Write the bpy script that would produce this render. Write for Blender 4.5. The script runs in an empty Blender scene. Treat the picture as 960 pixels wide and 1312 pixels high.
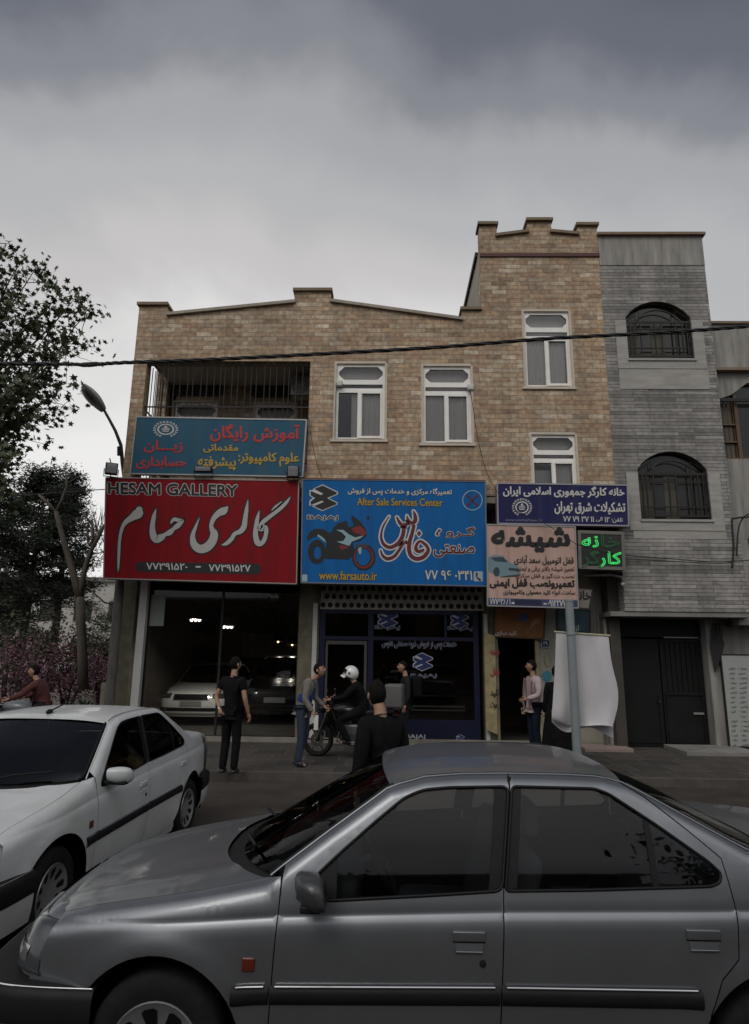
import bpy, bmesh, math, random
import numpy as np
from mathutils import Vector, Matrix
from mathutils.geometry import delaunay_2d_cdt
random.seed(7); RNG = np.random.default_rng(7)
SC = bpy.context.scene
COL = SC.collection
R = math.radians

# ---------------------------------------------------------------- camera
FPX = 831.0; CAMH = 1.96
_p, _y, _r = R(12.5), R(1.2), R(0.7)
_fw = np.array([-math.sin(_y)*math.cos(_p), math.cos(_y)*math.cos(_p), math.sin(_p)])
_rt = np.array([math.cos(_y), math.sin(_y), 0.0]); _up = np.cross(_rt, _fw)
CRT = _rt*math.cos(_r)+_up*math.sin(_r); CUP = _up*math.cos(_r)-_rt*math.sin(_r); CFW = _fw
CPOS = np.array([0, 0, CAMH])
cam = bpy.data.cameras.new('camera'); cam_o = bpy.data.objects.new('camera', cam); COL.objects.link(cam_o)
cam.sensor_fit = 'VERTICAL'; cam.sensor_height = 36.0; cam.lens = FPX/1312*36.0
cam.clip_start = 0.05; cam.clip_end = 3000
_m = Matrix(((CRT[0], CUP[0], -CFW[0], 0), (CRT[1], CUP[1], -CFW[1], 0), (CRT[2], CUP[2], -CFW[2], CAMH), (0, 0, 0, 1)))
cam_o.matrix_world = _m
SC.camera = cam_o
def un(px, py, Y=None, Z=None, X=None):
    """the point of the plane Y (or Z, X) that stands at a spot measured in the photograph"""
    d = CFW*FPX+CRT*(px-480)-CUP*(py-656)
    k = (Y-CPOS[1])/d[1] if Y is not None else (Z-CPOS[2])/d[2] if Z is not None else (X-CPOS[0])/d[0]
    return CPOS+d*k
def xz(px, py, Y):
    p = un(px, py, Y=Y); return (float(p[0]), float(p[2]))

# ---------------------------------------------------------------- world, sun, exposure
SC.view_settings.view_transform = 'Standard'; SC.view_settings.look = 'None'
SC.view_settings.exposure = 0.0; SC.view_settings.gamma = 1.0; SC.view_settings.use_curve_mapping = False
SUN_EL, SUN_AZ = R(48), R(205)      # high, behind the viewer and a little to the left
W = bpy.data.worlds.new('World'); SC.world = W; W.use_nodes = True
nt = W.node_tree; nt.nodes.clear()
def N(t, **k):
    n = nt.nodes.new(t)
    for a, b in k.items(): setattr(n, a, b)
    return n
L = lambda a, b: nt.links.new(a, b)
sky = N('ShaderNodeTexSky', sky_type='NISHITA', sun_disc=False, sun_elevation=SUN_EL, sun_rotation=SUN_AZ)
out = N('ShaderNodeOutputWorld'); bg1 = N('ShaderNodeBackground'); bg2 = N('ShaderNodeBackground'); mixs = N('ShaderNodeMixShader')
L(sky.outputs[0], bg1.inputs[0]); bg1.inputs[1].default_value = 0.1
tc = N('ShaderNodeTexCoord'); sep = N('ShaderNodeSeparateXYZ'); L(tc.outputs['Generated'], sep.inputs[0])
# the overcast deck: direction projected on a flat cloud layer
zc = N('ShaderNodeMath', operation='MAXIMUM'); L(sep.outputs[2], zc.inputs[0]); zc.inputs[1].default_value = 0.0
za = N('ShaderNodeMath', operation='ADD'); L(zc.outputs[0], za.inputs[0]); za.inputs[1].default_value = 0.22
dx = N('ShaderNodeMath', operation='DIVIDE'); L(sep.outputs[0], dx.inputs[0]); L(za.outputs[0], dx.inputs[1])
dy = N('ShaderNodeMath', operation='DIVIDE'); L(sep.outputs[1], dy.inputs[0]); L(za.outputs[0], dy.inputs[1])
cmb = N('ShaderNodeCombineXYZ'); L(dx.outputs[0], cmb.inputs[0]); L(dy.outputs[0], cmb.inputs[1])
no = N('ShaderNodeTexNoise'); L(cmb.outputs[0], no.inputs['Vector']); no.inputs['Scale'].default_value = 1.7
no.inputs['Detail'].default_value = 8; no.inputs['Roughness'].default_value = 0.55; no.inputs['Distortion'].default_value = 0.35
no2 = N('ShaderNodeTexNoise'); L(cmb.outputs[0], no2.inputs['Vector']); no2.inputs['Scale'].default_value = 0.45; no2.inputs['Detail'].default_value = 2
# the deck is thin and bright low over the roofs, thick and dark overhead
mr = N('ShaderNodeMapRange'); L(no.outputs['Fac'], mr.inputs[0]); mr.inputs[1].default_value = 0.3; mr.inputs[2].default_value = 0.7; mr.inputs[3].default_value = -0.050; mr.inputs[4].default_value = 0.050
mr2 = N('ShaderNodeMapRange'); L(no2.outputs['Fac'], mr2.inputs[0]); mr2.inputs[1].default_value = 0.3; mr2.inputs[2].default_value = 0.7; mr2.inputs[3].default_value = -0.05; mr2.inputs[4].default_value = 0.05
ad = N('ShaderNodeMath', operation='ADD'); L(sep.outputs[2], ad.inputs[0]); L(mr.outputs[0], ad.inputs[1])
ad2 = N('ShaderNodeMath', operation='ADD'); L(ad.outputs[0], ad2.inputs[0]); L(mr2.outputs[0], ad2.inputs[1])
x0_ = N('ShaderNodeMath', operation='ADD'); L(sep.outputs[0], x0_.inputs[0]); x0_.inputs[1].default_value = 0.07
xx = N('ShaderNodeMath', operation='MULTIPLY'); L(x0_.outputs[0], xx.inputs[0]); L(x0_.outputs[0], xx.inputs[1])   # sides of the deck darkened to stand in for lens falloff
ad3 = N('ShaderNodeMath', operation='MULTIPLY_ADD'); L(xx.outputs[0], ad3.inputs[0]); ad3.inputs[1].default_value = 0.55; L(ad2.outputs[0], ad3.inputs[2])
# blend from the deck over the roofs to the shaped, unseen sky behind the viewer
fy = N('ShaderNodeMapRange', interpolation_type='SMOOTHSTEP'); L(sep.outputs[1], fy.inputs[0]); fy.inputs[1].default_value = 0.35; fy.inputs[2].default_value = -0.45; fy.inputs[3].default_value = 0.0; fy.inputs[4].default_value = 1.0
rmp = N('ShaderNodeValToRGB'); L(ad3.outputs[0], rmp.inputs[0])
cr = rmp.color_ramp; cr.interpolation = 'EASE'
cr.elements[0].position = 0.33; cr.elements[0].color = (0.90, 0.885, 0.865, 1)
cr.elements[1].position = 0.97; cr.elements[1].color = (0.040, 0.047, 0.066, 1)
for p_, c_ in ((0.45, (0.78, 0.77, 0.755, 1)), (0.535, (0.60, 0.58, 0.575, 1)), (0.60, (0.49, 0.49, 0.495, 1)), (0.67, (0.40, 0.405, 0.42, 1)), (0.72, (0.25, 0.258, 0.28, 1)), (0.77, (0.145, 0.154, 0.182, 1)), (0.87, (0.080, 0.09, 0.118, 1))):
    e = cr.elements.new(p_); e.color = c_
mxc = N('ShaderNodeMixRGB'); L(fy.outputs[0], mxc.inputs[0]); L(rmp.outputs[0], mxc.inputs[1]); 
rb = N('ShaderNodeValToRGB'); L(ad2.outputs[0], rb.inputs[0]); cb = rb.color_ramp   # unseen sky, shaped dim low to darken car sides, bright higher for the facade
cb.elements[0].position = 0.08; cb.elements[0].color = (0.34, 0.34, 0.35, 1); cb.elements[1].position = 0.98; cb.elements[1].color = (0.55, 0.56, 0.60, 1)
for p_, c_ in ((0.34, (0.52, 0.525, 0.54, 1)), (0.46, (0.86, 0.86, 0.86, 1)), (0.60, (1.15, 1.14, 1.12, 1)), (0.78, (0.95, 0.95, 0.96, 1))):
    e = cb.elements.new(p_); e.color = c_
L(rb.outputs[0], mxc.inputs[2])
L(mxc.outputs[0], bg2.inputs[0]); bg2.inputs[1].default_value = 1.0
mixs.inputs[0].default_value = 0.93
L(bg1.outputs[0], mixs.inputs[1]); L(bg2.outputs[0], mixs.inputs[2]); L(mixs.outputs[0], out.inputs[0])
sl = bpy.data.lights.new('sun', 'SUN'); sl.energy = 0.7; sl.angle = R(25); sl.color = (1.0, 0.95, 0.88)
so = bpy.data.objects.new('sun', sl); COL.objects.link(so)
_d = Vector((math.sin(SUN_AZ)*math.cos(SUN_EL), math.cos(SUN_AZ)*math.cos(SUN_EL), math.sin(SUN_EL)))
so.rotation_euler = (-_d).to_track_quat('-Z', 'Y').to_euler(); so.location = (0, -20, 30)
SC.cycles.max_bounces = 6; SC.cycles.transparent_max_bounces = 12; SC.cycles.caustics_reflective = False; SC.cycles.caustics_refractive = False

# ---------------------------------------------------------------- materials
MATS = {}
def mat(name, col, rough=0.6, metal=0.0, var=0.0, vscale=4.0, bump=0.0, bscale=30.0, coat=0.0, spec=0.5, emit=None, es=1.0, dirt=None, stretch=(1, 1, 1)):
    """plain procedural material: colour with noise variation, optional bump, coat, emission"""
    if name in MATS: return MATS[name]
    m = bpy.data.materials.new(name); m.use_nodes = True; t = m.node_tree
    b = t.nodes['Principled BSDF']
    b.inputs['Base Color'].default_value = (*col, 1); b.inputs['Roughness'].default_value = rough; b.inputs['Metallic'].default_value = metal
    b.inputs['Coat Weight'].default_value = coat; b.inputs['Coat Roughness'].default_value = 0.06; b.inputs['Specular IOR Level'].default_value = spec
    if var or bump or dirt:
        tc = t.nodes.new('ShaderNodeTexCoord'); mp = t.nodes.new('ShaderNodeMapping'); t.links.new(tc.outputs['Object'], mp.inputs[0]); mp.inputs['Scale'].default_value = stretch
    if var:
        n = t.nodes.new('ShaderNodeTexNoise'); n.inputs['Scale'].default_value = vscale; n.inputs['Detail'].default_value = 6; n.inputs['Roughness'].default_value = 0.65
        t.links.new(mp.outputs[0], n.inputs['Vector'])
        r = t.nodes.new('ShaderNodeValToRGB'); t.links.new(n.outputs['Fac'], r.inputs[0])
        r.color_ramp.elements[0].position = 0.3; r.color_ramp.elements[1].position = 0.7
        r.color_ramp.elements[0].color = (*[c*(1-var) for c in col], 1); r.color_ramp.elements[1].color = (*[min(1, c*(1+var)) for c in col], 1)
        src = r.outputs[0]
        if dirt:
            n3 = t.nodes.new('ShaderNodeTexNoise'); n3.inputs['Scale'].default_value = dirt[1]; n3.inputs['Detail'].default_value = 8; t.links.new(mp.outputs[0], n3.inputs['Vector'])
            r3 = t.nodes.new('ShaderNodeValToRGB'); t.links.new(n3.outputs['Fac'], r3.inputs[0]); r3.color_ramp.elements[0].position = dirt[2]; r3.color_ramp.elements[1].position = dirt[3]
            mx = t.nodes.new('ShaderNodeMixRGB'); t.links.new(r3.outputs[0], mx.inputs[0]); t.links.new(src, mx.inputs[1]); mx.inputs[2].default_value = (*dirt[0], 1); src = mx.outputs[0]
        t.links.new(src, b.inputs['Base Color'])
    if bump:
        n2 = t.nodes.new('ShaderNodeTexNoise'); n2.inputs['Scale'].default_value = bscale; n2.inputs['Detail'].default_value = 5; t.links.new(mp.outputs[0], n2.inputs['Vector'])
        bp = t.nodes.new('ShaderNodeBump'); bp.inputs['Strength'].default_value = bump; bp.inputs['Distance'].default_value = 0.02
        t.links.new(n2.outputs['Fac'], bp.inputs['Height']); t.links.new(bp.outputs[0], b.inputs['Normal'])
    if emit: b.inputs['Emission Color'].default_value = (*emit, 1); b.inputs['Emission Strength'].default_value = es
    MATS[name] = m; return m
def glass(name, tint, refl=1.0, rough=0.02, ior=1.45):
    """thin pane: tinted see-through plus a sharp Fresnel reflection"""
    if name in MATS: return MATS[name]
    m = bpy.data.materials.new(name); m.use_nodes = True; t = m.node_tree; t.nodes.clear()
    o = t.nodes.new('ShaderNodeOutputMaterial'); a = t.nodes.new('ShaderNodeBsdfTransparent'); a.inputs[0].default_value = (*tint, 1)
    g = t.nodes.new('ShaderNodeBsdfGlossy'); g.inputs[0].default_value = (refl, refl, refl, 1); g.inputs['Roughness'].default_value = rough
    f = t.nodes.new('ShaderNodeFresnel'); f.inputs[0].default_value = ior; x = t.nodes.new('ShaderNodeMixShader')
    t.links.new(f.outputs[0], x.inputs[0]); t.links.new(a.outputs[0], x.inputs[1]); t.links.new(g.outputs[0], x.inputs[2]); t.links.new(x.outputs[0], o.inputs[0])
    MATS[name] = m; return m
def brick(name, bw, bh, cols, mortar, msize=0.012, rough=0.8, offset=0.5, plane='XZ', bump=0.5, squash=1.0, grime=0.35, vs=2.0):
    """courses of stone or brick; every block takes its own colour from the list"""
    if name in MATS: return MATS[name]
    m = bpy.data.materials.new(name); m.use_nodes = True; t = m.node_tree; b = t.nodes['Principled BSDF']; b.inputs['Roughness'].default_value = rough
    g = t.nodes.new('ShaderNodeNewGeometry'); s = t.nodes.new('ShaderNodeSeparateXYZ'); t.links.new(g.outputs['Position'], s.inputs[0])
    c = t.nodes.new('ShaderNodeCombineXYZ')
    if plane == 'XZ':
        a = t.nodes.new('ShaderNodeMath'); a.operation = 'ADD'; t.links.new(s.outputs[0], a.inputs[0]); t.links.new(s.outputs[1], a.inputs[1])
        t.links.new(a.outputs[0], c.inputs[0]); t.links.new(s.outputs[2], c.inputs[1])
    else:
        t.links.new(s.outputs[0], c.inputs[0]); t.links.new(s.outputs[1], c.inputs[1])
    wn = t.nodes.new('ShaderNodeTexNoise'); wn.inputs['Scale'].default_value = 5.0; wn.inputs['Detail'].default_value = 3; t.links.new(g.outputs['Position'], wn.inputs['Vector'])
    ws = t.nodes.new('ShaderNodeVectorMath'); ws.operation = 'SCALE'; t.links.new(wn.outputs['Color'], ws.inputs[0]); ws.inputs['Scale'].default_value = bh*0.22   # hand-laid, uneven joints
    wa = t.nodes.new('ShaderNodeVectorMath'); wa.operation = 'ADD'; t.links.new(c.outputs[0], wa.inputs[0]); t.links.new(ws.outputs[0], wa.inputs[1])
    br = t.nodes.new('ShaderNodeTexBrick'); t.links.new(wa.outputs[0], br.inputs['Vector']); br.offset = offset; br.squash = squash; br.squash_frequency = 3
    br.inputs['Color1'].default_value = (0, 0, 0, 1); br.inputs['Color2'].default_value = (1, 1, 1, 1); br.inputs['Mortar'].default_value = (0.5, 0.5, 0.5, 1)
    br.inputs['Scale'].default_value = 1; br.inputs['Mortar Size'].default_value = msize/2; br.inputs['Mortar Smooth'].default_value = 0.2
    br.inputs['Brick Width'].default_value = bw; br.inputs['Row Height'].default_value = bh
    r = t.nodes.new('ShaderNodeValToRGB'); t.links.new(br.outputs['Color'], r.inputs[0]); e = r.color_ramp.elements
    r.color_ramp.interpolation = 'LINEAR'
    e[0].position = 0; e[0].color = (*cols[0], 1); e[1].position = 1; e[1].color = (*cols[-1], 1)
    for i in range(1, len(cols)-1):
        q = e.new(i/(len(cols)-1)); q.color = (*cols[i], 1)
    n = t.nodes.new('ShaderNodeTexNoise'); n.inputs['Scale'].default_value = 9; n.inputs['Detail'].default_value = 6; t.links.new(g.outputs['Position'], n.inputs['Vector'])
    n2 = t.nodes.new('ShaderNodeTexNoise'); n2.inputs['Scale'].default_value = 0.7; n2.inputs['Detail'].default_value = 5; t.links.new(g.outputs['Position'], n2.inputs['Vector'])
    def mul(c1, fac, lo, hi):
        q = t.nodes.new('ShaderNodeMapRange'); t.links.new(fac, q.inputs[0]); q.inputs[1].default_value = 0.3; q.inputs[2].default_value = 0.7; q.inputs[3].default_value = lo; q.inputs[4].default_value = hi
        x = t.nodes.new('ShaderNodeMixRGB'); x.blend_type = 'MULTIPLY'; x.inputs[0].default_value = 1; t.links.new(c1, x.inputs[1]); t.links.new(q.outputs[0], x.inputs[2]); return x.outputs[0]
    mp3 = t.nodes.new('ShaderNodeMapping'); t.links.new(g.outputs['Position'], mp3.inputs[0]); mp3.inputs['Scale'].default_value = (2.6, 2.6, .16)
    n3 = t.nodes.new('ShaderNodeTexNoise'); n3.inputs['Scale'].default_value = 1.0; n3.inputs['Detail'].default_value = 5; t.links.new(mp3.outputs[0], n3.inputs['Vector'])
    col = mul(r.outputs[0], n.outputs['Fac'], 1-grime, 1+grime)
    if plane == 'XZ': col = mul(col, n3.outputs['Fac'], .74, 1.14)   # rain streaks down the wall; col = mul(col, n2.outputs['Fac'], 1-grime*0.7, 1+grime*0.5)
    mx = t.nodes.new('ShaderNodeMixRGB'); t.links.new(br.outputs['Fac'], mx.inputs[0]); t.links.new(col, mx.inputs[1]); mx.inputs[2].default_value = (*mortar, 1)
    t.links.new(mx.outputs[0], b.inputs['Base Color'])
    h = t.nodes.new('ShaderNodeMath'); h.operation = 'MULTIPLY_ADD'; t.links.new(br.outputs['Fac'], h.inputs[0]); h.inputs[1].default_value = -0.8; t.links.new(n.outputs['Fac'], h.inputs[2])
    bp = t.nodes.new('ShaderNodeBump'); bp.inputs['Strength'].default_value = bump; bp.inputs['Distance'].default_value = 0.015; t.links.new(h.outputs[0], bp.inputs['Height']); t.links.new(bp.outputs[0], b.inputs['Normal'])
    MATS[name] = m; return m

# ---------------------------------------------------------------- mesh helpers
BASE = {}
class MB:
    def __init__(s): s.v = []; s.f = []
    def add(s, vs, fs):
        o = len(s.v); s.v += [tuple(map(float, p)) for p in vs]; s.f += [tuple(i+o for i in f) for f in fs]; return s
    def box(s, x0, x1, y0, y1, z0, z1):
        return s.add([(x0, y0, z0), (x1, y0, z0), (x1, y1, z0), (x0, y1, z0), (x0, y0, z1), (x1, y0, z1), (x1, y1, z1), (x0, y1, z1)],
                     [(0, 3, 2, 1), (4, 5, 6, 7), (0, 1, 5, 4), (1, 2, 6, 5), (2, 3, 7, 6), (3, 0, 4, 7)])
    def rbox(s, x0, x1, y0, y1, z0, z1, r=0.02, rot=None, c=None):
        """box with chamfered edges"""
        bm = bmesh.new(); bmesh.ops.create_cube(bm, size=1)
        for v in bm.verts: v.co = Vector(((x0+x1)/2+v.co.x*(x1-x0), (y0+y1)/2+v.co.y*(y1-y0), (z0+z1)/2+v.co.z*(z1-z0)))
        bmesh.ops.bevel(bm, geom=bm.edges[:], offset=r, segments=3, profile=0.6, affect='EDGES')
        if rot is not None:
            c = Vector(c) if c is not None else Vector(((x0+x1)/2, (y0+y1)/2, (z0+z1)/2))
            for v in bm.verts: v.co = rot @ (v.co-c)+c
        bm.verts.index_update(); s.add([v.co for v in bm.verts], [[v.index for v in f.verts] for f in bm.faces]); bm.free(); return s
    def prism(s, poly, y0, y1):
        """(x, z) outline extruded along y, ends triangulated"""
        n = len(poly); vs, fs = fill(poly)
        a = sum(poly[i][0]*poly[(i+1) % n][1]-poly[(i+1) % n][0]*poly[i][1] for i in range(n))
        m = len(vs)
        s.add([(x, y0, z) for x, z in vs]+[(x, y1, z) for x, z in vs], [tuple(f) for f in fs]+[tuple(i+m for i in reversed(f)) for f in fs])
        ring = [(x, y0, z) for x, z in poly]+[(x, y1, z) for x, z in poly]
        q = [(i, i+n, (i+1) % n+n, (i+1) % n) for i in range(n)]
        if a < 0: q = [tuple(reversed(f)) for f in q]
        return s.add(ring, q)
    def tube(s, pts, r, n=8, cap=True):
        pts = [Vector(p) for p in pts]; rs = r if isinstance(r, (list, tuple, np.ndarray)) else [r]*len(pts)
        vs = []; fs = []; up = None
        for i, p in enumerate(pts):
            d = (pts[min(i+1, len(pts)-1)]-pts[max(i-1, 0)]).normalized()
            if up is None:
                up = d.orthogonal().normalized()
            else:
                up = (up-d*up.dot(d)).normalized() if (up-d*up.dot(d)).length > 1e-6 else d.orthogonal().normalized()
            w = d.cross(up)
            for k in range(n):
                a = 2*math.pi*k/n; vs.append(p+(up*math.cos(a)+w*math.sin(a))*rs[i])
        for i in range(len(pts)-1):
            for k in range(n): fs.append((i*n+k, i*n+(k+1) % n, (i+1)*n+(k+1) % n, (i+1)*n+k))
        if cap: fs += [tuple(range(n-1, -1, -1)), tuple(range((len(pts)-1)*n, len(pts)*n))]
        return s.add(vs, fs)
    def lathe(s, prof, c=(0, 0, 0), axis='z', n=24, a0=0.0, a1=2*math.pi):
        full = abs(a1-a0-2*math.pi) < 1e-6; m = n if full else n+1; vs = []; fs = []
        for r, h in prof:
            for k in range(m):
                a = a0+(a1-a0)*k/n; u, w = r*math.cos(a), r*math.sin(a)
                p = {'z': (u, w, h), 'y': (u, h, w), 'x': (h, u, w)}[axis]; vs.append((p[0]+c[0], p[1]+c[1], p[2]+c[2]))
        for i in range(len(prof)-1):
            for k in range(n):
                k2 = (k+1) % m; f = (i*m+k, i*m+k2, (i+1)*m+k2, (i+1)*m+k); fs.append(f if axis != 'y' else tuple(reversed(f)))
        return s.add(vs, fs)
    def grid(s, fn, us, vs_, flip=False):
        P = [fn(u, v) for u in us for v in vs_]; m = len(vs_)
        fs = [(i*m+j, (i+1)*m+j, (i+1)*m+j+1, i*m+j+1) for i in range(len(us)-1) for j in range(m-1)]
        return s.add(P, [tuple(reversed(f)) for f in fs] if flip else fs)
    def sphere(s, c, r, n=12, m=8, sc=(1, 1, 1)):
        return s.grid(lambda u, v: (c[0]+r*sc[0]*math.sin(u)*math.cos(v), c[1]+r*sc[1]*math.sin(u)*math.sin(v), c[2]+r*sc[2]*math.cos(u)), np.linspace(0.001, math.pi-0.001, m), np.linspace(0, 2*math.pi, n+1))
    def xf(s, M, start=0):
        for i in range(start, len(s.v)):
            p = M @ Vector(s.v[i]); s.v[i] = (p.x, p.y, p.z)
        return s
    def obj(s, name, m, parent=None, world=True, smooth=False, ang=40, weld=False, base=None):
        me = bpy.data.meshes.new(name); o = bpy.data.objects.new(name, me); COL.objects.link(o)
        V = np.array(s.v, dtype=float).reshape(-1, 3); b = np.zeros(3)
        if parent is None:
            b = np.array(base if base is not None else [(V[:, 0].min()+V[:, 0].max())/2, (V[:, 1].min()+V[:, 1].max())/2, V[:, 2].min()]); o.location = b
        else:
            o.parent = parent; b = np.array(BASE[parent.name]) if world else b
        BASE[o.name] = b
        me.from_pydata((V-b).tolist(), [], s.f); me.materials.append(m)
        if weld:
            bm = bmesh.new(); bm.from_mesh(me); bmesh.ops.remove_doubles(bm, verts=bm.verts, dist=1e-4); bm.to_mesh(me); bm.free()
        if smooth:
            me.polygons.foreach_set('use_smooth', [True]*len(me.polygons))
            if ang: me.set_sharp_from_angle(angle=R(ang))
        me.update(); return o
def fill(poly, holes=(), pts=()):
    """triangulate a 2D outline with holes and extra inner points"""
    P = [tuple(p) for p in poly]; loops = [list(range(len(P)))]
    for h in holes:
        loops.append(list(range(len(P), len(P)+len(h)))); P += [tuple(p) for p in h]
    E = [(l[i], l[(i+1) % len(l)]) for l in loops for i in range(len(l))]
    P2 = [Vector(p) for p in P]+[Vector(p) for p in pts]
    r = delaunay_2d_cdt(P2, E, [], 0, 1e-6)
    V = [(v.x, v.y) for v in r[0]]; F = []
    A = np.array(V); tri = np.array([f for f in r[2] if len(f) == 3])
    c = A[tri].mean(axis=1); ok = inside(c, poly)
    for h in holes: ok &= ~inside(c, h)
    for t in tri[ok]:
        a, b, d = A[t]; cr = (b[0]-a[0])*(d[1]-a[1])-(b[1]-a[1])*(d[0]-a[0])
        F.append(tuple(int(i) for i in (t if cr > 0 else t[::-1])))
    return V, F
def inside(pts, poly):
    pts = np.asarray(pts, float); x, y = pts[:, 0], pts[:, 1]; r = np.zeros(len(pts), bool); n = len(poly)
    for i in range(n):
        x1, y1 = poly[i]; x2, y2 = poly[(i+1) % n]
        if y1 == y2: continue
        k = ((y1 > y) != (y2 > y)) & (x < (x2-x1)*(y-y1)/(y2-y1)+x1); r ^= k
    return r
def dist_poly(pts, line, closed=False):
    """distance of points to a polyline"""
    pts = np.asarray(pts, float); L_ = list(line)+([line[0]] if closed else []); d = np.full(len(pts), 1e9)
    for (a, b) in zip(L_[:-1], L_[1:]):
        a = np.array(a, float); b = np.array(b, float); ab = b-a; t = np.clip(((pts-a)@ab)/max(1e-12, ab@ab), 0, 1)
        d = np.minimum(d, np.linalg.norm(pts-(a+t[:, None]*ab), axis=1))
    return d
def dens(line, step, closed=False):
    o = []; n = len(line)
    for i in range(n if closed else n-1):
        a = line[i]; b = line[(i+1) % n]; k = max(1, int(math.hypot(b[0]-a[0], b[1]-a[1])/step))
        o += [(a[0]+(b[0]-a[0])*j/k, a[1]+(b[1]-a[1])*j/k) for j in range(k)]
    return o if closed else o+[tuple(line[-1])]
def smooth(line, it=2, closed=False):
    """Chaikin corner cutting"""
    for _ in range(it):
        o = [] if closed else [line[0]]; n = len(line)
        for i in range(n if closed else n-1):
            a = np.array(line[i], float); b = np.array(line[(i+1) % n], float); o += [tuple(a*.75+b*.25), tuple(a*.25+b*.75)]
        line = o if closed else o+[line[-1]]
    return line
def thing(name, label, cat, loc=(0, 0, 0), rz=0.0, group=None):
    o = bpy.data.objects.new(name, None); COL.objects.link(o); o.empty_display_size = 0.2
    o.location = loc; o.rotation_euler = (0, 0, rz); o['label'] = label; o['category'] = cat
    if group: o['group'] = group
    BASE[o.name] = np.array(loc, float); return o
def tag(o, label, cat, group=None):
    o['label'] = label; o['category'] = cat
    if group: o['group'] = group
    return o
def struct(o, kind='structure'): o['kind'] = kind; return o
def lab(o, label): o['label'] = label; return o
# ---------------------------------------------------------------- sedans
black_plastic = mat('black_plastic', (0.010, 0.010, 0.011), 0.6, var=0.2, vscale=12, spec=.25)
black_trim = mat('black_rubber_trim', (0.006, 0.006, 0.007), 0.5, spec=.25)
chrome = mat('chrome', (0.6, 0.6, 0.62), 0.18, 1.0)
tyre_m = mat('tyre_rubber', (0.012, 0.012, 0.012), 0.85, spec=.2, var=0.3, vscale=20)
hub_m = mat('wheel_cover_silver', (0.30, 0.31, 0.32), 0.4, 0.6, var=0.15, vscale=9)
dark_in = mat('car_interior', (0.02, 0.02, 0.022), 0.8, var=0.3, vscale=15)
seat_m = mat('seat_cloth', (0.035, 0.035, 0.04), 0.9, var=0.3, vscale=40)
car_glass = glass('car_glass', (0.72, 0.75, 0.76), 0.75, ior=1.47)
tint_glass = glass('tinted_car_glass', (0.09, 0.09, 0.095), 0.8, ior=1.45)
lens_m = mat('headlight_lens', (0.055, 0.06, 0.066), 0.15, 0.2, coat=.7)
lamp_in = mat('headlight_reflector', (0.55, 0.56, 0.58), 0.15, 0.9)
amber_m = mat('amber_lens', (0.11, 0.016, 0.010), 0.2, coat=0.6)
screen_glass = glass('windscreen_glass', (0.42, 0.45, 0.46), 0.28, 0.03, ior=1.45)
white_screen = glass('tinted_windscreen', (0.25, 0.26, 0.27), 1.0, 0.03, ior=1.7)
mirror_dark = mat('mirror_shell_grey', (.045, .047, .05), .45, .2, coat=.3)
def paint(name, col, metal, rough, var=0.06, dirt=None):
    return mat(name, col, rough, metal, var=var, vscale=2.2, coat=0.4, dirt=dirt)

CE = [(-.505, .781), (-.36, .820), (-.2, .85), (.14, .905), (.44, .962), (.517, 1.018), (.712, 1.151), (1.00, 1.340), (1.173, 1.385), (1.36, 1.400), (1.58, 1.405), (1.86, 1.404), (2.024, 1.398), (2.134, 1.372), (2.39, 1.238), (2.62, 1.118), (2.78, 1.058), (2.95, 1.045), (3.35, 1.022), (3.46, 1.0)]
def crease(x): return np.interp(x, [-.6, .0, .53, 1.49, 2.5, 3.5], [.768, .80, .838, .872, .893, .895])
_pz = np.array([-.72, -.66, -.52, -.36, -.22, -.10, -.05, -.02, -.006, 0, .012, .09, .15, .30, .45, .56])
_pw = np.array([.760, .800, .832, .843, .846, .842, .836, .827, .818, .814, .814, .796, .778, .726, .668, .620])
def S0(x, z):
    x = np.asarray(x, float); z = np.asarray(z, float)
    w = np.interp(z-crease(x), _pz, _pw)
    w = w-np.where(x < .25, (.25-x)**2*.16, 0)-np.where(x > 2.3, (x-2.3)**2*.10, 0)
    # bulge round the wheel arches
    for c in (0.0, 2.67):
        d = np.hypot(x-c, z-.30); w = w+.012*np.exp(-((d-.40)/.05)**2)
    return w
CEd = dens(CE, .03)
def Sfull(x, z):
    p = np.column_stack([np.atleast_1d(x), np.atleast_1d(z)]); d = dist_poly(p, CE); r = np.where(p[:, 0] < .46, .075, .05)
    k = np.clip(1-d/r, 0, 1)
    return S0(p[:, 0], p[:, 1])-r*(1-np.sqrt(np.clip(1-k*k, 0, 1)))
def Sv(x, z): return float(Sfull(x, z)[0])
_ce_y = [Sv(*p) for p in CEd]
def edge_at(x):
    xs = [p[0] for p in CEd]; return np.interp(x, xs, [p[1] for p in CEd]), np.interp(x, xs, _ce_y)
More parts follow.
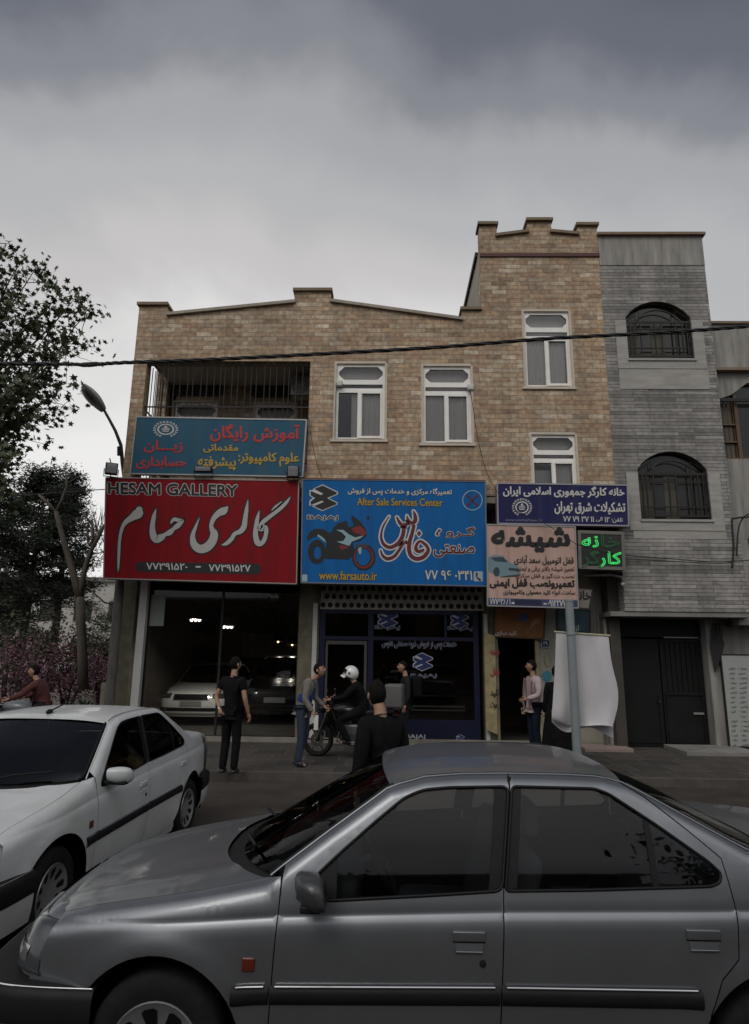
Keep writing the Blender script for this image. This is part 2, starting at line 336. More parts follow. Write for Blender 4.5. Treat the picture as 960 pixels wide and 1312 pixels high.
def side_panel(outer, holes, sgn, off=0.0, step=.04):
    outer = dens(outer, step, True); outer = [q for i, q in enumerate(outer)]; holes = [dens(h, step, True) for h in holes]
    pts = []
    x0, x1 = min(p[0] for p in outer), max(p[0] for p in outer)
    for dz in [-.62, -.55, -.48, -.40, -.33, -.27, -.21, -.15, -.10, -.07, .05, .09, .13, .17, .21, .25, .29, .33, .37, .41, .45, .49, .53]:
        for x in np.arange(x0, x1, step): pts.append((x, crease(x)+dz))
    for dz in (-.05, -.034, -.02, -.006, .0, .012):
        for x in np.arange(x0, x1, .012): pts.append((x, crease(x)+dz))
    for d in (.005, .011, .018, .026, .036, .048):  # rows that follow the rounded top edge
        L_ = dens(CE, .016)
        for i in range(1, len(L_)-1):
            t = np.array(L_[i+1])-np.array(L_[i-1]); t /= np.linalg.norm(t); pts.append((L_[i][0]+t[1]*d, L_[i][1]-t[0]*d))
    pts = np.array(pts); ok = inside(pts, outer) & (dist_poly(pts, outer, True) > .006)
    for h in holes: ok &= ~inside(pts, h) & (dist_poly(pts, h, True) > .006)
    V, F = fill(outer, holes, [tuple(p) for p in pts[ok]])
    A = np.array(V); y = Sfull(A[:, 0], A[:, 1])-off
    vs = [(a[0], sgn*w, a[1]) for a, w in zip(V, y)]
    return vs, [tuple(reversed(f)) if sgn > 0 else f for f in F]
def shift(line, d):
    """offset a polyline by d to its left"""
    o = []
    for i in range(len(line)):
        a = np.array(line[max(i-1, 0)]); b = np.array(line[min(i+1, len(line)-1)]); t = (b-a)/np.linalg.norm(b-a); o.append((line[i][0]-t[1]*d, line[i][1]+t[0]*d))
    return o
def arc(cx, cz, r, a0, a1, n=22): return [(cx+r*math.cos(R(a0+(a1-a0)*i/n)), cz+r*math.sin(R(a0+(a1-a0)*i/n))) for i in range(n+1)]
def ce_part(x0, x1):
    z0, z1 = edge_at(x0)[0], edge_at(x1)[0]; return [(x0, z0)]+[p for p in CE if x0 < p[0] < x1]+[(x1, z1)]
def rcorner(poly, r, n=4):
    o = []; m = len(poly)
    for i in range(m):
        p = np.array(poly[i], float); a = np.array(poly[i-1], float)-p; b = np.array(poly[(i+1) % m], float)-p
        la, lb = np.linalg.norm(a), np.linalg.norm(b); k = min(r, la*.45, lb*.45); A = p+a/la*k; B = p+b/lb*k
        for t in np.linspace(0, 1, n+1): o.append(tuple((1-t)**2*A+2*t*(1-t)*p+t*t*B))
    return o
FWIN = rcorner([(.60, .930), (.63, .958), (.754, 1.064), (.929, 1.202), (1.07, 1.305), (1.16, 1.338), (1.286, 1.350), (1.5665, 1.358), (1.4985, .952), (1.209, .931), (.771, .903), (.62, .897), (.592, .908)], .035)
RWIN = rcorner([(1.5825, 1.359), (1.972, 1.356), (2.035, 1.336), (2.22, 1.22), (2.431, 1.076), (2.474, 1.034), (2.463, 1.000), (2.42, .985), (1.896, .962), (1.5135, .951)], .022)
GAPF = [(.490, .24), (.492, .443), (.503, .681), (.514, .886), (.520, 1.016)]
GAPB = [(1.448, .24), (1.471, .464), (1.505, .951), (1.578, 1.4045)]
GAPR = [(2.345, .515), (2.404, .644), (2.485, .72), (2.509, .90), (2.500, 1.00), (2.49, 1.09), (2.36, 1.20), (2.20, 1.325), (2.13, 1.365), (2.10, 1.381)]
FPATH = smooth([(-.27, .800), (-.50, .762), (-.63, .712), (-.71, .63), (-.755, .49), (-.785, .25), (-.79, 0)], 2)
BPATH = smooth([(-.27, .806), (-.56, .800), (-.74, .765), (-.835, .67), (-.88, .46), (-.90, .2), (-.90, 0)], 2)
RPATH = smooth([(2.93, .822), (3.30, .778), (3.47, .725), (3.545, .62), (3.565, .35), (3.57, 0)], 2)
def sweep(mb, path, sect, close=False):
    """path of (x, y) swept with a section of (out, z); mirrored so that it spans the car"""
    full = [(x, -y) for x, y in path]+[(x, y) for x, y in reversed(path[:-1])]; n = len(full); vs = []
    for i, (x, y) in enumerate(full):
        a = np.array(full[max(i-1, 0)]); b = np.array(full[min(i+1, n-1)]); t = (b-a)/np.linalg.norm(b-a); nx, ny = t[1], -t[0]
        c = np.array([1.3, 0])-np.array([x, y])
        if nx*c[0]+ny*c[1] > 0: nx, ny = -nx, -ny
        for o, z in sect: vs.append((x+nx*o, y+ny*o, z))
    m = len(sect); fs = [(i*m+j, (i+1)*m+j, (i+1)*m+j+1, i*m+j+1) for i in range(n-1) for j in range(m-1)]
    return mb.add(vs, fs)
def cut_path(path, s0, s1):
    """part of a path by fraction of its length (0 = side, 1 = middle)"""
    P = np.array(path); d = np.r_[0, np.cumsum(np.linalg.norm(np.diff(P, axis=0), axis=1))]; d /= d[-1]
    q = np.linspace(s0, s1, 14); return [(float(np.interp(t, d, P[:, 0])), float(np.interp(t, d, P[:, 1]))) for t in q]
def half_sweep(mb, path, sect, sgn):
    n = len(path); vs = []
    for i, (x, y) in enumerate(path):
        a = np.array(path[max(i-1, 0)]); b = np.array(path[min(i+1, n-1)]); t = (b-a)/np.linalg.norm(b-a); nx, ny = t[1], -t[0]
        if nx*(1.3-x)-ny*y > 0: nx, ny = -nx, -ny
        for o, z in sect: vs.append((x+nx*o, sgn*(y+ny*o), z))
    m = len(sect); return mb.add(vs, [(i*m+j, (i+1)*m+j, (i+1)*m+j+1, i*m+j+1) for i in range(n-1) for j in range(m-1)])
def top_surf(mb, E, C, nv=33, pw=2.3, ridge=0.0, ymul=1.0):
    """a panel spanning the car: E = list of (x, y, z) at the side, C = list of (x, z) on the middle line, same count"""
    V = np.linspace(-1, 1, nv); vs = []
    for (xe, ye, ze), (xc_, zc_) in zip(E, C):
        for v in V:
            a = abs(v)**pw; rz = ridge*math.exp(-((abs(v)-.74)/.07)**2) if ridge else 0
            vs.append((xc_+(xe-xc_)*abs(v)**2.6, v*ye*ymul, zc_+(ze-zc_)*a+rz))
    return mb.add(vs, [(i*nv+j, (i+1)*nv+j, (i+1)*nv+j+1, i*nv+j+1) for i in range(len(E)-1) for j in range(nv-1)])
def edge_pts(x0, x1, n, dy=0.0):
    P = np.array(ce_part(x0, x1)); d = np.r_[0, np.cumsum(np.linalg.norm(np.diff(P, axis=0), axis=1))]; q = np.linspace(0, d[-1], n)
    o = []
    for t in q:
        x = float(np.interp(t, d, P[:, 0])); z = float(np.interp(t, d, P[:, 1])); o.append((x, Sv(x, z)-dy, z))
    return o
def along(C, n):
    P = np.array(C, float); d = np.r_[0, np.cumsum(np.linalg.norm(np.diff(P, axis=0), axis=1))]; q = np.linspace(0, d[-1], n)
    return [tuple(float(np.interp(t, d, P[:, k])) for k in range(P.shape[1])) for t in q]
def make_wheel(root, x, y, sgn, style):
    w = thing('wheel', '', '', (x, y, .30)); w.parent = root; del w['label']; del w['category']; BASE[w.name] = np.zeros(3)
    yo = sgn*.0
    t = MB().lathe([(.19, -.085), (.235, -.095), (.285, -.09), (.300, -.07), (.303, 0), (.300, .07), (.285, .09), (.235, .095), (.19, .085)], axis='y', n=40)
    t.obj('tyre', tyre_m, w, False, True, 50)
    o = sgn
    r = MB().lathe([(.002, o*.055), (.06, o*.058), (.12, o*.066), (.175, o*.082), (.192, o*.092), (.197, o*.086), (.19, o*.05), (.02, o*.02)], axis='y', n=40)
    r.obj('wheel_cover', hub_m, w, False, True, 60)
    k = 8 if style == 0 else 10
    for i in range(k):
        a = 2*math.pi*i/k+.2; s = MB()
        r0, r1, w0, w1 = (.085, .165, .020, .034) if style == 0 else (.105, .165, .016, .024)
        ol = [(r0, -w0), (r1-.012, -w1), (r1, -w1*.6), (r1, w1*.6), (r1-.012, w1), (r0, w0), (r0-.012, 0)]
        pts = [(p*math.cos(a)-q*math.sin(a), p*math.sin(a)+q*math.cos(a)) for p, q in ol]
        def hy(p): return o*(np.interp(math.hypot(*p), [.06, .12, .175], [.058, .066, .082])+.0025)
        cpt = (sum(p[0] for p in pts)/7, sum(p[1] for p in pts)/7)
        s.add([(p[0], hy(p), p[1]) for p in pts]+[(cpt[0], hy(cpt), cpt[1])], [(i2, (i2+1) % 7, 7) for i2 in range(7)])
        s.obj('vent_slot', black_trim, w, False)
    return w
def make_sedan(name, label, loc, rz, pm, glass_m, style, cat='car', group=None, scale=(1, 1, 1), bonnet_m=None):
    root = thing(name, label, cat, loc, rz, group); root.scale = scale
    r = .385; e = .0025
    for sg in (-1, 1):
        # front wing
        bot = [(-.600, .540), (-.31, .540)]+arc(0, .30, r, 140, 6, 18)+[(.40, .26), (.487, .24)]
        wing = bot+shift(GAPF, e)[1:4]+[(.5125, .985), (.44, .962)]+[p for p in reversed(CE) if p[0] < .44]
        vs, fs = side_panel(wing, [], sg); MB().add(vs, fs).obj('front_wing', pm, root, False, True, 35)
        fd = [(p[0], p[1]) for p in shift(GAPF, -e)]+[p for p in ce_part(.53, 1.572)][1:]+list(reversed(shift(GAPB, e)))[1:]
        fd = shift(GAPF, -e)[:-1]+[(.524, 1.0215)]+ce_part(.53, 1.574)+list(reversed(shift(GAPB, e)))[1:]
        vs, fs = side_panel(fd, [FWIN], sg); d1 = MB().add(vs, fs).obj('front_door', pm, root, False, True, 35)
        rd = shift(GAPB, -e)[:-1]+ce_part(1.583, 2.098)+list(reversed(shift(GAPR, e)))[1:]+arc(2.67, .30, r, 149, 172, 5)+[(2.22, .24)]
        vs, fs = side_panel(rd, [RWIN], sg); d2 = MB().add(vs, fs).obj('rear_door', pm, root, False, True, 35)
        rq = list(shift(GAPR, -e))[:-1]+[p for p in ce_part(2.112, 3.46)]+[(3.49, .90), (3.47, .575), (3.03, .575)]+arc(2.67, .30, r, 45, 144, 20)
        vs, fs = side_panel(rq, [], sg); MB().add(vs, fs).obj('rear_wing', pm, root, False, True, 35)
        # dark shell behind the gaps
        und = [(-.27, .57)]+arc(0, .30, r+.005, 135, 6, 14)+[(.40, .23), (2.28, .23)]+arc(2.67, .30, r+.005, 172, 45, 14)+[(3.4, .58), (3.4, .95), (2.7, .96), (2.52, .93), (1.5, .89), (.6, .86), (.45, .90), (-.2, .80), (-.48, .74)]
        vs, fs = side_panel(und, [], sg, .012); MB().add(vs, fs).obj('inner_shell', black_trim, root, False)
        for g, nm in ((GAPB, 0),):
            st = [(1.49, .94), (1.575, 1.395), (1.60, 1.395), (1.545, .94)]; vs, fs = side_panel(st, [], sg, .010); MB().add(vs, fs).obj('pillar_cover', black_trim, root, False)
        # sill
        MB().grid(lambda u, v: (u, sg*(Sv(u, .245)-.004-.03*v), .245-.09*v), np.linspace(.36, 2.30, 24), np.linspace(0, 1, 4), sg > 0).obj('sill', pm, root, False, True)
        # window glass, seals
        for win, d, ofs in ((FWIN, d1, 0), (RWIN, d2, 0)):
            vs, fs = side_panel(win, [], sg, .009); MB().add(vs, fs).obj('window', glass_m, d, False, True)
            w2 = dens(win, .03, True); w2.append(w2[0]); q = MB()
            q.tube([(x, sg*(Sv(x, z)-.001), z) for x, z in w2], .0075, 6, False); q.obj('window_seal', black_trim, d, False, True, 0)
        # black frame bands next to the centre pillar and the quarter-light bar
        for poly, d in (([(1.4985, .953), (1.440, .948), (1.500, 1.352), (1.565, 1.356)], d1), ([(1.5140, .953), (1.565, .955), (1.628, 1.356), (1.583, 1.356)], d2), ([(2.165, .973), (2.195, .975), (2.20, 1.225), (2.172, 1.245)], d2)):
            vs, fs = side_panel(poly, [], sg, .005); MB().add(vs, fs).obj('window_frame', black_trim, d, False)
        vs, fs = side_panel([(.606, .935), (.60, .912), (.625, .902), (.765, .907), (.765, 1.068), (.745, 1.052), (.63, .953)], [], sg, .004); MB().add(vs, fs).obj('mirror_base', black_plastic, d1, False)
        # mouldings with a bright bead
        for x0, x1, d in ((.33, .487, root), (.496, 1.468, d1), (1.478, 2.315, d2), (3.02, 3.42, root)):
            zt = lambda x: np.interp(x, [.3, .5, 1.5, 2.3, 3.4], [.580, .586, .602, .606, .60])
            xs = np.linspace(x0, x1, 12)
            q = MB().grid(lambda u, v: (u, sg*(Sv(u, zt(u)-.075*v/5)+[.001, .016, .019, .018, .014, .001][int(v)]), zt(u)-.0755*v/5), xs, range(6), sg > 0)
            h = q.obj('moulding', black_plastic, d, False, True, 60)
            MB().tube([(x, sg*(Sv(x, zt(x))+.013), zt(x)-.002) for x in np.linspace(x0+.02, x1-.02, 12)], .0045, 6).obj('chrome_bead', chrome, h if d is root else d, False, True)
        for x0, x1, z0, d in ((1.275, 1.412, .770, d1), (2.272, 2.415, .795, d2)):
            yy = Sv((x0+x1)/2, z0)
            q = MB().rbox(x0, x1, sg*yy-.004, sg*yy+.011*sg, z0-.002, z0+.036, .004) if sg > 0 else MB().rbox(x0, x1, -yy-.011, -yy+.004, z0-.002, z0+.036, .004)
            h = q.obj('handle', pm, d, False, True, 40)
            MB().add([(x0+.004, sg*(yy+.002), z0-.003), (x1-.004, sg*(yy+.002), z0-.003), (x1-.012, sg*(yy+.008), z0-.040), (x0+.012, sg*(yy+.008), z0-.040)], [(0, 1, 2, 3)] if sg < 0 else [(3, 2, 1, 0)]).obj('handle_recess', pm, d, False)
            MB().box(x0, x1, sg*(yy+.004)-.002, sg*(yy+.004)+.002, z0-.007, z0-.002).obj('finger_gap', black_trim, d, False)
            MB().tube([(x0+.012, sg*(yy+.004), z0-.043), (x1-.012, sg*(yy+.004), z0-.043)], .006, 6).obj('recess_lip', pm, d, False, True)
        yy = Sv(1.40, .69); MB().lathe([(.001, -.008), (.014, -.006), (.015, .01)], (1.40, sg*yy, .685), 'y', 14).obj('key_lock', black_plastic, d1, False, True)
        yy = Sv(.40, .66); MB().rbox(.37, .425, sg*yy-.008, sg*yy+.008, .635, .688, .006).obj('side_marker', amber_m, root, False, True)
        # door mirror: shell on a foot
        ym = Sv(.72, .95)
        m = MB()
        secs = []
        for t in np.linspace(0, 1, 9):
            w = .075+.012*math.sin(t*3.14)-.03*t**3; hgt = .052+.016*math.sin(t*2.6)-.012*t**3; cx = .665+.03*t+.010*t*t; cz = .982-.012*t; yv = ym+.045+.175*t
            if t > .95: w *= .6; hgt *= .6
            ring = []
            for k in range(16):
                a = 2*math.pi*k/16; ex = .7
                cxk, szk = math.cos(a), math.sin(a)
                X = math.copysign(abs(cxk)**ex, cxk)*w; Z = math.copysign(abs(szk)**ex, szk)*hgt
                if X > 0: X *= .55
                ring.append((cx+X-.018*szk, sg*yv, cz+Z))
            secs.append(ring)
        vs = [p for s_ in secs for p in s_]; fs = [(i*16+k, i*16+(k+1) % 16, (i+1)*16+(k+1) % 16, (i+1)*16+k) for i in range(8) for k in range(16)]
        fs += [tuple(range(15, -1, -1)), tuple(range(8*16, 9*16))]
        if sg > 0: fs = [tuple(reversed(f)) for f in fs]
        mm = m.add(vs, fs).obj('door_mirror', pm if style else mirror_dark, root, False, True, 50)
        MB().rbox(.625, .715, min(sg*(ym-.02), sg*(ym+.19)), max(sg*(ym-.02), sg*(ym+.19)), .905, .937, .012).obj('mirror_foot', black_plastic, mm, False, True)
        MB().add([(.713+.001*0, sg*(ym+.055), .935), (.735, sg*(ym+.205), .940), (.735, sg*(ym+.205), 1.012), (.715, sg*(ym+.055), 1.022)], [(0, 1, 2, 3)]).obj('mirror_glass', chrome, mm, False)
        # arch liners
        for c in (0.0, 2.67):
            MB().grid(lambda u, v: (c+(r+.012)*math.cos(u), sg*v, .30+(r+.012)*math.sin(u)), np.linspace(R(-12), R(192), 20), [.50, .60, .70, .79, .82 if c else .79], sg > 0).obj('arch_liner', black_trim, root, False, True)
            MB().add([(c-.42, sg*.50, .05), (c+.42, sg*.50, .05), (c+.42, sg*.50, .72), (c-.42, sg*.50, .72)], [(0, 1, 2, 3)]).obj('arch_wall', black_trim, root, False)
            make_wheel(root, c, sg*.715, sg, style)
            a = arc(c, .30, r, 175 if c == 0 else 172, 5 if c == 0 else 8, 26)
    # bonnet, glass and roof
    n = 18
    MB_h = top_surf(MB(), edge_pts(-.505, .425, n, .004), along([(-.640, .768), (-.57, .806), (-.3, .868), (-.05, .918), (.13, .945)], n), 41, 2.6, .007)
    MB_h.obj('bonnet', bonnet_m or pm, root, False, True, 60)
    top_surf(MB(), [(.415, .70, .948), (.455, .70, .958), (.50, .68, .975)], [(.135, .932), (.20, .945), (.27, .975)], 33, 2.3).obj('cowl', black_plastic, root, False, True)
    top_surf(MB(), edge_pts(.455, 1.02, 14, .022), along([(.22, .958), (.60, 1.18), (.99, 1.385)], 14), 33, 2.2).obj('windscreen', screen_glass if glass_m is car_glass else white_screen, root, False, True)
    top_surf(MB(), edge_pts(1.005, 2.12, 18, .0), along([(.96, 1.378), (1.05, 1.408), (1.30, 1.430), (1.58, 1.437), (1.9, 1.430), (2.10, 1.412), (2.16, 1.395)], 18), 37, 3.2).obj('roof', pm, root, False, True, 60)
    top_surf(MB(), edge_pts(2.145, 2.76, 14, .018), along([(2.175, 1.383), (2.5, 1.25), (2.87, 1.07)], 14), 33, 2.2).obj('rear_window', glass_m, root, False, True)
    top_surf(MB(), edge_pts(2.775, 3.46, 14, .0), along([(2.90, 1.060), (3.1, 1.055), (3.44, 1.035), (3.52, 1.0)], 14), 33, 2.6).obj('boot_lid', pm, root, False, True, 60)
    for sg in (-1, 1):  # pillar faces between glass and side skin, screen seals
        for x0, x1, nm, ins in ((.455, 1.02, 'a_pillar', .022), (2.145, 2.76, 'c_pillar', .018)):
            E0 = edge_pts(x0, x1, 14); q = MB()
            q.tube([(x, sg*(y-ins), z+.001) for x, y, z in E0], .011, 6); q.obj('screen_seal', black_trim, root, False, True)
        E0 = edge_pts(.46, 2.75, 40); MB().tube([(x, sg*(y+.004), z+.001) for x, y, z in E0], .0055, 6).obj('roof_gutter', pm if style == 0 else pm, root, False, True)
        E0 = edge_pts(1.05, 2.10, 24); MB().tube([(x, sg*(y-.012), z+.0035) for x, y, z in E0], .004, 6).obj('gutter_channel', black_trim, root, False, True)
    # nose between bonnet and bumper
    sect = [(.004, .530), (-.004, .60), (-.036, .68), (-.080, .735), (-.118, .766), (-.150, .780), (-.19, .787)]
    P = cut_path(FPATH, .17, 1.0); sweep(MB(), [(x, y) for x, y in P], [(o-.008, z) for o, z in sect]).obj('nose_panel', pm, root, False, True, 40)
    ls = [(-.01, .560), (.006, .568), (.004, .61), (-.018, .67), (-.052, .722), (-.075, .742), (-.10, .748)]
    for sg in (-1, 1):
        hl = half_sweep(MB(), cut_path(FPATH, .26, .74), ls, sg).obj('headlight', lens_m, root, False, True, 60)
        half_sweep(MB(), cut_path(FPATH, .34, .60), [(.006, .595), (.0035, .625), (-.010, .655)], sg).obj('reflector', lamp_in, hl, False, True)
        half_sweep(MB(), cut_path(FPATH, .25, .75), [(.002, .556), (.008, .562), (.002, .569)], sg).obj('lamp_surround', black_plastic, hl, False, True)
    gp = cut_path(FPATH, .77, 1.0); g = sweep(MB(), gp, [(.004, .595), (.0, .63), (-.030, .69), (-.062, .735)]).obj('grille', black_plastic, root, False, True)
    for z, o in ((.620, .006), (.650, -.004), (.685, -.022)):
        sweep(MB(), gp, [(o, z-.004), (o+.006, z), (o, z+.004)]).obj('grille_bar', hub_m, g, False, True)
    bp = sweep(MB(), BPATH, [(-.16, .540), (-.03, .540), (.005, .538), (.022, .528), (.030, .50), (.030, .415), (.024, .400)]).obj('front_bumper', black_plastic, root, False, True, 50)
    sweep(MB(), BPATH, [(.020, .400), (.020, .38), (.014, .29), (.0, .22), (-.06, .20)]).obj('bumper_skirt', pm, bp, False, True, 40)
    MB().tube([(x-.012, y, .5355) for x, y in [(a, -b) for a, b in BPATH]+[(a, b) for a, b in reversed(BPATH)]], .005, 6).obj('bumper_bead', chrome, bp, False, True)
    # tail
    sweep(MB(), cut_path(RPATH, .3, 1.0), [(-.01, .57), (0, .62), (0, .80), (-.02, .95), (-.06, 1.0)]).obj('tail_panel', pm, root, False, True, 40)
    bp = sweep(MB(), RPATH, [(-.03, .572), (.02, .572), (.042, .562), (.050, .53), (.050, .445), (.044, .430)]).obj('rear_bumper', black_plastic, root, False, True, 50)
    sweep(MB(), RPATH, [(.040, .430), (.040, .41), (.034, .32), (.0, .24)]).obj('bumper_skirt', pm, bp, False, True, 40)
    for sg in (-1, 1): half_sweep(MB(), cut_path(RPATH, .34, .70), [(.003, .66), (.004, .80), (-.006, .88)], sg).obj('tail_light', amber_m, root, False, True)
    # inside
    MB().box(-.40, 3.3, -.68, .68, .18, .26).obj('floor_pan', dark_in, root, False)
    MB().box(2.50, 3.2, -.66, .66, .26, .93).obj('parcel_shelf', dark_in, root, False)
    MB().box(-.45, .30, -.49, .49, .26, .78).obj('engine_bay', dark_in, root, False)
    MB().rbox(.38, .86, -.70, .70, .70, .945, .05).obj('dashboard', dark_in, root, False, True)
    for y in (-.36, .36):
        s = MB().rbox(1.06, 1.56, y-.24, y+.24, .36, .55, .06).rbox(1.46, 1.62, y-.23, y+.23, .45, 1.05, .06, Matrix.Rotation(R(14), 3, 'Y'), (1.54, y, .5)).obj('front_seat', seat_m, root, False, True, 60)
        MB().rbox(1.66, 1.74, y-.13, y+.13, 1.09, 1.25, .035).obj('headrest', seat_m, s, False, True, 60)
    MB().rbox(2.0, 2.5, -.62, .62, .36, .55, .06).rbox(2.40, 2.56, -.62, .62, .45, 1.0, .06, Matrix.Rotation(R(16), 3, 'Y'), (2.48, 0, .5)).obj('rear_seat', seat_m, root, False, True, 60)
    q = MB(); c = Vector((.95, -.36, .97)); ax = Vector((.9, 0, .42)).normalized(); u = Vector((0, 1, 0)); w = ax.cross(u)
    q.tube([c+(u*math.cos(a)+w*math.sin(a))*.185 for a in np.linspace(0, 2*math.pi, 33)], .015, 8, False); q.tube([c-u*.18, c+u*.18], .02, 6); q.tube([c, c-ax*.3], .03, 6)
    q.obj('steering_wheel', black_plastic, root, False, True)
    MB().rbox(.94, .98, -.13, .13, 1.255, 1.315, .015).obj('cabin_mirror', black_plastic, root, False, True)
    if style == 1 and not group: MB().sphere((1.10, 0, 1.425), .03, 10, 7, (1.6, .8, .8)).tube([(1.10, 0, 1.43), (1.45, 0, 1.50), (1.80, 0, 1.56)], [.008, .005, .003], 6).obj('aerial', black_trim, root, False, True)
    for y, L_ in ((-.30, .44), (.30, .42)):   # wipers lying on the screen
        p0 = Vector((.21, y+.30, .972)); p1 = Vector((.345, y-.22, 1.045)); w_ = MB().tube([p0, (p0+p1)/2+Vector((-.02, 0, .02)), p1], .008, 6).obj('wiper', black_trim, root, False, True)
    return root
# ---------------------------------------------------------------- ground
asphalt = mat('asphalt', (0.048, 0.040, 0.033), 0.92, spec=.25, var=0.40, vscale=1.2, bump=0.5, bscale=70, dirt=((0.075, 0.064, 0.052), 0.5, 0.45, 0.75))
KY = 10.95   # kerb line
struct(MB().add([(-700, -700, -.02), (700, -700, -.02), (700, 1500, -.02), (-700, 1500, -.02)], [(0, 1, 2, 3)]).obj('ground', mat('dry_earth', (0.10, 0.085, 0.06), 0.95, var=0.35, vscale=0.6)))
struct(MB().add([(-80, -4.6, 0), (80, -4.6, 0), (80, KY, 0), (-80, KY, 0)], [(0, 1, 2, 3)]).obj('road', asphalt))
tile_m = brick('pavement_tiles', 0.62, 0.62, [(0.036, 0.031, 0.026), (0.060, 0.051, 0.043), (0.048, 0.042, 0.036), (0.032, 0.028, 0.024)], (0.085, 0.076, 0.066), 0.03, 0.85, 0.3, 'XY', 0.4, grime=0.25)
struct(MB().box(-80, 80, KY+.14, 14.75, -.01, .12).obj('pavement', tile_m))
struct(MB().box(-80, 80, KY, KY+.138, -.01, .125).obj('kerb', mat('kerb_concrete', (0.075, 0.066, 0.056), 0.9, var=0.3, vscale=3, bump=0.3)))
struct(MB().box(-80, 80, -9.0, -4.62, -.01, .12).obj('far_pavement', tile_m))
struct(MB().add([(-80, 14.75, .02), (-6.3, 14.75, .02), (-6.3, 60, .02), (-80, 60, .02)], [(0, 1, 2, 3)]).obj('park_path', mat('park_gravel', (0.20, 0.18, 0.15), 0.95, var=0.25, vscale=2.5, bump=0.5)))

# ---------------------------------------------------------------- cars in the road
silver = paint('silver_car_paint', (0.205, 0.217, 0.232), 0.80, 0.40, .10)
dusty = mat('dusty_silver_paint', (0.165, 0.174, 0.184), 0.48, 0.7, var=0.06, vscale=2.2, coat=0.3, dirt=((0.42, 0.42, 0.41), 3.2, 0.56, 0.74), stretch=(1.0, .45, 1))
white = paint('white_car_paint', (0.54, 0.555, 0.56), 0.0, 0.34, .08, ((0.40, 0.40, 0.385), 2.0, 0.52, 0.80))
make_sedan('silver_sedan', 'silver four-door saloon parked side-on across the foreground, dusty bonnet and clear windows', (-0.98, 3.97, 0), 0, silver, car_glass, 0, bonnet_m=dusty)
make_sedan('white_sedan', 'white four-door saloon with blacked-out side windows parked nose-on beside the silver saloon', (-3.14, 5.03, 0), R(90)-R(3.3), white, tint_glass, 1)
# ---------------------------------------------------------------- the stone-faced building with the shops
YF = 14.0; YG = 14.75
stone = brick('tan_stone_courses', 0.35, 0.112, [(0.26, 0.18, 0.115), (0.44, 0.33, 0.22), (0.36, 0.23, 0.14), (0.49, 0.385, 0.265), (0.385, 0.295, 0.20), (0.47, 0.32, 0.195), (0.31, 0.235, 0.165), (0.60, 0.50, 0.365)], (0.20, 0.15, 0.105), 0.011, 0.8, 0.5, 'XZ', 0.6)
olive_stone = mat('olive_stone', (0.13, 0.115, 0.075), 0.75, var=0.3, vscale=5, bump=0.3)
coping_m = mat('coping_stone', (0.33, 0.29, 0.23), 0.8, var=0.2, vscale=5)
plaster = mat('beige_plaster', (0.40, 0.35, 0.28), 0.85, var=0.15, vscale=1.5)
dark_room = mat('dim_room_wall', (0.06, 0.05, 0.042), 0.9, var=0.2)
white_alu = mat('white_window_frame', (0.86, 0.83, 0.78), 0.45, var=0.06, vscale=4)
beige_trim = mat('beige_window_trim', (0.55, 0.49, 0.40), 0.7, var=0.12)
pane_m = glass('window_pane', (0.93, 0.93, 0.93), 0.9, ior=1.5)
curtain_m = mat('grey_curtain', (0.80, 0.76, 0.70), 0.9, var=0.08, vscale=3, stretch=(6, 6, .4))
iron = mat('dark_iron', (0.022, 0.018, 0.016), 0.55, 0.3, var=0.3, vscale=9)
concrete = mat('grey_concrete', (0.20, 0.19, 0.175), 0.9, var=0.25, vscale=1.3, bump=0.2)
red_mold = mat('dark_red_moulding', (0.075, 0.022, 0.016), 0.6)

bld = thing('stone_building', 'tan stone building with stepped parapet above the row of shop signs', 'building', (0, 14, 0))
XL = -5.99; XB = -1.83; XT = 2.18; XR = 5.03
# openings of the upper front wall (x0, x1, z0, z1)
def wrect(px0, py0, px1, py1, Y=YF):
    a = un(px0, py0, Y=Y); b = un(px1, py1, Y=Y); return [float(a[0]), float(b[0]), float(b[2]), float(a[2])]
WINS = [wrect(429, 462, 493.5, 563.5), wrect(539.5, 465, 606, 568.5), wrect(668, 395, 735, 496), wrect(678, 553, 743, 652)]
BAL = [-5.68, XB, 5.6, 8.66]
rect = lambda r: [(r[0], r[2]), (r[1], r[2]), (r[1], r[3]), (r[0], r[3])]
Q = lambda px, py: xz(px, py, YF)
top = [Q(763, 290), Q(740, 290), Q(740, 302), Q(707, 299), Q(706, 284), Q(676, 284), Q(676, 299), Q(637, 304), Q(636, 289), Q(615, 289)]
top[0] = (XR, top[0][1]); top[-1] = (XT, top[-1][1])
zt = top[0][1]
low = [(XT, Q(600, 398)[1]), Q(592, 398), Q(591, 411), Q(425, 388), Q(424, 374), Q(378, 374), Q(377, 389), Q(216, 405), Q(214, 392), (XL, Q(178, 392)[1])]
ZS = 5.45  # underside of the upper floors
outl = [(XL, ZS), (XR, ZS), (XR, zt)]+top[1:-1]+[(XT, zt)]+low
def wall_with_holes(outl, holes, y0, y1):
    m = MB(); V, F = fill(outl, holes); n = len(V)
    m.add([(x, y0, z) for x, z in V], F); m.add([(x, y1, z) for x, z in V], [tuple(reversed(f)) for f in F])
    for loop, inner in [(outl, False)]+[(h, True) for h in holes]:
        k = len(loop); a = sum(loop[i][0]*loop[(i+1) % k][1]-loop[(i+1) % k][0]*loop[i][1] for i in range(k))
        q = [(i, i+k, (i+1) % k+k, (i+1) % k) for i in range(k)]
        if (a < 0) != inner: q = [tuple(reversed(f)) for f in q]
        m.add([(x, y0, z) for x, z in loop]+[(x, y1, z) for x, z in loop], q)
    return m
balhole = [(BAL[0], ZS+.15), (BAL[1], ZS+.15), (BAL[1], BAL[3]), (BAL[0], BAL[3])]
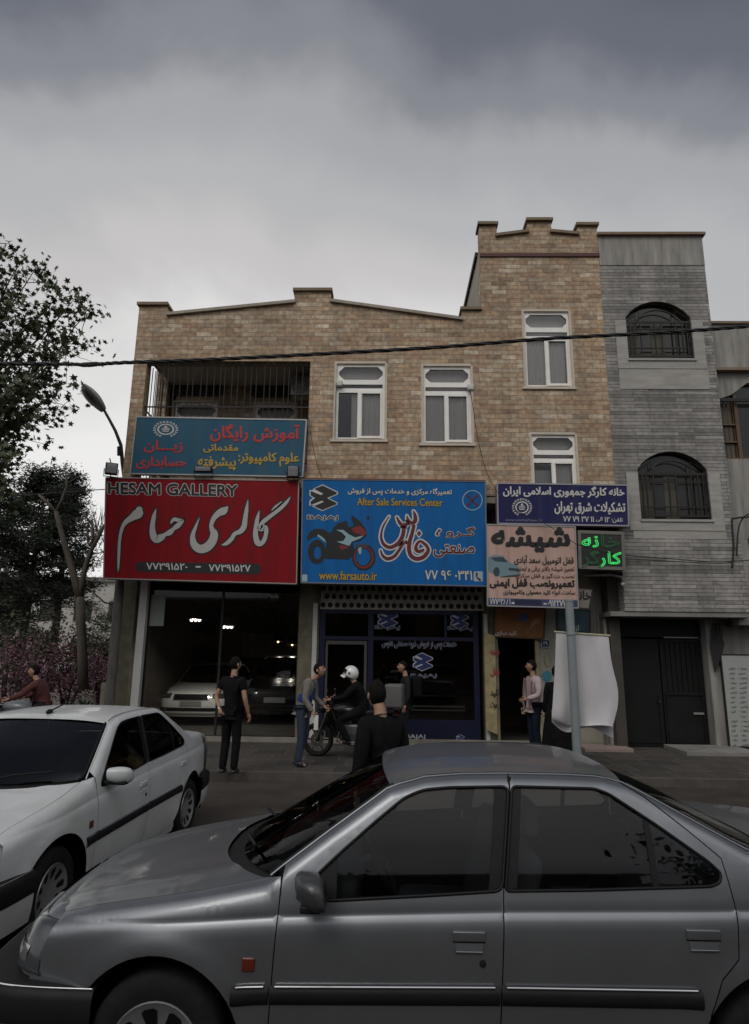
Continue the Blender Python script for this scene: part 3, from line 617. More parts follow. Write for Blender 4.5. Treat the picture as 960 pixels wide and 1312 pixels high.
wall_with_holes(outl, [rect(w) for w in WINS]+[balhole], YF, YF+.30).obj('front_wall', stone, bld)
# copings along the parapet
def coping(pts, y0, y1, name='coping', parent=bld, th=.075, over=.04, m=coping_m, matl=None):
    mb = MB()
    for (a, b) in zip(pts[:-1], pts[1:]):
        d = np.array([b[0]-a[0], b[1]-a[1]]); l = np.linalg.norm(d); d /= l; nrm = np.array([-d[1], d[0]])
        if nrm[1] < 0: nrm = -nrm
        A = np.array(a)-d*over; B_ = np.array(b)+d*over
        mb.prism([tuple(A+nrm*.003), tuple(B_+nrm*.003), tuple(B_+nrm*th), tuple(A+nrm*th)], y0, y1)
    return mb.obj(name, matl or coping_m, parent)
cap_brown = mat('brown_coping_edge', (0.20, 0.15, 0.10), 0.8, var=0.2)
for seg in ([low[9], low[8]], [low[7], low[6]], [low[5], low[4]], [low[3], low[2]], [low[1], (XT-.04, low[0][1])], [top[9], top[8]], [top[7], top[6]], [top[5], top[4]], [top[3], top[2]], [top[1], (XR, zt)]):
    seg = sorted(seg)
    coping(seg, YF-.07, YF+.38, matl=cap_brown if seg[0][1] > 11 or abs(seg[0][1]-seg[1][1]) < .03 else coping_m)
zz = Q(690, 327)[1]
MB().box(XT-.01, XR+.01, YF-.035, YF-.002, zz-.05, zz+.04).obj('string_course', red_mold, bld)
# body behind the front wall
D0, D1 = YF+.30, 24.0
ZR = 9.35
mb = MB().box(XT, XT+.22, D0, D1, ZR, Q(615, 300)[1]-.35)
mb.obj('side_wall', plaster, bld)
coping([(XT-.06, 0), (XT+.30, 0)], 0, 1).data  # placeholder shape replaced below
bpy.data.objects.remove([o for o in bld.children if o.name.startswith('coping')][-1])
MB().box(XT-.06, XT+.28, D0+.09, D1, Q(615, 300)[1]-.348, Q(615, 300)[1]-.23).obj('coping', iron, bld)
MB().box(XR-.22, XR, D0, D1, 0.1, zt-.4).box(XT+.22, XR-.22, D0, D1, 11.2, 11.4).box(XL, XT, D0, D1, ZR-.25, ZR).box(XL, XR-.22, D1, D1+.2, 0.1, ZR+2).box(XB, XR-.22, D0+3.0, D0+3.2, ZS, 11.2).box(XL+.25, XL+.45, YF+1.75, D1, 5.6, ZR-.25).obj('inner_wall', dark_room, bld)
# floor of the upper storey, its underside over the pavement
MB().box(XL, XR, D0, D1, ZS-.02, ZS+.13).obj('floor_slab', concrete, bld)
MB().box(XL+.1, XR-.05, YF+.02, YG+.3, ZS-.16, ZS-.022).obj('soffit', plaster, bld)
# balcony: back wall, ceiling, windows, grille
YBK = YF+1.75
bk = [(XL+.35, 5.6), (XB, 5.6), (XB, ZR-.25), (XL+.35, ZR-.25)]
bw = [wrect(222, 514, 277, 556, YBK), wrect(325, 516, 379, 558, YBK)]
bw = [[w[0], w[1], w[3]-1.75, w[3]+.02] for w in bw]
wall_with_holes(bk, [rect(w) for w in bw], YBK, YBK+.2).obj('balcony_wall', stone, bld)
MB().box(XL+.31, XB, D0, YBK-.002, 8.80, ZR-.26).obj('balcony_ceiling', mat('ceiling_paint', (.50, .46, .40), .9, var=.1), bld)
MB().box(XB-.002, XB+.2, D0, YBK, 5.6, 8.8).obj('balcony_side', stone, bld)
MB().box(XL+.02, XL+.30, YBK-.25, YBK+.02, 5.58, ZR-.26).obj('balcony_post', stone, bld)
def make_window(r, Y, parent, name='window', deep=.055, curtain=True, arch=True, span=(.04, .98), blind=.60):
    """white casement window: octagonal fanlight, thin middle light, one fixed and one opening light below"""
    x0, x1, z0, z1 = r; w, h = x1-x0, z1-z0; y = Y+deep
    X = lambda u: x0+u*w
    Z = lambda v: z0+v*h
    oc = lambda u0, v0, u1, v1, c: [(X(u0+c), Z(v0)), (X(u1-c), Z(v0)), (X(u1), Z(v0+c*w/h)), (X(u1), Z(v1-c*w/h)), (X(u1-c), Z(v1)), (X(u0+c), Z(v1)), (X(u0), Z(v1-c*w/h)), (X(u0), Z(v0+c*w/h))]
    rc = lambda u0, v0, u1, v1: [(X(u0), Z(v0)), (X(u1), Z(v0)), (X(u1), Z(v1)), (X(u0), Z(v1))]
    out = rc(.045, .02, .985, .965)
    holes = [oc(.09, .765, .945, .93, .10) if arch else rc(.09, .765, .945, .93), rc(.09, .655, .945, .705), rc(.09, .035, .46, .60), rc(.55, .055, .90, .585)]
    fr = wall_with_holes(out, holes, y, y+.06).obj(name, white_alu, parent)
    MB().prism(rc(.475, .025, .535, .615), y-.022, y-.001).prism(rc(.535, .587, .93, .62), y-.022, y-.001).prism(rc(.535, .025, .93, .053), y-.022, y-.001).prism(rc(.902, .053, .93, .587), y-.022, y-.001).obj('casement', white_alu, fr)
    MB().prism(rc(.0, .965, 1, 1.0), y-.05, y+.05).prism(rc(.0, .0, .045, .965), Y-.012, y+.05).prism(rc(.985, .0, 1.03, .965), Y-.012, y+.03).obj('reveal', beige_trim, fr)
    MB().prism(rc(-.05, -.03, 1.05, -.002), Y-.04, y+.06).obj('sill', beige_trim, fr)
    MB().prism(rc(.05, .022, .98, .96), y+.028, y+.032).obj('glass', pane_m, fr)
    if curtain:
        q = MB(); us = np.linspace(span[0], span[1], 60)
        q.grid(lambda u, v: (X(u), y+.12+.018*math.sin(u*62+math.sin(u*21)*1.5), Z(v)), us, [.0, .62], True)
        q.obj('curtain', curtain_m, fr, True, True)
        MB().prism(rc(.02, blind, 1.0, 1.0), y+.20, y+.21).obj('blind', curtain_m, fr)
    return fr
for i, w in enumerate(WINS):
    f = make_window(w, YF, bld, span=((.34, .98), (.04, .98), (.04, .90), (.5, .98))[i], blind=(.78, .60, .66, .60)[i])
    if i == 3: MB().prism([(w[0]+.15, w[2]+.6), (w[0]+.5, w[2]+.6), (w[0]+.5, w[2]+.95), (w[0]+.15, w[2]+.95)], YF+.26, YF+.27).obj('paper_notice', mat('white_paper', (.6, .6, .57), .9), f)
for w in bw: make_window(w, YBK, bld, curtain=True, deep=.03)
# dark arched brick bands over the balcony windows
for w in bw:
    MB().prism(rcorner([(w[0]-.1, w[3]+.12), (w[1]+.15, w[3]+.12), (w[1]+.15, w[3]+.55), (w[0]-.1, w[3]+.55)], .2), YBK-.03, YBK-.002).obj('window_hood', mat('soot_brown', (.05, .04, .032), .9, var=.3), bld)
g = MB()
for i in range(26):
    x = BAL[0]+.08+i*(BAL[1]-BAL[0]-.12)/25+random.uniform(-.03, .03)
    g.tube([(x, YF+.10, 6.0), (x+random.uniform(-.01, .01), YF+.10, BAL[3])], .012, 6)
for z in (6.2, 7.55, 8.60): g.box(BAL[0], BAL[1], YF+.085, YF+.115, z-.014, z+.014)
for i in range(7):
    y = YF+.38+i*.19; g.tube([(XL+.25, y, 6.0), (XL+.25, y, 8.75)], .012, 6)
for z in (6.2, 7.55): g.box(XL+.236, XL+.264, YF+.3, YBK-.25, z-.014, z+.014)
g.obj('balcony_grille', iron, bld)
for i, (px, py) in enumerate(((435, 491), (603, 496))):
    p = un(px, py, Y=YF-.03); MB().rbox(p[0]-.07, p[0]+.07, YF-.06, YF+.06, p[2]-.07, p[2]+.07, .02).obj('junction_box', mat('white_plastic', (.55, .54, .5), .5), bld, True, True)
# ground floor: piers, party walls, back wall, floor
XG = [-6.02, -5.72, -1.98, -1.52, 2.22, 2.40, 3.62, 5.03]
zB = ZS-.16
for x0, x1 in ((XG[0], XG[1]), (XG[2], XG[3]), (XG[4]-.08, XG[5])): MB().box(x0, x1, YG, YG+.4, .1, zB).obj('pier', olive_stone, bld)
for x0, x1, h in ((XG[2]-.02+.34, XG[2]+.42, 3.1), (XG[4]-.06, XG[4]+.02, 2.9)): MB().box(x0, x1, YG-.055, YG-.002, .12, h).obj('steel_channel', mat('white_steel_channel', (.48, .47, .44), .5, var=.1), bld)
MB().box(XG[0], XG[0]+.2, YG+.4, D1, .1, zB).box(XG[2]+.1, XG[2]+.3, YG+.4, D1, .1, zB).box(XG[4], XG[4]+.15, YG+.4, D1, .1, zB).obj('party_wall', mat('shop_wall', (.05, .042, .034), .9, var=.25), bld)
MB().box(-6.02, 5.0, YG-.02, D1, .0, .16).obj('shop_floor', mat('shop_floor', (.10, .095, .085), .35, var=.2, vscale=3), bld)
MB().box(-6.02, 5.0, YG-.13, YG-.022, .0, .22).obj('threshold', mat('threshold_stone', (.22, .20, .17), .8, var=.2), bld)
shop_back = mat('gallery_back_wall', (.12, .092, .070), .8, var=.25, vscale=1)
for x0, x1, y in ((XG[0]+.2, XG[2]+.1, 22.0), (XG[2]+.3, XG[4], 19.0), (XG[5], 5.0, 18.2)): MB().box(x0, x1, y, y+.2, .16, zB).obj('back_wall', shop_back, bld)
# cladding of the wall left of the doorway right of the key shop
key_wall = mat('pale_shop_tiles', (.26, .245, .20), .6, var=.15, vscale=2)
MB().box(3.36, 4.95, YG, YG+.25, .16, zB).obj('shop_pier', key_wall, bld)
MB().box(XG[5], 3.36, YG+.02, YG+.2, 2.55, zB).obj('lintel', key_wall, bld)

# ---- car gallery front: white jamb, tall panes
glass_m = glass('shop_glass', (.78, .78, .76), .8, ior=1.45)
jamb = mat('white_jamb', (.55, .54, .51), .5, var=.08)
gx0 = -5.60
gf = MB().box(gx0, gx0+.17, YG-.10, YG+.05, .16, 4.0).obj('gallery_jamb', jamb, bld)
gal = MB()
for x in (gx0+.17, -3.75, -1.99): gal.box(x-.025, x+.025, YG+.10, YG+.15, .16, 4.6)
gal.box(gx0+.19, -2.0, YG+.09, YG+.16, 4.55, 4.62).box(gx0+.19, -2.0, YG+.09, YG+.16, .16, .22)
gw = gal.obj('gallery_window', iron, bld)
MB().box(gx0+.195, -3.775, YG+.12, YG+.128, .222, 4.548).box(-3.725, -2.017, YG+.12, YG+.128, .222, 4.548).obj('glass', glass_m, gw)
p0 = wrect(193, 762, 209, 802, YG+.08); MB().box(p0[0], p0[1], YG+.10, YG+.115, p0[2], p0[3]).obj('taped_notice', mat('pale_green_notice', (.30, .33, .30), .8), gw)
# pictures and doors on the gallery's back wall, dim lamps
for (a, b, c, d) in ((311, 812, 333, 842), (334, 812, 350, 842), (352, 818, 362, 842), (364, 816, 386, 842)):
    r_ = wrect(a, b, c, d, 21.9); MB().box(r_[0], r_[1], 21.9, 21.98, r_[2], r_[3]).obj('wall_panel', mat('pale_poster', (.42, .38, .31), .7, var=.5, vscale=6), bld)
lamp_glow = mat('lamp_glow', (1, .8, .5), .5, emit=(1.0, .66, .32), es=7)
lamp_white = mat('lamp_glow_white', (1, .95, .9), .5, emit=(1.0, .92, .8), es=4)
for (px, py, Y, big) in ((252, 783, 15.7, 1), (293, 792, 15.9, 1), (357, 813, 20, 0), (375, 817, 20, 0)):
    p = un(px, py, Y=Y); t = thing('ceiling_lamp', {252: 'left bright spot lamp glowing behind the gallery glass', 293: 'right bright spot lamp glowing behind the gallery glass', 357: 'small orange lamp over the dark car in the gallery, left of two', 375: 'small orange lamp over the dark car in the gallery, right of two'}[px], 'lamp', p, group='lamps inside the car gallery')
    MB().tube([(0, 0, 0), (0, 0, zB-p[2])], .012, 6).obj('rod', iron, t, False)
    MB().lathe([(.002, .07), (.10, .06), (.15, .02), (.16, -.20), (.152, -.20), (.142, .015), (.095, .05)], (0, 0, 0), 'z', 18).obj('shade', iron, t, False, True)
    q = MB()
    for dx in ((-.10, .0, .09) if big else (0,)): q.sphere((dx, -.02, -.215), .04 if big else .03, 8, 6)
    q.obj('bulb', lamp_white if big else lamp_glow, t, False, True)
    pl = bpy.data.lights.new('lamp_light', 'POINT'); pl.energy = 110 if big else 12; pl.color = (1, .95, .87); pl.shadow_soft_size = .07; po = bpy.data.objects.new('lamp_light', pl); COL.objects.link(po); po.parent = t; po.location = (0, 0, -.07)

# ---- motorcycle shop front: shutter, navy frame, panes
navy = mat('navy_shop_frame', (.006, .008, .030), .5, var=.2, spec=.3)
sh = MB(); bx0, bx1 = -1.50, 2.16
zs0, zs1 = 2.97, 3.75
nx = 23
hole = []
outl_s = [(bx0, zs0), (bx1, zs0), (bx1, zs1), (bx0, zs1)]
k = 0
for j in range(4):
    zc_ = zs0+.095+j*.19
    for i in range(nx):
        xc_ = bx0+.06+(i+.5*(j % 2))*.160
        if xc_+.07 > bx1: continue
        hole.append([(xc_+.060*math.cos(a), zc_+.062*math.sin(a)) for a in np.linspace(0, 2*math.pi, 9)[:-1]])
wall_with_holes(outl_s, hole, YG-.06, YG-.045).obj('shutter_grille', mat('worn_shutter_steel', (.34, .315, .27), .6, .0, var=.3, vscale=6), bld)
MB().box(bx0, bx1, YG+.05, YG+.07, zs0, zs1+.4).obj('shutter_box', iron, bld)
fy = YG-.03
fr = MB()
dxa, dxb = -1.44, -.42     # door bay
for x in (dxa, -.36, 1.98): fr.box(x-.06, x+.06, fy, fy+.1, .16, 2.96)
fr.box(-1.50, 2.04, fy-.002, fy+.098, 2.30, 2.38).box(-1.50, 2.04, fy-.002, fy+.098, 2.88, 2.96).box(-.30, 1.92, fy-.002, fy+.09, .16, .62).box(1.28, 1.34, fy-.001, fy+.09, 2.38, 2.88)
shopf = fr.obj('shop_frame', navy, bld)
MB().box(-.30, 1.92, fy+.04, fy+.048, .622, 2.298).box(-.30, 1.92, fy+.04, fy+.048, 2.382, 2.878).box(-1.38, -.42, fy+.04, fy+.048, 2.382, 2.878).obj('shop_pane', glass_m, bld)
dr = MB().box(-1.36, -1.31, fy+.02, fy+.07, .17, 2.28).box(-.50, -.44, fy+.02, fy+.07, .17, 2.28).box(-1.31, -.50, fy+.02, fy+.07, 2.20, 2.28).obj('door_frame', mat('grey_door_frame', (.07, .068, .066), .5, .3), bld)
# shelves and machines seen dimly inside
q = MB()
for z in (.9, 1.3, 1.7): q.box(.2, 1.9, 18.2, 18.9, z, z+.04)
q.obj('shop_shelf', mat('steel_shelf', (.22, .22, .21), .5, .3), bld)
for z in (.78, .86): MB().box(.55, 1.75, fy+.3, fy+.33, z, z+.035).obj('display_rail', mat('pale_rail', (.30, .29, .27), .5), bld)

# ---- key shop: open doorway, leaf with posters
MB().box(2.40, 2.46, YG-.05, YG+.05, .16, 2.55).box(3.28, 3.36, YG-.05, YG+.05, .16, 2.55).box(2.46, 3.28, YG-.05, YG+.05, 2.47, 2.55).obj('doorway_frame', mat('worn_cream_door', (.25, .22, .13), .6, var=.3), bld)
poster_y = mat('yellowed_poster', (.30, .25, .12), .7, var=.35, vscale=5)
dl = MB().prism([(2.14, .45), (2.38, .35), (2.38, 2.42), (2.14, 2.50)], YG-.17, YG-.14).obj('door_leaf', poster_y, bld)
POSTER = (dl, YG-.171)
# ---------------------------------------------------------------- grey stone house on the right
grey_stone = brick('grey_stone_strips', 0.95, 0.082, [(0.20, 0.188, 0.172), (0.30, 0.284, 0.262), (0.235, 0.222, 0.205), (0.37, 0.35, 0.322), (0.27, 0.255, 0.236), (0.17, 0.161, 0.148), (0.33, 0.312, 0.288)], (0.075, 0.075, 0.072), 0.010, 0.8, 0.37, 'XZ', 0.8, grime=0.25)
grey_slab = mat('grey_stone_slab', (0.34, 0.325, 0.298), 0.75, var=0.22, vscale=1.6, bump=0.2, stretch=(1, 1, 6))
streaky = mat('streaked_cement', (0.28, 0.268, 0.245), 0.9, var=0.35, vscale=2.2, bump=0.2, stretch=(3, 3, .35))
grille_m = mat('brown_black_grille', (0.020, 0.017, 0.013), 0.5, 0.3)
dusk_glass = mat('dark_window_glass', (0.022, 0.022, 0.018), 0.12, 0.0, var=0.3, vscale=3)
gh = thing('grey_house', 'narrow grey stone house with two arched barred windows and black doors', 'building', (6.3, 14, 0))
gx0_, gx1_ = XR+.004, 7.53
ztop = xz(830, 303, YF)[1]; zov = xz(860, 784, YF)[1]
def arch_rect(r, rise, n=14):
    x0, x1, z0, z1 = r; w = x1-x0; return [(x0, z0), (x1, z0)]+[(x1-w*i/n, z1-rise+rise*(1-(2*i/n-1)**2)**.8) for i in range(0, n+1)]
A1 = wrect(800, 386, 889, 460); A2 = wrect(817, 578, 912, 666)
A1 = [5.55, 7.06, A1[2], A1[3]]; A2 = [5.55, 7.08, A2[2], A2[3]]
zs_ = xz(830, 340, YF)[1]
zb_ = xz(830, 690, YF)[1]
wall_with_holes([(gx0_, zb_), (gx1_, zb_), (gx1_, zs_), (gx0_, zs_)], [arch_rect(A1, .42), arch_rect(A2, .42)], YF, YF+.3).obj('front_wall', grey_stone, gh)
MB().box(gx0_, gx1_, YF-.012, YF+.3, zs_+.002, ztop).obj('parapet', streaky, gh)
MB().box(gx0_-.02, gx1_+.06, YF-.09, YF+.35, ztop+.002, ztop+.07).obj('coping', cap_brown, gh)
# the broader lower storey over the doorway
gx2_ = 7.70
wall_with_holes([(gx0_, zov), (gx2_, zov), (gx2_-.10, zb_-.003), (gx0_, zb_-.003)], [], YF-.05, YF+.3).obj('jetty_wall', grey_stone, gh)
MB().box(gx0_-.3, gx2_, YF-.03, YG+.2, zov-.10, zov-.003).obj('soffit', concrete, gh)
for A in (A1, A2):
    o = arch_rect(A, .42); x0, x1, z0, z1 = A
    MB().box(x0-.26, x0-.004, YF-.022, YF-.002, z0-.25, z1-.5).box(x1+.004, x1+.26, YF-.022, YF-.002, z0-.25, z1-.5).box(x0, x1, YF-.022, YF-.002, z0-.25, z0-.01).obj('window_surround', grey_slab, gh)
    w = MB().prism(o, YF+.16, YF+.19).obj('arched_window', dusk_glass, gh)
    MB().prism([(x0+.05, z0+.05), (x0+.35, z0+.05), (x0+.30, z1-.55), (x0+.05, z1-.55)], YF+.155, YF+.158).prism([(x0+.62, z0+.05), (x0+.92, z0+.05), (x0+.92, z1-.55), (x0+.62, z1-.55)], YF+.155, YF+.158).obj('curtain', mat('brown_curtain', (.10, .095, .07), .9, var=.3, vscale=3, stretch=(8, 8, .4)), w)
    q = MB()
    oo = [(x, YF+.05, z) for x, z in o]; q.tube(oo+[oo[0]], .028, 6)
    zl = z1-.52
    q.box(x0, x1, YF+.035, YF+.065, zl-.02, zl+.03).box(x0, x1, YF+.035, YF+.065, zl-.19, zl-.165).box(x0, x1, YF+.035, YF+.065, z0+.07, z0+.11).box(x0, x1, YF+.035, YF+.065, z0+.28, z0+.305)
    for i, u in enumerate((.07, .13, .23, .45, .55, .77, .87, .94)): q.box(x0+u*(x1-x0)-.014, x0+u*(x1-x0)+.014, YF+.036, YF+.064, z0+.06, zl-.0)
    q.tube([(x0+(.22+.56*t)*(x1-x0), YF+.05, zl+.12+.19*math.sin(math.pi*t)**.7) for t in np.linspace(0, 1, 12)], .016, 6)
    q.tube([(x0+.05, YF+.05, z1-.42), (x0+.22*(x1-x0), YF+.05, zl+.30), (x0+.22*(x1-x0), YF+.05, zl)], .014, 6).tube([(x1-.05, YF+.05, z1-.42), (x1-.22*(x1-x0), YF+.05, zl+.30), (x1-.22*(x1-x0), YF+.05, zl)], .014, 6)
    q.obj('window_grille', grille_m, w)
    MB().box(x0-.03, x1+.03, YF-.05, YF+.16, z0-.055, z0-.003).obj('sill', grey_slab, w)
# slabs between the storeys
for x0, x1, z0, z1 in ((5.30, 7.34, A1[2]-.75, A1[2]-.262), (5.35, 7.36, A2[2]-.62, A2[2]-.262)): MB().box(x0, x1, YF-.014, YF-.003, z0, z1).obj('smooth_band', grey_slab, gh)
MB().box(gx1_-.2, gx1_, YF+.3, D1, 5, ztop-.2).box(gx0_, gx1_, D1, D1+.2, 0, ztop).box(gx0_+.02, gx1_, YF+.3, D1, ztop-.5, ztop-.3).box(gx0_+.02, gx2_-.12, YG+.3, YG+.5, 0, zov-.1).box(gx0_+.02, gx1_-.2, YF+1.8, YF+2, zov, ztop-.5).obj('inner_wall', dark_room, gh)
# black double doors under the jetty
black_door = mat('black_steel_door', (0.008, 0.0078, 0.0075), 0.6, 0.0, var=0.35, vscale=4, spec=.25)
for x0, x1, dy in ((gx0_-.28, gx0_-.02, -.25), (6.98, 7.25, -.20), (7.255, gx2_+.5, .05)): MB().box(x0, x1, YG+dy, YG+.3, .1, zov-.11).obj('door_pier', streaky, gh)
zd1 = zov-.55
for (x0, x1, kind) in ((gx0_, 6.02, 0), (6.05, 6.96, 1)):
    d = MB().box(x0, x1, YG+.06, YG+.10, .12, zd1).obj('door', black_door, gh)
    q = MB()
    if kind == 1:
        for i in range(7): xx = x0+.12+i*(x1-x0-.24)/6; q.box(xx-.012, xx+.012, YG+.035, YG+.058, 1.28, zd1-.06)
        q.box(x0+.04, x1-.04, YG+.03, YG+.059, 1.2, 1.27).box(x0+.04, x1-.04, YG+.03, YG+.059, zd1-.05, zd1+.0)
    q.box(x0+.05, x1-.05, YG+.04, YG+.059, .2, .26).box(x0+.05, x0+.09, YG+.04, YG+.058, .26, 1.2).box(x1-.09, x1-.05, YG+.04, YG+.058, .26, 1.2)
    q.obj('door_ribs', black_door, d)
    if kind == 1: MB().box(x1-.30, x1-.08, YG+.028, YG+.06, .80, .845).obj('letter_slot', mat('brass_grey', (.35, .34, .31), .4, .5), d)
    else: MB().lathe([(.001, -.05), (.03, -.045), (.03, 0)], (x1-.08, YG+.06, 1.05), 'y', 12).obj('door_knob', iron, d, True, True)
MB().box(gx0_, 6.97, YG+.05, YG+.11, zd1+.05, zov-.11).obj('transom_panel', black_door, gh)
MB().box(6.15, 6.90, YG+.03, YG+.055, zd1+.03, zd1+.055).obj('transom_trim', mat('pale_trim', (.3, .3, .28), .5), gh)
s1 = un(851, 962, Z=.16); tag(MB().rbox(5.9, 7.35, 13.55, 14.65, .115, .20, .012).obj('doorstep', concrete), 'long low concrete step in front of the black doors', 'doorstep')
tag(MB().rbox(4.02, 5.0, 13.9, 14.60, .115, .19, .012).obj('stone_step', mat('pinkish_stone', (.25, .19, .16), .8, var=.2)), 'low pinkish stone step behind the signpost and hanging banner', 'doorstep')

# ---------------------------------------------------------------- house at the right edge
nb = thing('plastered_house', 'grey plastered house at the right edge with brown framed window', 'building', (9.5, 14.3, 0))
YN = 14.25
def n(px, py): return xz(px, py, YN)
zt_ = n(940, 419)[1]; xa = 7.56
wb = [n(925, 575)[0], 9.6, n(930, 588)[1], n(930, 512)[1]]
wh = [(wb[0], wb[2]), (wb[1], wb[2]), (wb[1], wb[3]+.45), (wb[0]+.75, wb[3]+.42), (wb[0]+.35, wb[3]+.12), (wb[0], wb[3])]
zo0, zo1 = n(950, 760)[1], n(950, 690)[1]
wall_with_holes([(xa, 2.7), (14, 2.7), (14, zt_), (xa, zt_)], [wh, [(7.95, zo0), (13, zo0), (13, zo1), (7.95, zo1)]], YN, YN+.3).obj('front_wall', streaky, nb)
MB().box(xa-.02, 14, YN-.12, YN+.3, zt_-1.1, zt_).obj('parapet', streaky, nb)
MB().box(xa-.03, 14, YN-.18, YN+.33, zt_+.002, zt_+.06).box(xa, 14, YN-.16, YN-.01, zt_-1.17, zt_-1.102).obj('coping', cap_brown, nb)
MB().box(xa, 14, YN-.05, YN-.002, zt_-1.9, zt_-1.82).obj('ledge', iron, nb)
brown_fr = mat('brown_window_frame', (.10, .058, .028), .5, var=.2)
q = MB().box(wb[0], wb[1], YN+.08, YN+.14, wb[2], wb[2]+.06).box(wb[0]+.42, wb[0]+.50, YN+.07, YN+.15, wb[2], wb[3]+.3).box(wb[0], wb[0]+.06, YN+.08, YN+.14, wb[2], wb[3])
for i in range(1, 3): q.box(wb[0], wb[0]+.42, YN+.085, YN+.13, wb[2]+i*.42, wb[2]+i*.42+.035)
wn = q.obj('window', brown_fr, nb)
MB().box(wb[0], wb[1], YN+.15, YN+.17, wb[2], wb[3]+.5).obj('glass', dusk_glass, wn)
MB().grid(lambda u, v: (u, YN+.145+.01*math.sin(u*60), v), np.linspace(wb[0], wb[0]+.42, 24), [wb[2], wb[3]+.1], True).obj('curtain', mat('tan_curtain', (.13, .10, .07), .9, var=.2), wn, True, True)
MB().box(7.95, 13, YN+.9, YN+1, zo0, zo1).box(7.95, 13, YN+.3, YN+1, zo0-.06, zo0-.003).obj('loggia', dark_room, nb)
q = MB().box(7.9, 13, YN-.02, YN+.02, zo0+.55, zo0+.60).box(7.9, 13, YN-.02, YN+.02, zo0, zo0+.04)
for i in range(18): q.box(8+i*.27, 8.02+i*.27, YN-.01, YN+.01, zo0, zo0+.56)
q.obj('railing', grille_m, nb)
MB().box(7.72, 14, YG+.1, YG+.3, .1, 2.7).obj('lower_wall', concrete, nb)
MB().box(xa+.2, 14, YN+.3, D1, zt_-.3, zt_-.1).box(xa, xa+.2, YN+.3, D1, 2.7, zt_-.1).box(8, 14, D1, D1+.2, 0, zt_).obj('inner_wall', dark_room, nb)
# rate board leaning by its wall
def price_rows(a):
    return ''
bd = thing('price_board', 'tall white board with rows of small dark handwriting at right edge', 'board', (7.65, YG-.25, .2))
bx = [7.21, 8.15, .20, 2.06]
MB().rbox(bx[0], bx[1], YG-.30, YG-.27, bx[2], bx[3], .008).obj('panel', mat('white_board', (.33, .34, .32), .5, var=.06), bd)
MB().box(bx[0]-.03, bx[0]-.002, YG-.31, YG-.26, bx[2], bx[3]).box(bx[0]-.03, bx[1], YG-.31, YG-.26, bx[3]+.002, bx[3]+.03).obj('frame', grille_m, bd)
# ---------------------------------------------------------------- writing
_F = {}
def _f(ch, iso, fin=None, ini=None, med=None): _F[ch] = (iso, fin, ini, med)
for ch, c, k in (('ا', 0xFE8D, 2), ('آ', 0xFE81, 2), ('ب', 0xFE8F, 4), ('پ', 0xFB56, 4), ('ت', 0xFE95, 4), ('ج', 0xFE9D, 4), ('ح', 0xFEA1, 4), ('خ', 0xFEA5, 4), ('د', 0xFEA9, 2), ('ذ', 0xFEAB, 2), ('ر', 0xFEAD, 2), ('ز', 0xFEAF, 2), ('س', 0xFEB1, 4), ('ش', 0xFEB5, 4), ('ص', 0xFEB9, 4), ('ض', 0xFEBD, 4), ('ط', 0xFEC1, 4), ('ع', 0xFEC9, 4), ('غ', 0xFECD, 4), ('ف', 0xFED1, 4), ('ق', 0xFED5, 4), ('ک', 0xFB8E, 4), ('گ', 0xFB92, 4), ('ل', 0xFEDD, 4), ('م', 0xFEE1, 4), ('ن', 0xFEE5, 4), ('ه', 0xFEE9, 4), ('و', 0xFEED, 2), ('ی', 0xFBFC, 4)):
    _f(ch, *[chr(c+i) for i in range(k)])
_F['ه'] = ('ه',)+_F['ه'][1:]
_F['L'] = ('\ufefb', '\ufefc', None, None)  # lam-alef
_F['ـ'] = ('ـ', 'ـ', 'ـ', 'ـ')
def shape(s):
    s = s.replace('لا', 'L'); words = []
    for w in s.split(' '):
        if not any(c in _F for c in w): words.append(w); continue
        o = []
        for i, c in enumerate(w):
            if c not in _F: o.append(c); continue
            p = i > 0 and w[i-1] in _F and _F[w[i-1]][2] is not None; n_ = i+1 < len(w) and w[i+1] in _F and _F[c][2] is not None
            fm = _F[c]; o.append(fm[3] if p and n_ else fm[1] if p else fm[2] if n_ else fm[0])
        words.append(''.join(reversed(o)))
    return ' '.join(reversed(words))
def text_mesh(s, off, shear=0.0):
    cu = bpy.data.curves.new('lettering', 'FONT'); cu.body = s; cu.size = 1; cu.offset = off; cu.shear = shear; cu.resolution_u = 4
    o = bpy.data.objects.new('lettering', cu); COL.objects.link(o)
    dg = bpy.context.evaluated_depsgraph_get(); me = bpy.data.meshes.new_from_object(o.evaluated_get(dg))
    V = np.array([v.co[:] for v in me.vertices]); F = [tuple(p.vertices) for p in me.polygons]
    bpy.data.objects.remove(o); bpy.data.curves.remove(cu); bpy.data.meshes.remove(me); return V, F
def P3(px, py, Y): p = un(px, py, Y=Y); return (float(p[0]), Y, float(p[2]))
SL = .013   # the signs' lines fall a little to the right
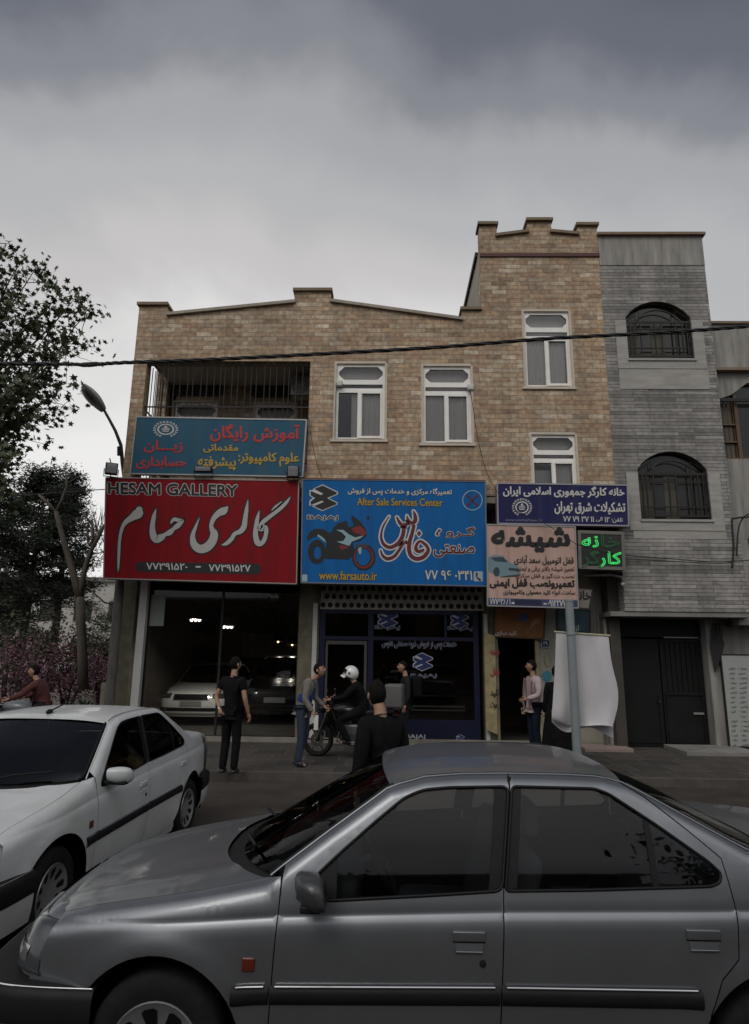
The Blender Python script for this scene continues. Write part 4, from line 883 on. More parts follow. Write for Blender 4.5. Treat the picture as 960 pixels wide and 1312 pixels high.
def write(parent, s, box, Y, m, bold=.02, rim=None, rimw=.05, fa=True, shear=0.0, sl=SL, name='lettering', flat=True):
    """lettering fitted into a box (x0, y0, x1, y1) on the sign's face"""
    s2 = shape(s) if fa else s; x0, y0, x1, y1 = box; last = None
    V, F = text_mesh(s2, 0, shear); mn, mx_ = V.min(0), V.max(0); U = (V-mn)/(mx_-mn+1e-9)
    ex, ey = (x1-x0)/(mx_[0]-mn[0]), (y1-y0)/(mx_[1]-mn[1]); em = min(ex, ey)   # pixels of the photograph per em
    for off, mm, dy, nm in ([(rimw, rim, .003, name+'_outline')] if rim else [])+[(bold, m, .008, name)]:
        mb = MB(); k = 10 if off*em > .35 else 6
        for j in range(k+1 if off > 0 else 1):   # a fatter stroke: the same letters again, a hair apart in depth
            ox, oy = (0, 0) if j == 0 else (off*em*math.cos(2*math.pi*j/k), off*em*math.sin(2*math.pi*j/k)); vs = []
            for u in U:
                px = x0+(x1-x0)*u[0]+ox; py = y1+(y0-y1)*u[1]+sl*(px-(x0+x1)/2)+oy; vs.append(P3(px, py, Y-dy-.00025*j))
            mb.add(vs, F)
        last = mb.obj(nm, mm, parent)
    return last
def flatpoly(parent, pts, Y, m, name, dy=.005, holes=()):
    V, F = fill(pts, holes); return MB().add([P3(x, y, Y-dy) for x, y in V], [tuple(reversed(f)) for f in F]).obj(name, m, parent)
def stroke_poly(pts, n=6):
    """outline of a brush stroke: (x, y, width) along the middle line"""
    P = np.array(pts, float); t = np.arange(len(P)); q = np.linspace(0, len(P)-1, (len(P)-1)*n+1)
    def cr(k):
        o = []
        for u in q:
            i = min(int(u), len(P)-2); f = u-i; p = [P[max(i-1, 0)][k], P[i][k], P[i+1][k], P[min(i+2, len(P)-1)][k]]
            o.append(.5*((2*p[1])+(-p[0]+p[2])*f+(2*p[0]-5*p[1]+4*p[2]-p[3])*f*f+(-p[0]+3*p[1]-3*p[2]+p[3])*f**3))
        return np.array(o)
    x, y, w = cr(0), cr(1), np.maximum(cr(2), .25); dx, dy = np.gradient(x), np.gradient(y); l = np.hypot(dx, dy)+1e-9; nx, ny = -dy/l, dx/l
    return x, y, w, nx, ny
def brush(parent, pts, Y, m, rim=None, rw=1.2, name='calligraphy', dy=.008):
    x, y, w, nx, ny = stroke_poly(pts)
    for e, mm, d, nm in ([(rw, rim, dy-.004, name+'_outline')] if rim else [])+[(0, m, dy, name)]:
        mb = MB(); h = w/2+e; n = len(x)
        vs = []
        for i in range(n): vs += [P3(x[i]+nx[i]*h[i], y[i]+ny[i]*h[i], Y-d), P3(x[i]-nx[i]*h[i], y[i]-ny[i]*h[i], Y-d)]
        mb.add(vs, [(2*i, 2*i+1, 2*i+3, 2*i+2) for i in range(n-1)])
        for i in (0, n-1):  # round ends
            c = [P3(x[i]+h[i]*math.cos(a), y[i]+h[i]*math.sin(a), Y-d+.0003) for a in np.linspace(0, 2*math.pi, 13)[:-1]]; mb.add(c, [tuple(range(12))])
        o = mb.obj(nm, mm, parent)
    return o
def sign_box(t, quad, Y, depth, face, rim, rw=.035):
    """box sign whose face has the four corners (TL, TR, BR, BL) measured in the photograph"""
    c = [P3(*p, Y) for p in quad]; mb = MB()
    mb.add(c+[(x, Y+depth, z) for x, _, z in c], [(0, 3, 2, 1), (0, 1, 5, 4), (1, 2, 6, 5), (2, 3, 7, 6), (3, 0, 4, 7), (4, 5, 6, 7)])
    f = mb.obj('panel', face, t)
    q = MB()
    for i in range(4):
        a, b = Vector(c[i]), Vector(c[(i+1) % 4]); d = (b-a).normalized(); n_ = Vector((d.z, 0, -d.x))
        cen = Vector(np.mean(np.array(c), axis=0)); s_ = 1 if (cen-a).dot(n_) > 0 else -1; n_ = n_*s_
        w = [a-d*.0-n_*.012, b+d*.0-n_*.012, b+n_*rw, a+n_*rw]
        v = [(p.x, Y-.012-.001*(i % 2), p.z) for p in w]+[(p.x, Y+depth*.9, p.z) for p in w]
        q.add(v, [(0, 1, 2, 3), (7, 6, 5, 4), (0, 4, 5, 1), (1, 5, 6, 2), (2, 6, 7, 3), (3, 7, 4, 0)])
    q.obj('frame', rim, t); return f
def sign_mat(name, col, worn):
    return mat(name, col, .55, var=.10, vscale=.9, spec=.15, dirt=(worn, 1.6, .48, .85), stretch=(3.2, 3.2, .35))
sign_red = sign_mat('sign_red', (.215, .005, .010), (.12, .010, .011))
sign_blue = sign_mat('sign_blue', (.007, .115, .345), (.012, .085, .22))
sign_teal = sign_mat('sign_teal', (.028, .098, .160), (.060, .105, .125))
sign_navy = sign_mat('sign_navy', (.020, .021, .085), (.045, .044, .095))
sign_pink = sign_mat('sign_pink', (.50, .335, .285), (.36, .25, .205))
s_white = mat('sign_white', (.55, .54, .51), .6, var=.05); s_grey = mat('sign_silver_letter', (.42, .41, .39), .6); s_black = mat('sign_black', (.008, .008, .008), .6)
s_red = mat('sign_letter_red', (.42, .030, .028), .6); s_yel = mat('sign_yellow', (.42, .27, .035), .6); s_maroon = mat('sign_maroon', (.11, .006, .012), .6)
s_pale = mat('sign_pale_blue', (.30, .42, .48), .6); s_navy = mat('sign_dark_navy', (.008, .010, .045), .6)
alu = mat('sign_aluminium', (.34, .335, .32), .45, .5, var=.1); dk_frame = mat('sign_dark_frame', (.03, .03, .033), .5, .3)

# ---- teal course sign on the balcony front
Y = 13.86; t = thing('teal_sign', 'faded teal sign with red and yellow lettering fixed across the balcony', 'sign', un(280, 575, Y=Y))
sign_box(t, [(175, 534), (393, 538), (388, 611), (167, 607)], Y, .12, sign_teal, alu, .018)
write(t, 'آموزش رایگان', (270, 544, 384, 566), Y, s_red, .035); write(t, 'مقدماتی', (261, 569, 305, 580), Y, s_yel, .035)
write(t, 'علوم کامپیوتر:', (306, 580, 383, 597), Y, s_yel, .035); write(t, 'پیشرفته', (254, 585, 302, 602), Y, s_yel, .035)
write(t, 'زبـــان', (185, 565, 234, 580), Y, s_red, .035); write(t, 'حسابداری', (175, 585, 238, 601), Y, s_red, .035)
def emblem(parent, cx, cy, rx, ry, Y, m):
    q = MB()
    for r0, r1 in ((.98, .86),):
        pass
    ring = lambda k, nn=40: [(cx+rx*k*math.cos(a), cy+ry*k*math.sin(a)) for a in np.linspace(0, 2*math.pi, nn+1)[:-1]]
    flatpoly(parent, ring(.62), Y, m, 'emblem_ring', .004, [ring(.50)])
    tooth = MB()
    for i in range(18):
        a = math.pi*(.62+1.76*i/17)+math.pi*.0; a = R(120+300*i/17)
        for rr, dd in ((.88, .35), (.78, -.35)):
            c = (cx+rx*rr*math.cos(a), cy+ry*rr*math.sin(a)); d = a+math.pi/2+dd
            pts = [(c[0]+rx*.13*math.cos(d)*s1+rx*.045*math.cos(d+1.57)*s2, c[1]+ry*.13*math.sin(d)*s1+ry*.045*math.sin(d+1.57)*s2) for s1, s2 in ((-1, 0), (0, 1), (1, 0), (0, -1))]
            tooth.add([P3(x, y, Y-.005) for x, y in pts], [(3, 2, 1, 0)])
    tooth.obj('emblem_wreath', m, parent)
    dk = MB()
    for w_, y_ in ((.30, -.15), (.34, .02), (.26, .18)):
        dk.add([P3(cx-rx*w_, cy+ry*y_, Y-.006), P3(cx+rx*w_, cy+ry*y_, Y-.006), P3(cx+rx*w_*.8, cy+ry*(y_+.09), Y-.006), P3(cx-rx*w_*.8, cy+ry*(y_+.09), Y-.006)], [(3, 2, 1, 0)])
    dk.add([P3(cx+rx*.12*math.cos(a), cy-ry*.28+ry*.12*math.sin(a), Y-.006) for a in np.linspace(0, 6.28, 9)[:-1]], [tuple(range(8))])
    dk.obj('emblem_device', m, parent)
emblem(t, 212.5, 550, 17.5, 11.5, Y, s_white)

# ---- red gallery sign
Y = 13.72; t = thing('red_sign', 'large red shop sign with flowing silver calligraphy above the car gallery', 'sign', un(260, 680, Y=Y))
sign_box(t, [(136, 612), (383, 616), (380, 748), (133, 741)], Y, .26, sign_red, mat('sign_red_edge', (.30, .27, .25), .5, .4), .012)
write(t, 'HESAM GALLERY', (139, 620, 304, 634), Y, s_black, .032, s_white, .075, fa=False, sl=.02)
dark_halo = mat('sign_black_red', (.012, .004, .004), .6)
BR = lambda pts, **k: brush(t, pts, Y, s_grey, dark_halo, 2.0, **k)
z1 = lambda x, y: (140+x*130/960, 630+y*110/812)
z2 = lambda x, y: (230+x*150/960, 630+y*110/704)
S1 = lambda L_: [(*z1(x, y), w*130/960) for x, y, w in L_]
S2 = lambda L_: [(*z2(x, y), w*150/960) for x, y, w in L_]
BR(S1([(285, 170, 62), (272, 205, 95), (215, 245, 62), (150, 295, 40), (115, 370, 30), (98, 470, 26), (92, 580, 26), (88, 690, 20), (85, 752, 6)]))
BR(S1([(443, 165, 6), (425, 230, 36), (410, 320, 46), (415, 400, 62), (445, 445, 78), (495, 430, 62), (530, 405, 36), (575, 385, 52), (610, 350, 34), (650, 320, 48), (690, 280, 30), (702, 265, 10)]))
BR(S1([(700, 265, 10), (650, 268, 34), (615, 262, 34), (588, 290, 18), (590, 303, 6)]))
BR(S2([(163, 215, 5), (135, 285, 22), (110, 360, 38), (120, 430, 58), (165, 468, 68), (225, 455, 72), (270, 405, 70), (285, 345, 62), (268, 310, 40), (262, 270, 32), (285, 215, 40), (325, 175, 52), (365, 155, 60), (390, 130, 22)]))
BR(S2([(562, 70, 5), (552, 140, 28), (540, 220, 38), (530, 285, 44), (500, 325, 40), (455, 345, 32), (425, 390, 34), (385, 425, 30), (348, 437, 6)]))
BR(S2([(655, 158, 5), (640, 220, 30), (628, 300, 38), (625, 360, 42), (640, 415, 48), (668, 425, 40), (698, 390, 34), (712, 330, 34), (700, 295, 46), (665, 300, 50), (668, 275, 34), (690, 245, 34), (760, 190, 30), (830, 135, 30), (880, 85, 24), (908, 45, 6)]))
BR(S2([(758, 152, 8), (790, 120, 16), (840, 82, 6)]))
flatpoly(t, rcorner([(174, 719.5), (335, 722.5), (335, 736), (174, 732.5)], 6.5, 5), Y, s_black, 'number_bar', .003)
write(t, '۷۷۳۹۱۵۲۰', (188, 721.5, 240, 730), Y, s_white, .02, fa=False); write(t, '-', (251, 725.5, 257, 727), Y, s_white, .02, fa=False); write(t, '۷۷۳۹۱۵۲۷', (268, 723.5, 321, 732), Y, s_white, .02, fa=False)

# ---- blue motorcycle shop sign
Y = 13.70; t = thing('blue_sign', 'bright blue shop sign with motorcycle image and maroon calligraphy', 'sign', un(505, 682, Y=Y))
sign_box(t, [(388, 614), (622, 617), (624, 751), (386, 746.5)], Y, .28, sign_blue, mat('sign_blue_edge', (.16, .17, .20), .45, .5), .014)
MB().add([P3(388, 613.2, Y-.02), P3(622, 616.2, Y-.02), P3(622, 615, Y+.3), P3(388, 612, Y+.3)], [(0, 1, 2, 3)]).obj('rusty_cap', mat('rusty_cap', (.14, .05, .03), .8), t)
zb = lambda x, y: (386+x*104/960, 615+y*130/1200)
def logo(parent, f, Y, m, rim, k=1.0):
    A_ = [(140, 105), (255, 52), (435, 140), (435, 170), (330, 215), (430, 265), (430, 290), (250, 368), (130, 310), (160, 290), (95, 305), (100, 240), (140, 212), (98, 185), (100, 115), (135, 125)]
    if rim: flatpoly(parent, [f(*p) for p in A_], Y, rim, 'logo_outline', .004)
    B1 = [(155, 105), (255, 64), (420, 145), (420, 165), (305, 212), (420, 272), (420, 285), (250, 355), (150, 308), (262, 262), (262, 250), (240, 245), (112, 295), (112, 255), (165, 212), (112, 180), (112, 130), (235, 178), (262, 160)]
    flatpoly(parent, [f(*p) for p in B1], Y, m, 'logo', .007)
logo(t, zb, Y, s_black, s_white)
write(t, 'BAJAJ', (394, 660.5, 433, 666.5), Y, s_black, .012, s_white, .13, fa=False)
write(t, 'تعمیرگاه مرکزی و خدمات پس از فروش', (446, 625, 579, 635), Y, s_white, .03, s_black, .07)
write(t, 'After Sale Services Center', (458, 638.5, 567, 648), Y, s_yel, .02, s_black, .06, fa=False)
zf = lambda x, y: (480+x*80/960, 645+y*85/1020)
SF = lambda L_: [(*zf(x, y), w*80/960) for x, y, w in L_]
BF = lambda L_: brush(t, SF(L_), Y, s_maroon, s_white, 1.9)
BF([(600, 120, 20), (625, 190, 52), (625, 270, 60), (570, 300, 50), (520, 260, 48), (498, 190, 16)])
BF([(520, 270, 40), (490, 320, 52), (450, 345, 56), (390, 300, 50), (345, 215, 26)])
BF([(445, 345, 50), (448, 430, 60), (415, 540, 60), (340, 630, 56), (240, 675, 54), (150, 635, 50), (105, 540, 40), (110, 430, 30), (150, 320, 26), (225, 200, 12)])
BF([(605, 345, 50), (575, 470, 56), (540, 590, 60), (530, 700, 62), (560, 800, 62), (640, 850, 62), (740, 830, 60), (810, 760, 56), (825, 700, 50), (780, 630, 46), (700, 580, 36), (645, 640, 46), (640, 710, 56), (690, 740, 50), (750, 715, 40)])
BF([(490, 575, 26), (430, 640, 40), (370, 730, 44), (300, 815, 50), (200, 850, 52), (125, 800, 40), (95, 720, 20)])
BF([(685, 425, 10), (685, 460, 62), (685, 500, 10)])
write(t, 'گـرو', (572, 675, 609, 689), Y, s_maroon, .015, s_white, .06); write(t, 'ه', (559, 678, 568, 687), Y, s_maroon, .015, s_white, .09); write(t, 'صنعتی', (556, 698, 608, 714), Y, s_maroon, .02, s_white, .065)
write(t, 'www.farsauto.ir', (409, 732, 483, 743), Y, s_yel, .02, s_black, .06, fa=False)
write(t, '۷۷ ۹۶ ۰۳۴۱', (545, 731, 605, 743), Y, s_white, .02, s_black, .05, fa=False)
flatpoly(t, rcorner([(607, 732), (619, 732), (619, 745), (607, 745)], 2), Y, s_pale, 'phone_tile', .004); brush(t, [(611, 735, 3), (611, 739, 1.6), (615, 743, 3)], Y, s_maroon, name='phone_icon')
flatpoly(t, rcorner([(387, 736), (394, 736), (394, 745), (387, 745)], 1), Y, s_pale, 'corner_tile', .004)
cc = (605.5, 641); ring = lambda k: [(cc[0]+k*math.cos(a), cc[1]+k*math.sin(a)) for a in np.linspace(0, 6.2832, 33)[:-1]]
flatpoly(t, ring(13), Y, s_pale, 'badge_ring', .004, [ring(12)])
for sx in (-1, 1): brush(t, [(cc[0]-6*sx, cc[1]-6, 3.4), (cc[0]-3*sx, cc[1]-3, 1.6), (cc[0]+3*sx, cc[1]+3, 1.6), (cc[0]+6*sx, cc[1]+6, 3.4)], Y, s_maroon, name='spanner')
# the motorcycle printed on the sign
FP = lambda L_, m, nm, dy: flatpoly(t, [zb(*p) for p in L_], Y, m, nm, dy)
circ = lambda cx, cy, rx, ry, k=28: [(cx+rx*math.cos(a), cy+ry*math.sin(a)) for a in np.linspace(0, 6.2832, k+1)[:-1]]
p_tyre = mat('printed_black', (.006, .006, .008), .6); p_red = mat('printed_red', (.20, .012, .010), .6); p_cyan = mat('printed_ice', (.25, .40, .43), .6); p_grey = mat('printed_grey', (.03, .045, .075), .6)
flatpoly(t, [zb(*p) for p in circ(185, 850, 105, 145)], Y, p_tyre, 'printed_wheel', .004, [[zb(*p) for p in circ(195, 860, 45, 75)]])
flatpoly(t, [zb(*p) for p in circ(740, 915, 140, 155)], Y, p_tyre, 'printed_wheel', .004, [[zb(*p) for p in circ(735, 910, 85, 100)]])
flatpoly(t, [zb(*p) for p in circ(740, 915, 118, 130)], Y, p_red, 'printed_rim', .0045, [[zb(*p) for p in circ(738, 912, 100, 114)]])
FP([(95, 620), (160, 575), (260, 580), (330, 625), (365, 610), (380, 560), (430, 530), (400, 525), (530, 480), (550, 500), (560, 560), (620, 540), (590, 430), (610, 420), (700, 490), (760, 570), (775, 660), (700, 720), (610, 740), (640, 860), (560, 940), (280, 930), (300, 740), (200, 660), (130, 680), (80, 720), (70, 680)], p_tyre, 'printed_body', .0055)
FP([(600, 570), (690, 540), (755, 590), (765, 640), (740, 660), (620, 620)], p_red, 'printed_fairing', .0068)
FP([(415, 590), (500, 590), (560, 640), (640, 680), (740, 655), (700, 690), (600, 730), (570, 780), (480, 750), (420, 730), (500, 720), (530, 670), (480, 620)], p_cyan, 'printed_panel', .0068)
FP([(200, 640), (270, 690), (300, 745), (250, 710), (190, 660)], p_cyan, 'printed_panel', .0068)
FP([(690, 780), (715, 790), (710, 870), (690, 880), (670, 830)], p_cyan, 'printed_fork', .0068)
FP([(450, 770), (540, 780), (560, 800), (470, 830)], p_red, 'printed_panel', .0068)
FP([(640, 755), (760, 745), (830, 780), (740, 790), (660, 800)], p_grey, 'printed_mudguard', .0068)
FP(circ(790, 445, 16, 26, 12), p_tyre, 'printed_mirror', .005)

# ---- navy union sign
Y = 13.74; t = thing('navy_sign', 'dark navy sign with white writing and round emblem under a window', 'sign', un(720, 646, Y=Y))
sign_box(t, [(637, 619), (804, 621.5), (806, 674), (638, 671)], Y, .2, sign_navy, mat('sign_lilac_edge', (.30, .28, .32), .5, .3), .02)
write(t, 'خانه کارگر جمهوری اسلامی ایران', (645, 623, 800, 637), Y, s_white, .04); write(t, 'تشکیلات شرق تهران', (711, 643, 801, 659), Y, s_white, .04)
write(t, 'تلفن:', (784, 663, 798, 670), Y, s_white, .02); write(t, '۷۷ ۷۹ ۳۷ ۱۱', (722, 661.5, 761, 668.5), Y, s_white, .025, fa=False); write(t, 'الی', (764, 662.5, 772, 668.5), Y, s_white, .02); write(t, '۱۲', (775, 662.5, 781, 669), Y, s_white, .02, fa=False)
write(t, 'www.workerhouse.ir', (648, 664.5, 695, 668), Y, mat('sign_lilac_letter', (.20, .19, .27), .6), .01, fa=False)
emblem(t, 669, 650, 14, 12.5, Y, s_white)

# ---- pink locksmith sign
Y = 13.60; t = thing('pink_sign', 'faded pink locksmith sign with black writing and a printed car', 'sign', un(681, 722, Y=Y))
sign_box(t, [(624, 672), (737, 675), (741, 779), (625, 776)], Y, .10, sign_pink, alu, .012)
write(t, 'شیشه', (631, 676.5, 729, 706), Y, s_black, .05, sl=.01); write(t, 'قفل اتومبیل سعد آبادی', (659, 712, 735, 724), Y, s_black, .03)
write(t, 'تعمیر شیشه بالابر برقی و ایمنی', (662, 725.5, 736, 733), Y, s_maroon, .02); write(t, 'نصب دزدگیر و قفل مرکزی', (661, 734.5, 736, 741.5), Y, s_maroon, .02)
write(t, 'تعمیرونصب قفل ایمنی', (628, 742, 736, 754), Y, s_black, .05); write(t, 'ساخت انواع کلید معمولی وکامپیوتری', (645, 756, 737, 764), Y, s_black, .025)
flatpoly(t, [(624.6, 766), (740.5, 769), (741, 778.5), (625.2, 775.5)], Y, mat('sign_slate_blue', (.035, .045, .12), .6), 'number_bar', .003)
write(t, '۷۷۷۶۳۸۸۱', (628, 767, 654, 774.5), Y, s_white, .03, fa=False); write(t, '۰۹۱۲۲۷۷۳۲', (702, 769, 734, 777), Y, s_white, .03, fa=False); write(t, '-', (656, 772, 659, 773.5), Y, s_white, .03, fa=False); write(t, '-', (697, 773, 700, 774.5), Y, s_white, .03, fa=False)
flatpoly(t, [(660, 768), (694, 769), (694, 776), (660, 775)], Y, s_navy, 'painted_patch', .0045)
zp = lambda x, y: (610+x*220/960, 600+y*180/785)
FZ = lambda L_, m, nm, dy: flatpoly(t, [zp(*p) for p in L_], Y, m, nm, dy)
p_car = mat('printed_car_blue', (.16, .24, .27), .5); p_dk = mat('printed_car_glass', (.03, .05, .06), .5)
FZ([(66, 500), (95, 485), (150, 488), (185, 525), (235, 545), (250, 565), (248, 590), (200, 600), (130, 605), (66, 575)], p_car, 'printed_car', .004)
FZ([(80, 500), (150, 495), (180, 525), (110, 520)], p_dk, 'printed_car_glass', .0055); FZ(circ(115, 578, 18, 26, 16), p_dk, 'printed_wheel', .0055); FZ([(180, 555), (240, 560), (245, 575), (185, 572)], p_dk, 'printed_grille', .0055); FZ([(170, 600), (250, 592), (235, 605), (130, 610)], p_dk, 'printed_shadow', .0045)

# ---- green neon box
Y = 13.64; t = thing('neon_sign', 'small dark box sign with glowing green neon writing', 'neon sign', un(770, 704, Y=Y))
neon_face = mat('neon_back', (.016, .018, .015), .4); neon = mat('neon_green', (.05, .6, .15), .5, emit=(.06, 1.0, .20), es=.42); neon_dim = mat('neon_unlit_tube', (.03, .10, .045), .4, emit=(.03, .5, .1), es=.08)
sign_box(t, [(741, 680), (799, 682), (801, 730), (742, 728)], Y, .3, neon_face, mat('neon_frame', (.17, .16, .14), .5, .4), .055)
def neon_text(s, box, lit):
    """tubes bent round the outline of each letter; the letters whose middle lies in the lit span glow"""
    import collections
    V, F = text_mesh(shape(s), .0); ed = collections.Counter()
    for f in F:
        for i in range(len(f)): ed[tuple(sorted((f[i], f[(i+1) % len(f)])))] += 1
    mn, mx_ = V.min(0), V.max(0); x0, y0, x1, y1 = box; tubes = {True: MB(), False: MB()}
    def pt(i):
        u = (V[i]-mn)/(mx_-mn+1e-9); px = x0+(x1-x0)*u[0]; return px, P3(px, y1+(y0-y1)*u[1]+SL*(x1-x0)*(u[0]-.5), Y-.03)
    for (a, b), k in ed.items():
        if k == 1:
            (pa, A_), (pb, B_) = pt(a), pt(b); A_, B_ = Vector(A_), Vector(B_); on = lit[0] < (pa+pb)/2 < lit[1]
            if (A_-B_).length > 1e-4: tubes[on].tube([A_, B_], .0095 if on else .006, 5)
    for on, mb in tubes.items():
        if mb.v: mb.obj('neon_tube', neon if on else neon_dim, t)
neon_text('خانه', (746, 685, 794, 701), (740, 768)); neon_text('کارگر', (746, 705, 796, 727), (770, 800))

# ---- little signs by the key shop
Y = 13.95; t = thing('white_sign', 'small pale sign half hidden behind the pink locksmith sign', 'sign', un(750, 765, Y=Y))
sign_box(t, [(730, 752), (759, 755), (755, 780), (730, 778)], Y, .06, mat('dusty_sign', (.22, .20, .165), .7, var=.2), dk_frame, .01); write(t, 'خانه', (737, 757, 757, 768), Y, s_black, .03)
Y = 14.62; t = thing('orange_sign', 'small brown-orange sign with a blue disc and painted spoon over the doorway', 'sign', un(666, 797, Y=Y))
sign_box(t, [(634, 778), (699, 780), (697, 819), (633, 816)], Y, .08, mat('sign_orange', (.22, .085, .022), .6, var=.3, vscale=3), mat('sign_orange_edge', (.05, .03, .02), .6), .02)
flatpoly(t, circ(671, 791, 5.5, 5.5, 20), Y, mat('sign_blue_disc', (.04, .10, .20), .6), 'disc', .005); brush(t, [(690, 795, 5), (686, 797, 7), (682, 801, 4), (679, 806, 1.2), (674, 811, 1.4)], Y, mat('sign_spoon_tan', (.30, .20, .12), .6), name='spoon')
write(t, 'کلید سازی', (635, 808, 662, 815), Y, s_white, .03)
Y = 14.72; t = thing('notice_board', 'blank teal board on the wall behind the signpost top', 'notice board', un(735, 795, Y=Y)); sign_box(t, [(714, 781), (756, 782), (756, 810), (715, 809)], Y, .05, mat('teal_panel', (.045, .10, .12), .6, var=.15), dk_frame, .01)
Y = 14.72; t = thing('number_plate', 'little dark blue house number plate beside the dark doorway', 'plate', un(699, 824, Y=Y)); sign_box(t, [(694, 820), (704, 820), (704, 829), (694, 829)], Y, .02, sign_navy, alu, .004); write(t, '۲۹', (696.5, 822, 701.5, 827), Y, s_white, .02, fa=False)
Y = 14.73; pale_blue = mat('blue_sticker', (.035, .18, .27), .6)
t = thing('balloon_sticker', 'round blue sticker on the pale strip right of the doorway', 'sticker', un(701, 868, Y=Y)); flatpoly(t, circ(701, 866, 5.5, 6.5, 20), Y, pale_blue, 'disc', .005); flatpoly(t, [(699, 872), (704, 872), (702, 880)], Y, pale_blue, 'tail', .005)
flatpoly(t, circ(702, 845, 4, 9, 14), Y, mat('sticker_paper', (.24, .23, .16), .7, var=.3, vscale=9), 'paper', .004)

# ---- stickers on the motorcycle shop's panes and plinth
st_w = mat('sticker_white', (.42, .43, .45), .6); st_b = mat('sticker_blue', (.012, .022, .11), .6)
t = thing('window_lettering', 'white and blue lettering stuck on the motorcycle shop glass and plinth', 'lettering', un(540, 850, Y=14.7))
YS = fy+.034
def lg(cx, cy, w):
    return lambda x, y: (cx+(x-265)*w/340, cy+(y-210)*w/340)
for cx, cy, w in ((497, 793, 26), (589, 795, 24), (542, 848, 26)):
    logo(t, lg(cx, cy, w), YS, st_b, st_w)
for bx_ in ((480.5, 801.5, 512.5, 807.5), (573.5, 803, 606, 808.5), (526.5, 863.5, 559.5, 869)): write(t, 'BAJAJ', bx_, YS, st_b, .0, st_w, .05, fa=False)
write(t, 'خدمات پس از فروش گروه صنعتی فارس', (490, 818, 585, 832), YS, st_b, .01, st_w, .055)
YS2 = fy-.004
logo(t, lg(590, 946, 11), YS2, st_b, st_w); write(t, 'BAJAJ', (520, 941, 545, 947.5), YS2, st_w, .02, fa=False)
# handwriting rows of the price board
Yb = YG-.302
rows = ['قیمت', 'تعویض', 'سرویس', 'تعمیر', 'کلید', 'ریموت']
q = 0
for i in range(17):
    py = 855+i*6.1; 
    for (a, b) in ((934, 943), (946, 957)):
        if random.random() < .88: write(bd, rows[random.randrange(6)], (a+random.uniform(0, 1.5)+i*.22, py, b+i*.1+random.uniform(-2, 1.5), py+3.6), Yb, mat('pen_ink', (.03, .03, .035), .8), .0, sl=.02)
# ---------------------------------------------------------------- trees and plants of the little park on the left
leaf_m = mat('plane_leaf', (0.050, 0.068, 0.022), 0.6, var=0.45, vscale=1.5)
pine_m = mat('pine_needles', (0.022, 0.030, 0.016), 0.8, var=0.5, vscale=1.2)
shrub_m = mat('shrub_leaf', (0.040, 0.050, 0.022), 0.7, var=0.45, vscale=1.5)
bloss_m = mat('purple_blossom', (0.19, 0.09, 0.125), 0.8, var=0.6, vscale=2.5)
bark_m = mat('brown_bark', (0.085, 0.068, 0.052), 0.9, var=0.35, vscale=5, bump=0.6, bscale=25, stretch=(1, 1, .3))
pale_bark = mat('pale_bark', (0.078, 0.066, 0.052), 0.9, var=0.35, vscale=5, bump=0.5, bscale=20, stretch=(1, 1, .3))
STAR = [(0, -.5), (.16, -.18), (.5, -.12), (.25, .08), (.36, .38), (.1, .24), (0, .55), (-.1, .24), (-.36, .38), (-.25, .08), (-.5, -.12), (-.16, -.18)]
OVAL = [(0, -.5), (.22, -.15), (.2, .2), (0, .5), (-.2, .2), (-.22, -.15)]
NEED = [(0, -.5), (.05, 0), (0, .5), (-.05, 0)]
def leaves(mb, centers, n, spread, size, shp=OVAL, droop=.3, rng=RNG):
    sh = np.array(shp); k = len(sh)
    for c, s in centers:
        P = np.array(c)+rng.normal(0, 1, (n, 3))*np.array(spread)*s
        A = rng.normal(0, 1, (n, 3)); A[:, 2] = A[:, 2]*.6-droop; A /= np.linalg.norm(A, axis=1)[:, None]
        B_ = np.cross(A, rng.normal(0, 1, (n, 3))); B_ /= np.linalg.norm(B_, axis=1)[:, None]
        S = size*rng.uniform(.6, 1.25, n)
        V = P[:, None, :]+S[:, None, None]*(sh[None, :, 0, None]*B_[:, None, :]+sh[None, :, 1, None]*A[:, None, :])
        o = len(mb.v); mb.v += [tuple(p) for p in V.reshape(-1, 3)]; mb.f += [tuple(range(o+i*k, o+i*k+k)) for i in range(n)]
    return mb
def limb(mb, a, b, r0, r1, wob=.08, n=7, sag=0):
    a, b = np.array(a, float), np.array(b, float); l = np.linalg.norm(b-a); pts = []
    ph = RNG.uniform(0, 6, 3)
    for t in np.linspace(0, 1, n): pts.append(a+(b-a)*t+np.sin(ph+t*5)*wob*l*.25*math.sin(t*math.pi)+np.array([0, 0, -sag*l*math.sin(t*math.pi)]))
    mb.tube(pts, list(np.linspace(r0, r1, n)), 7); return pts
def UN(px, py, Y): p = un(px, py, Y=Y); return np.array([float(v) for v in p])

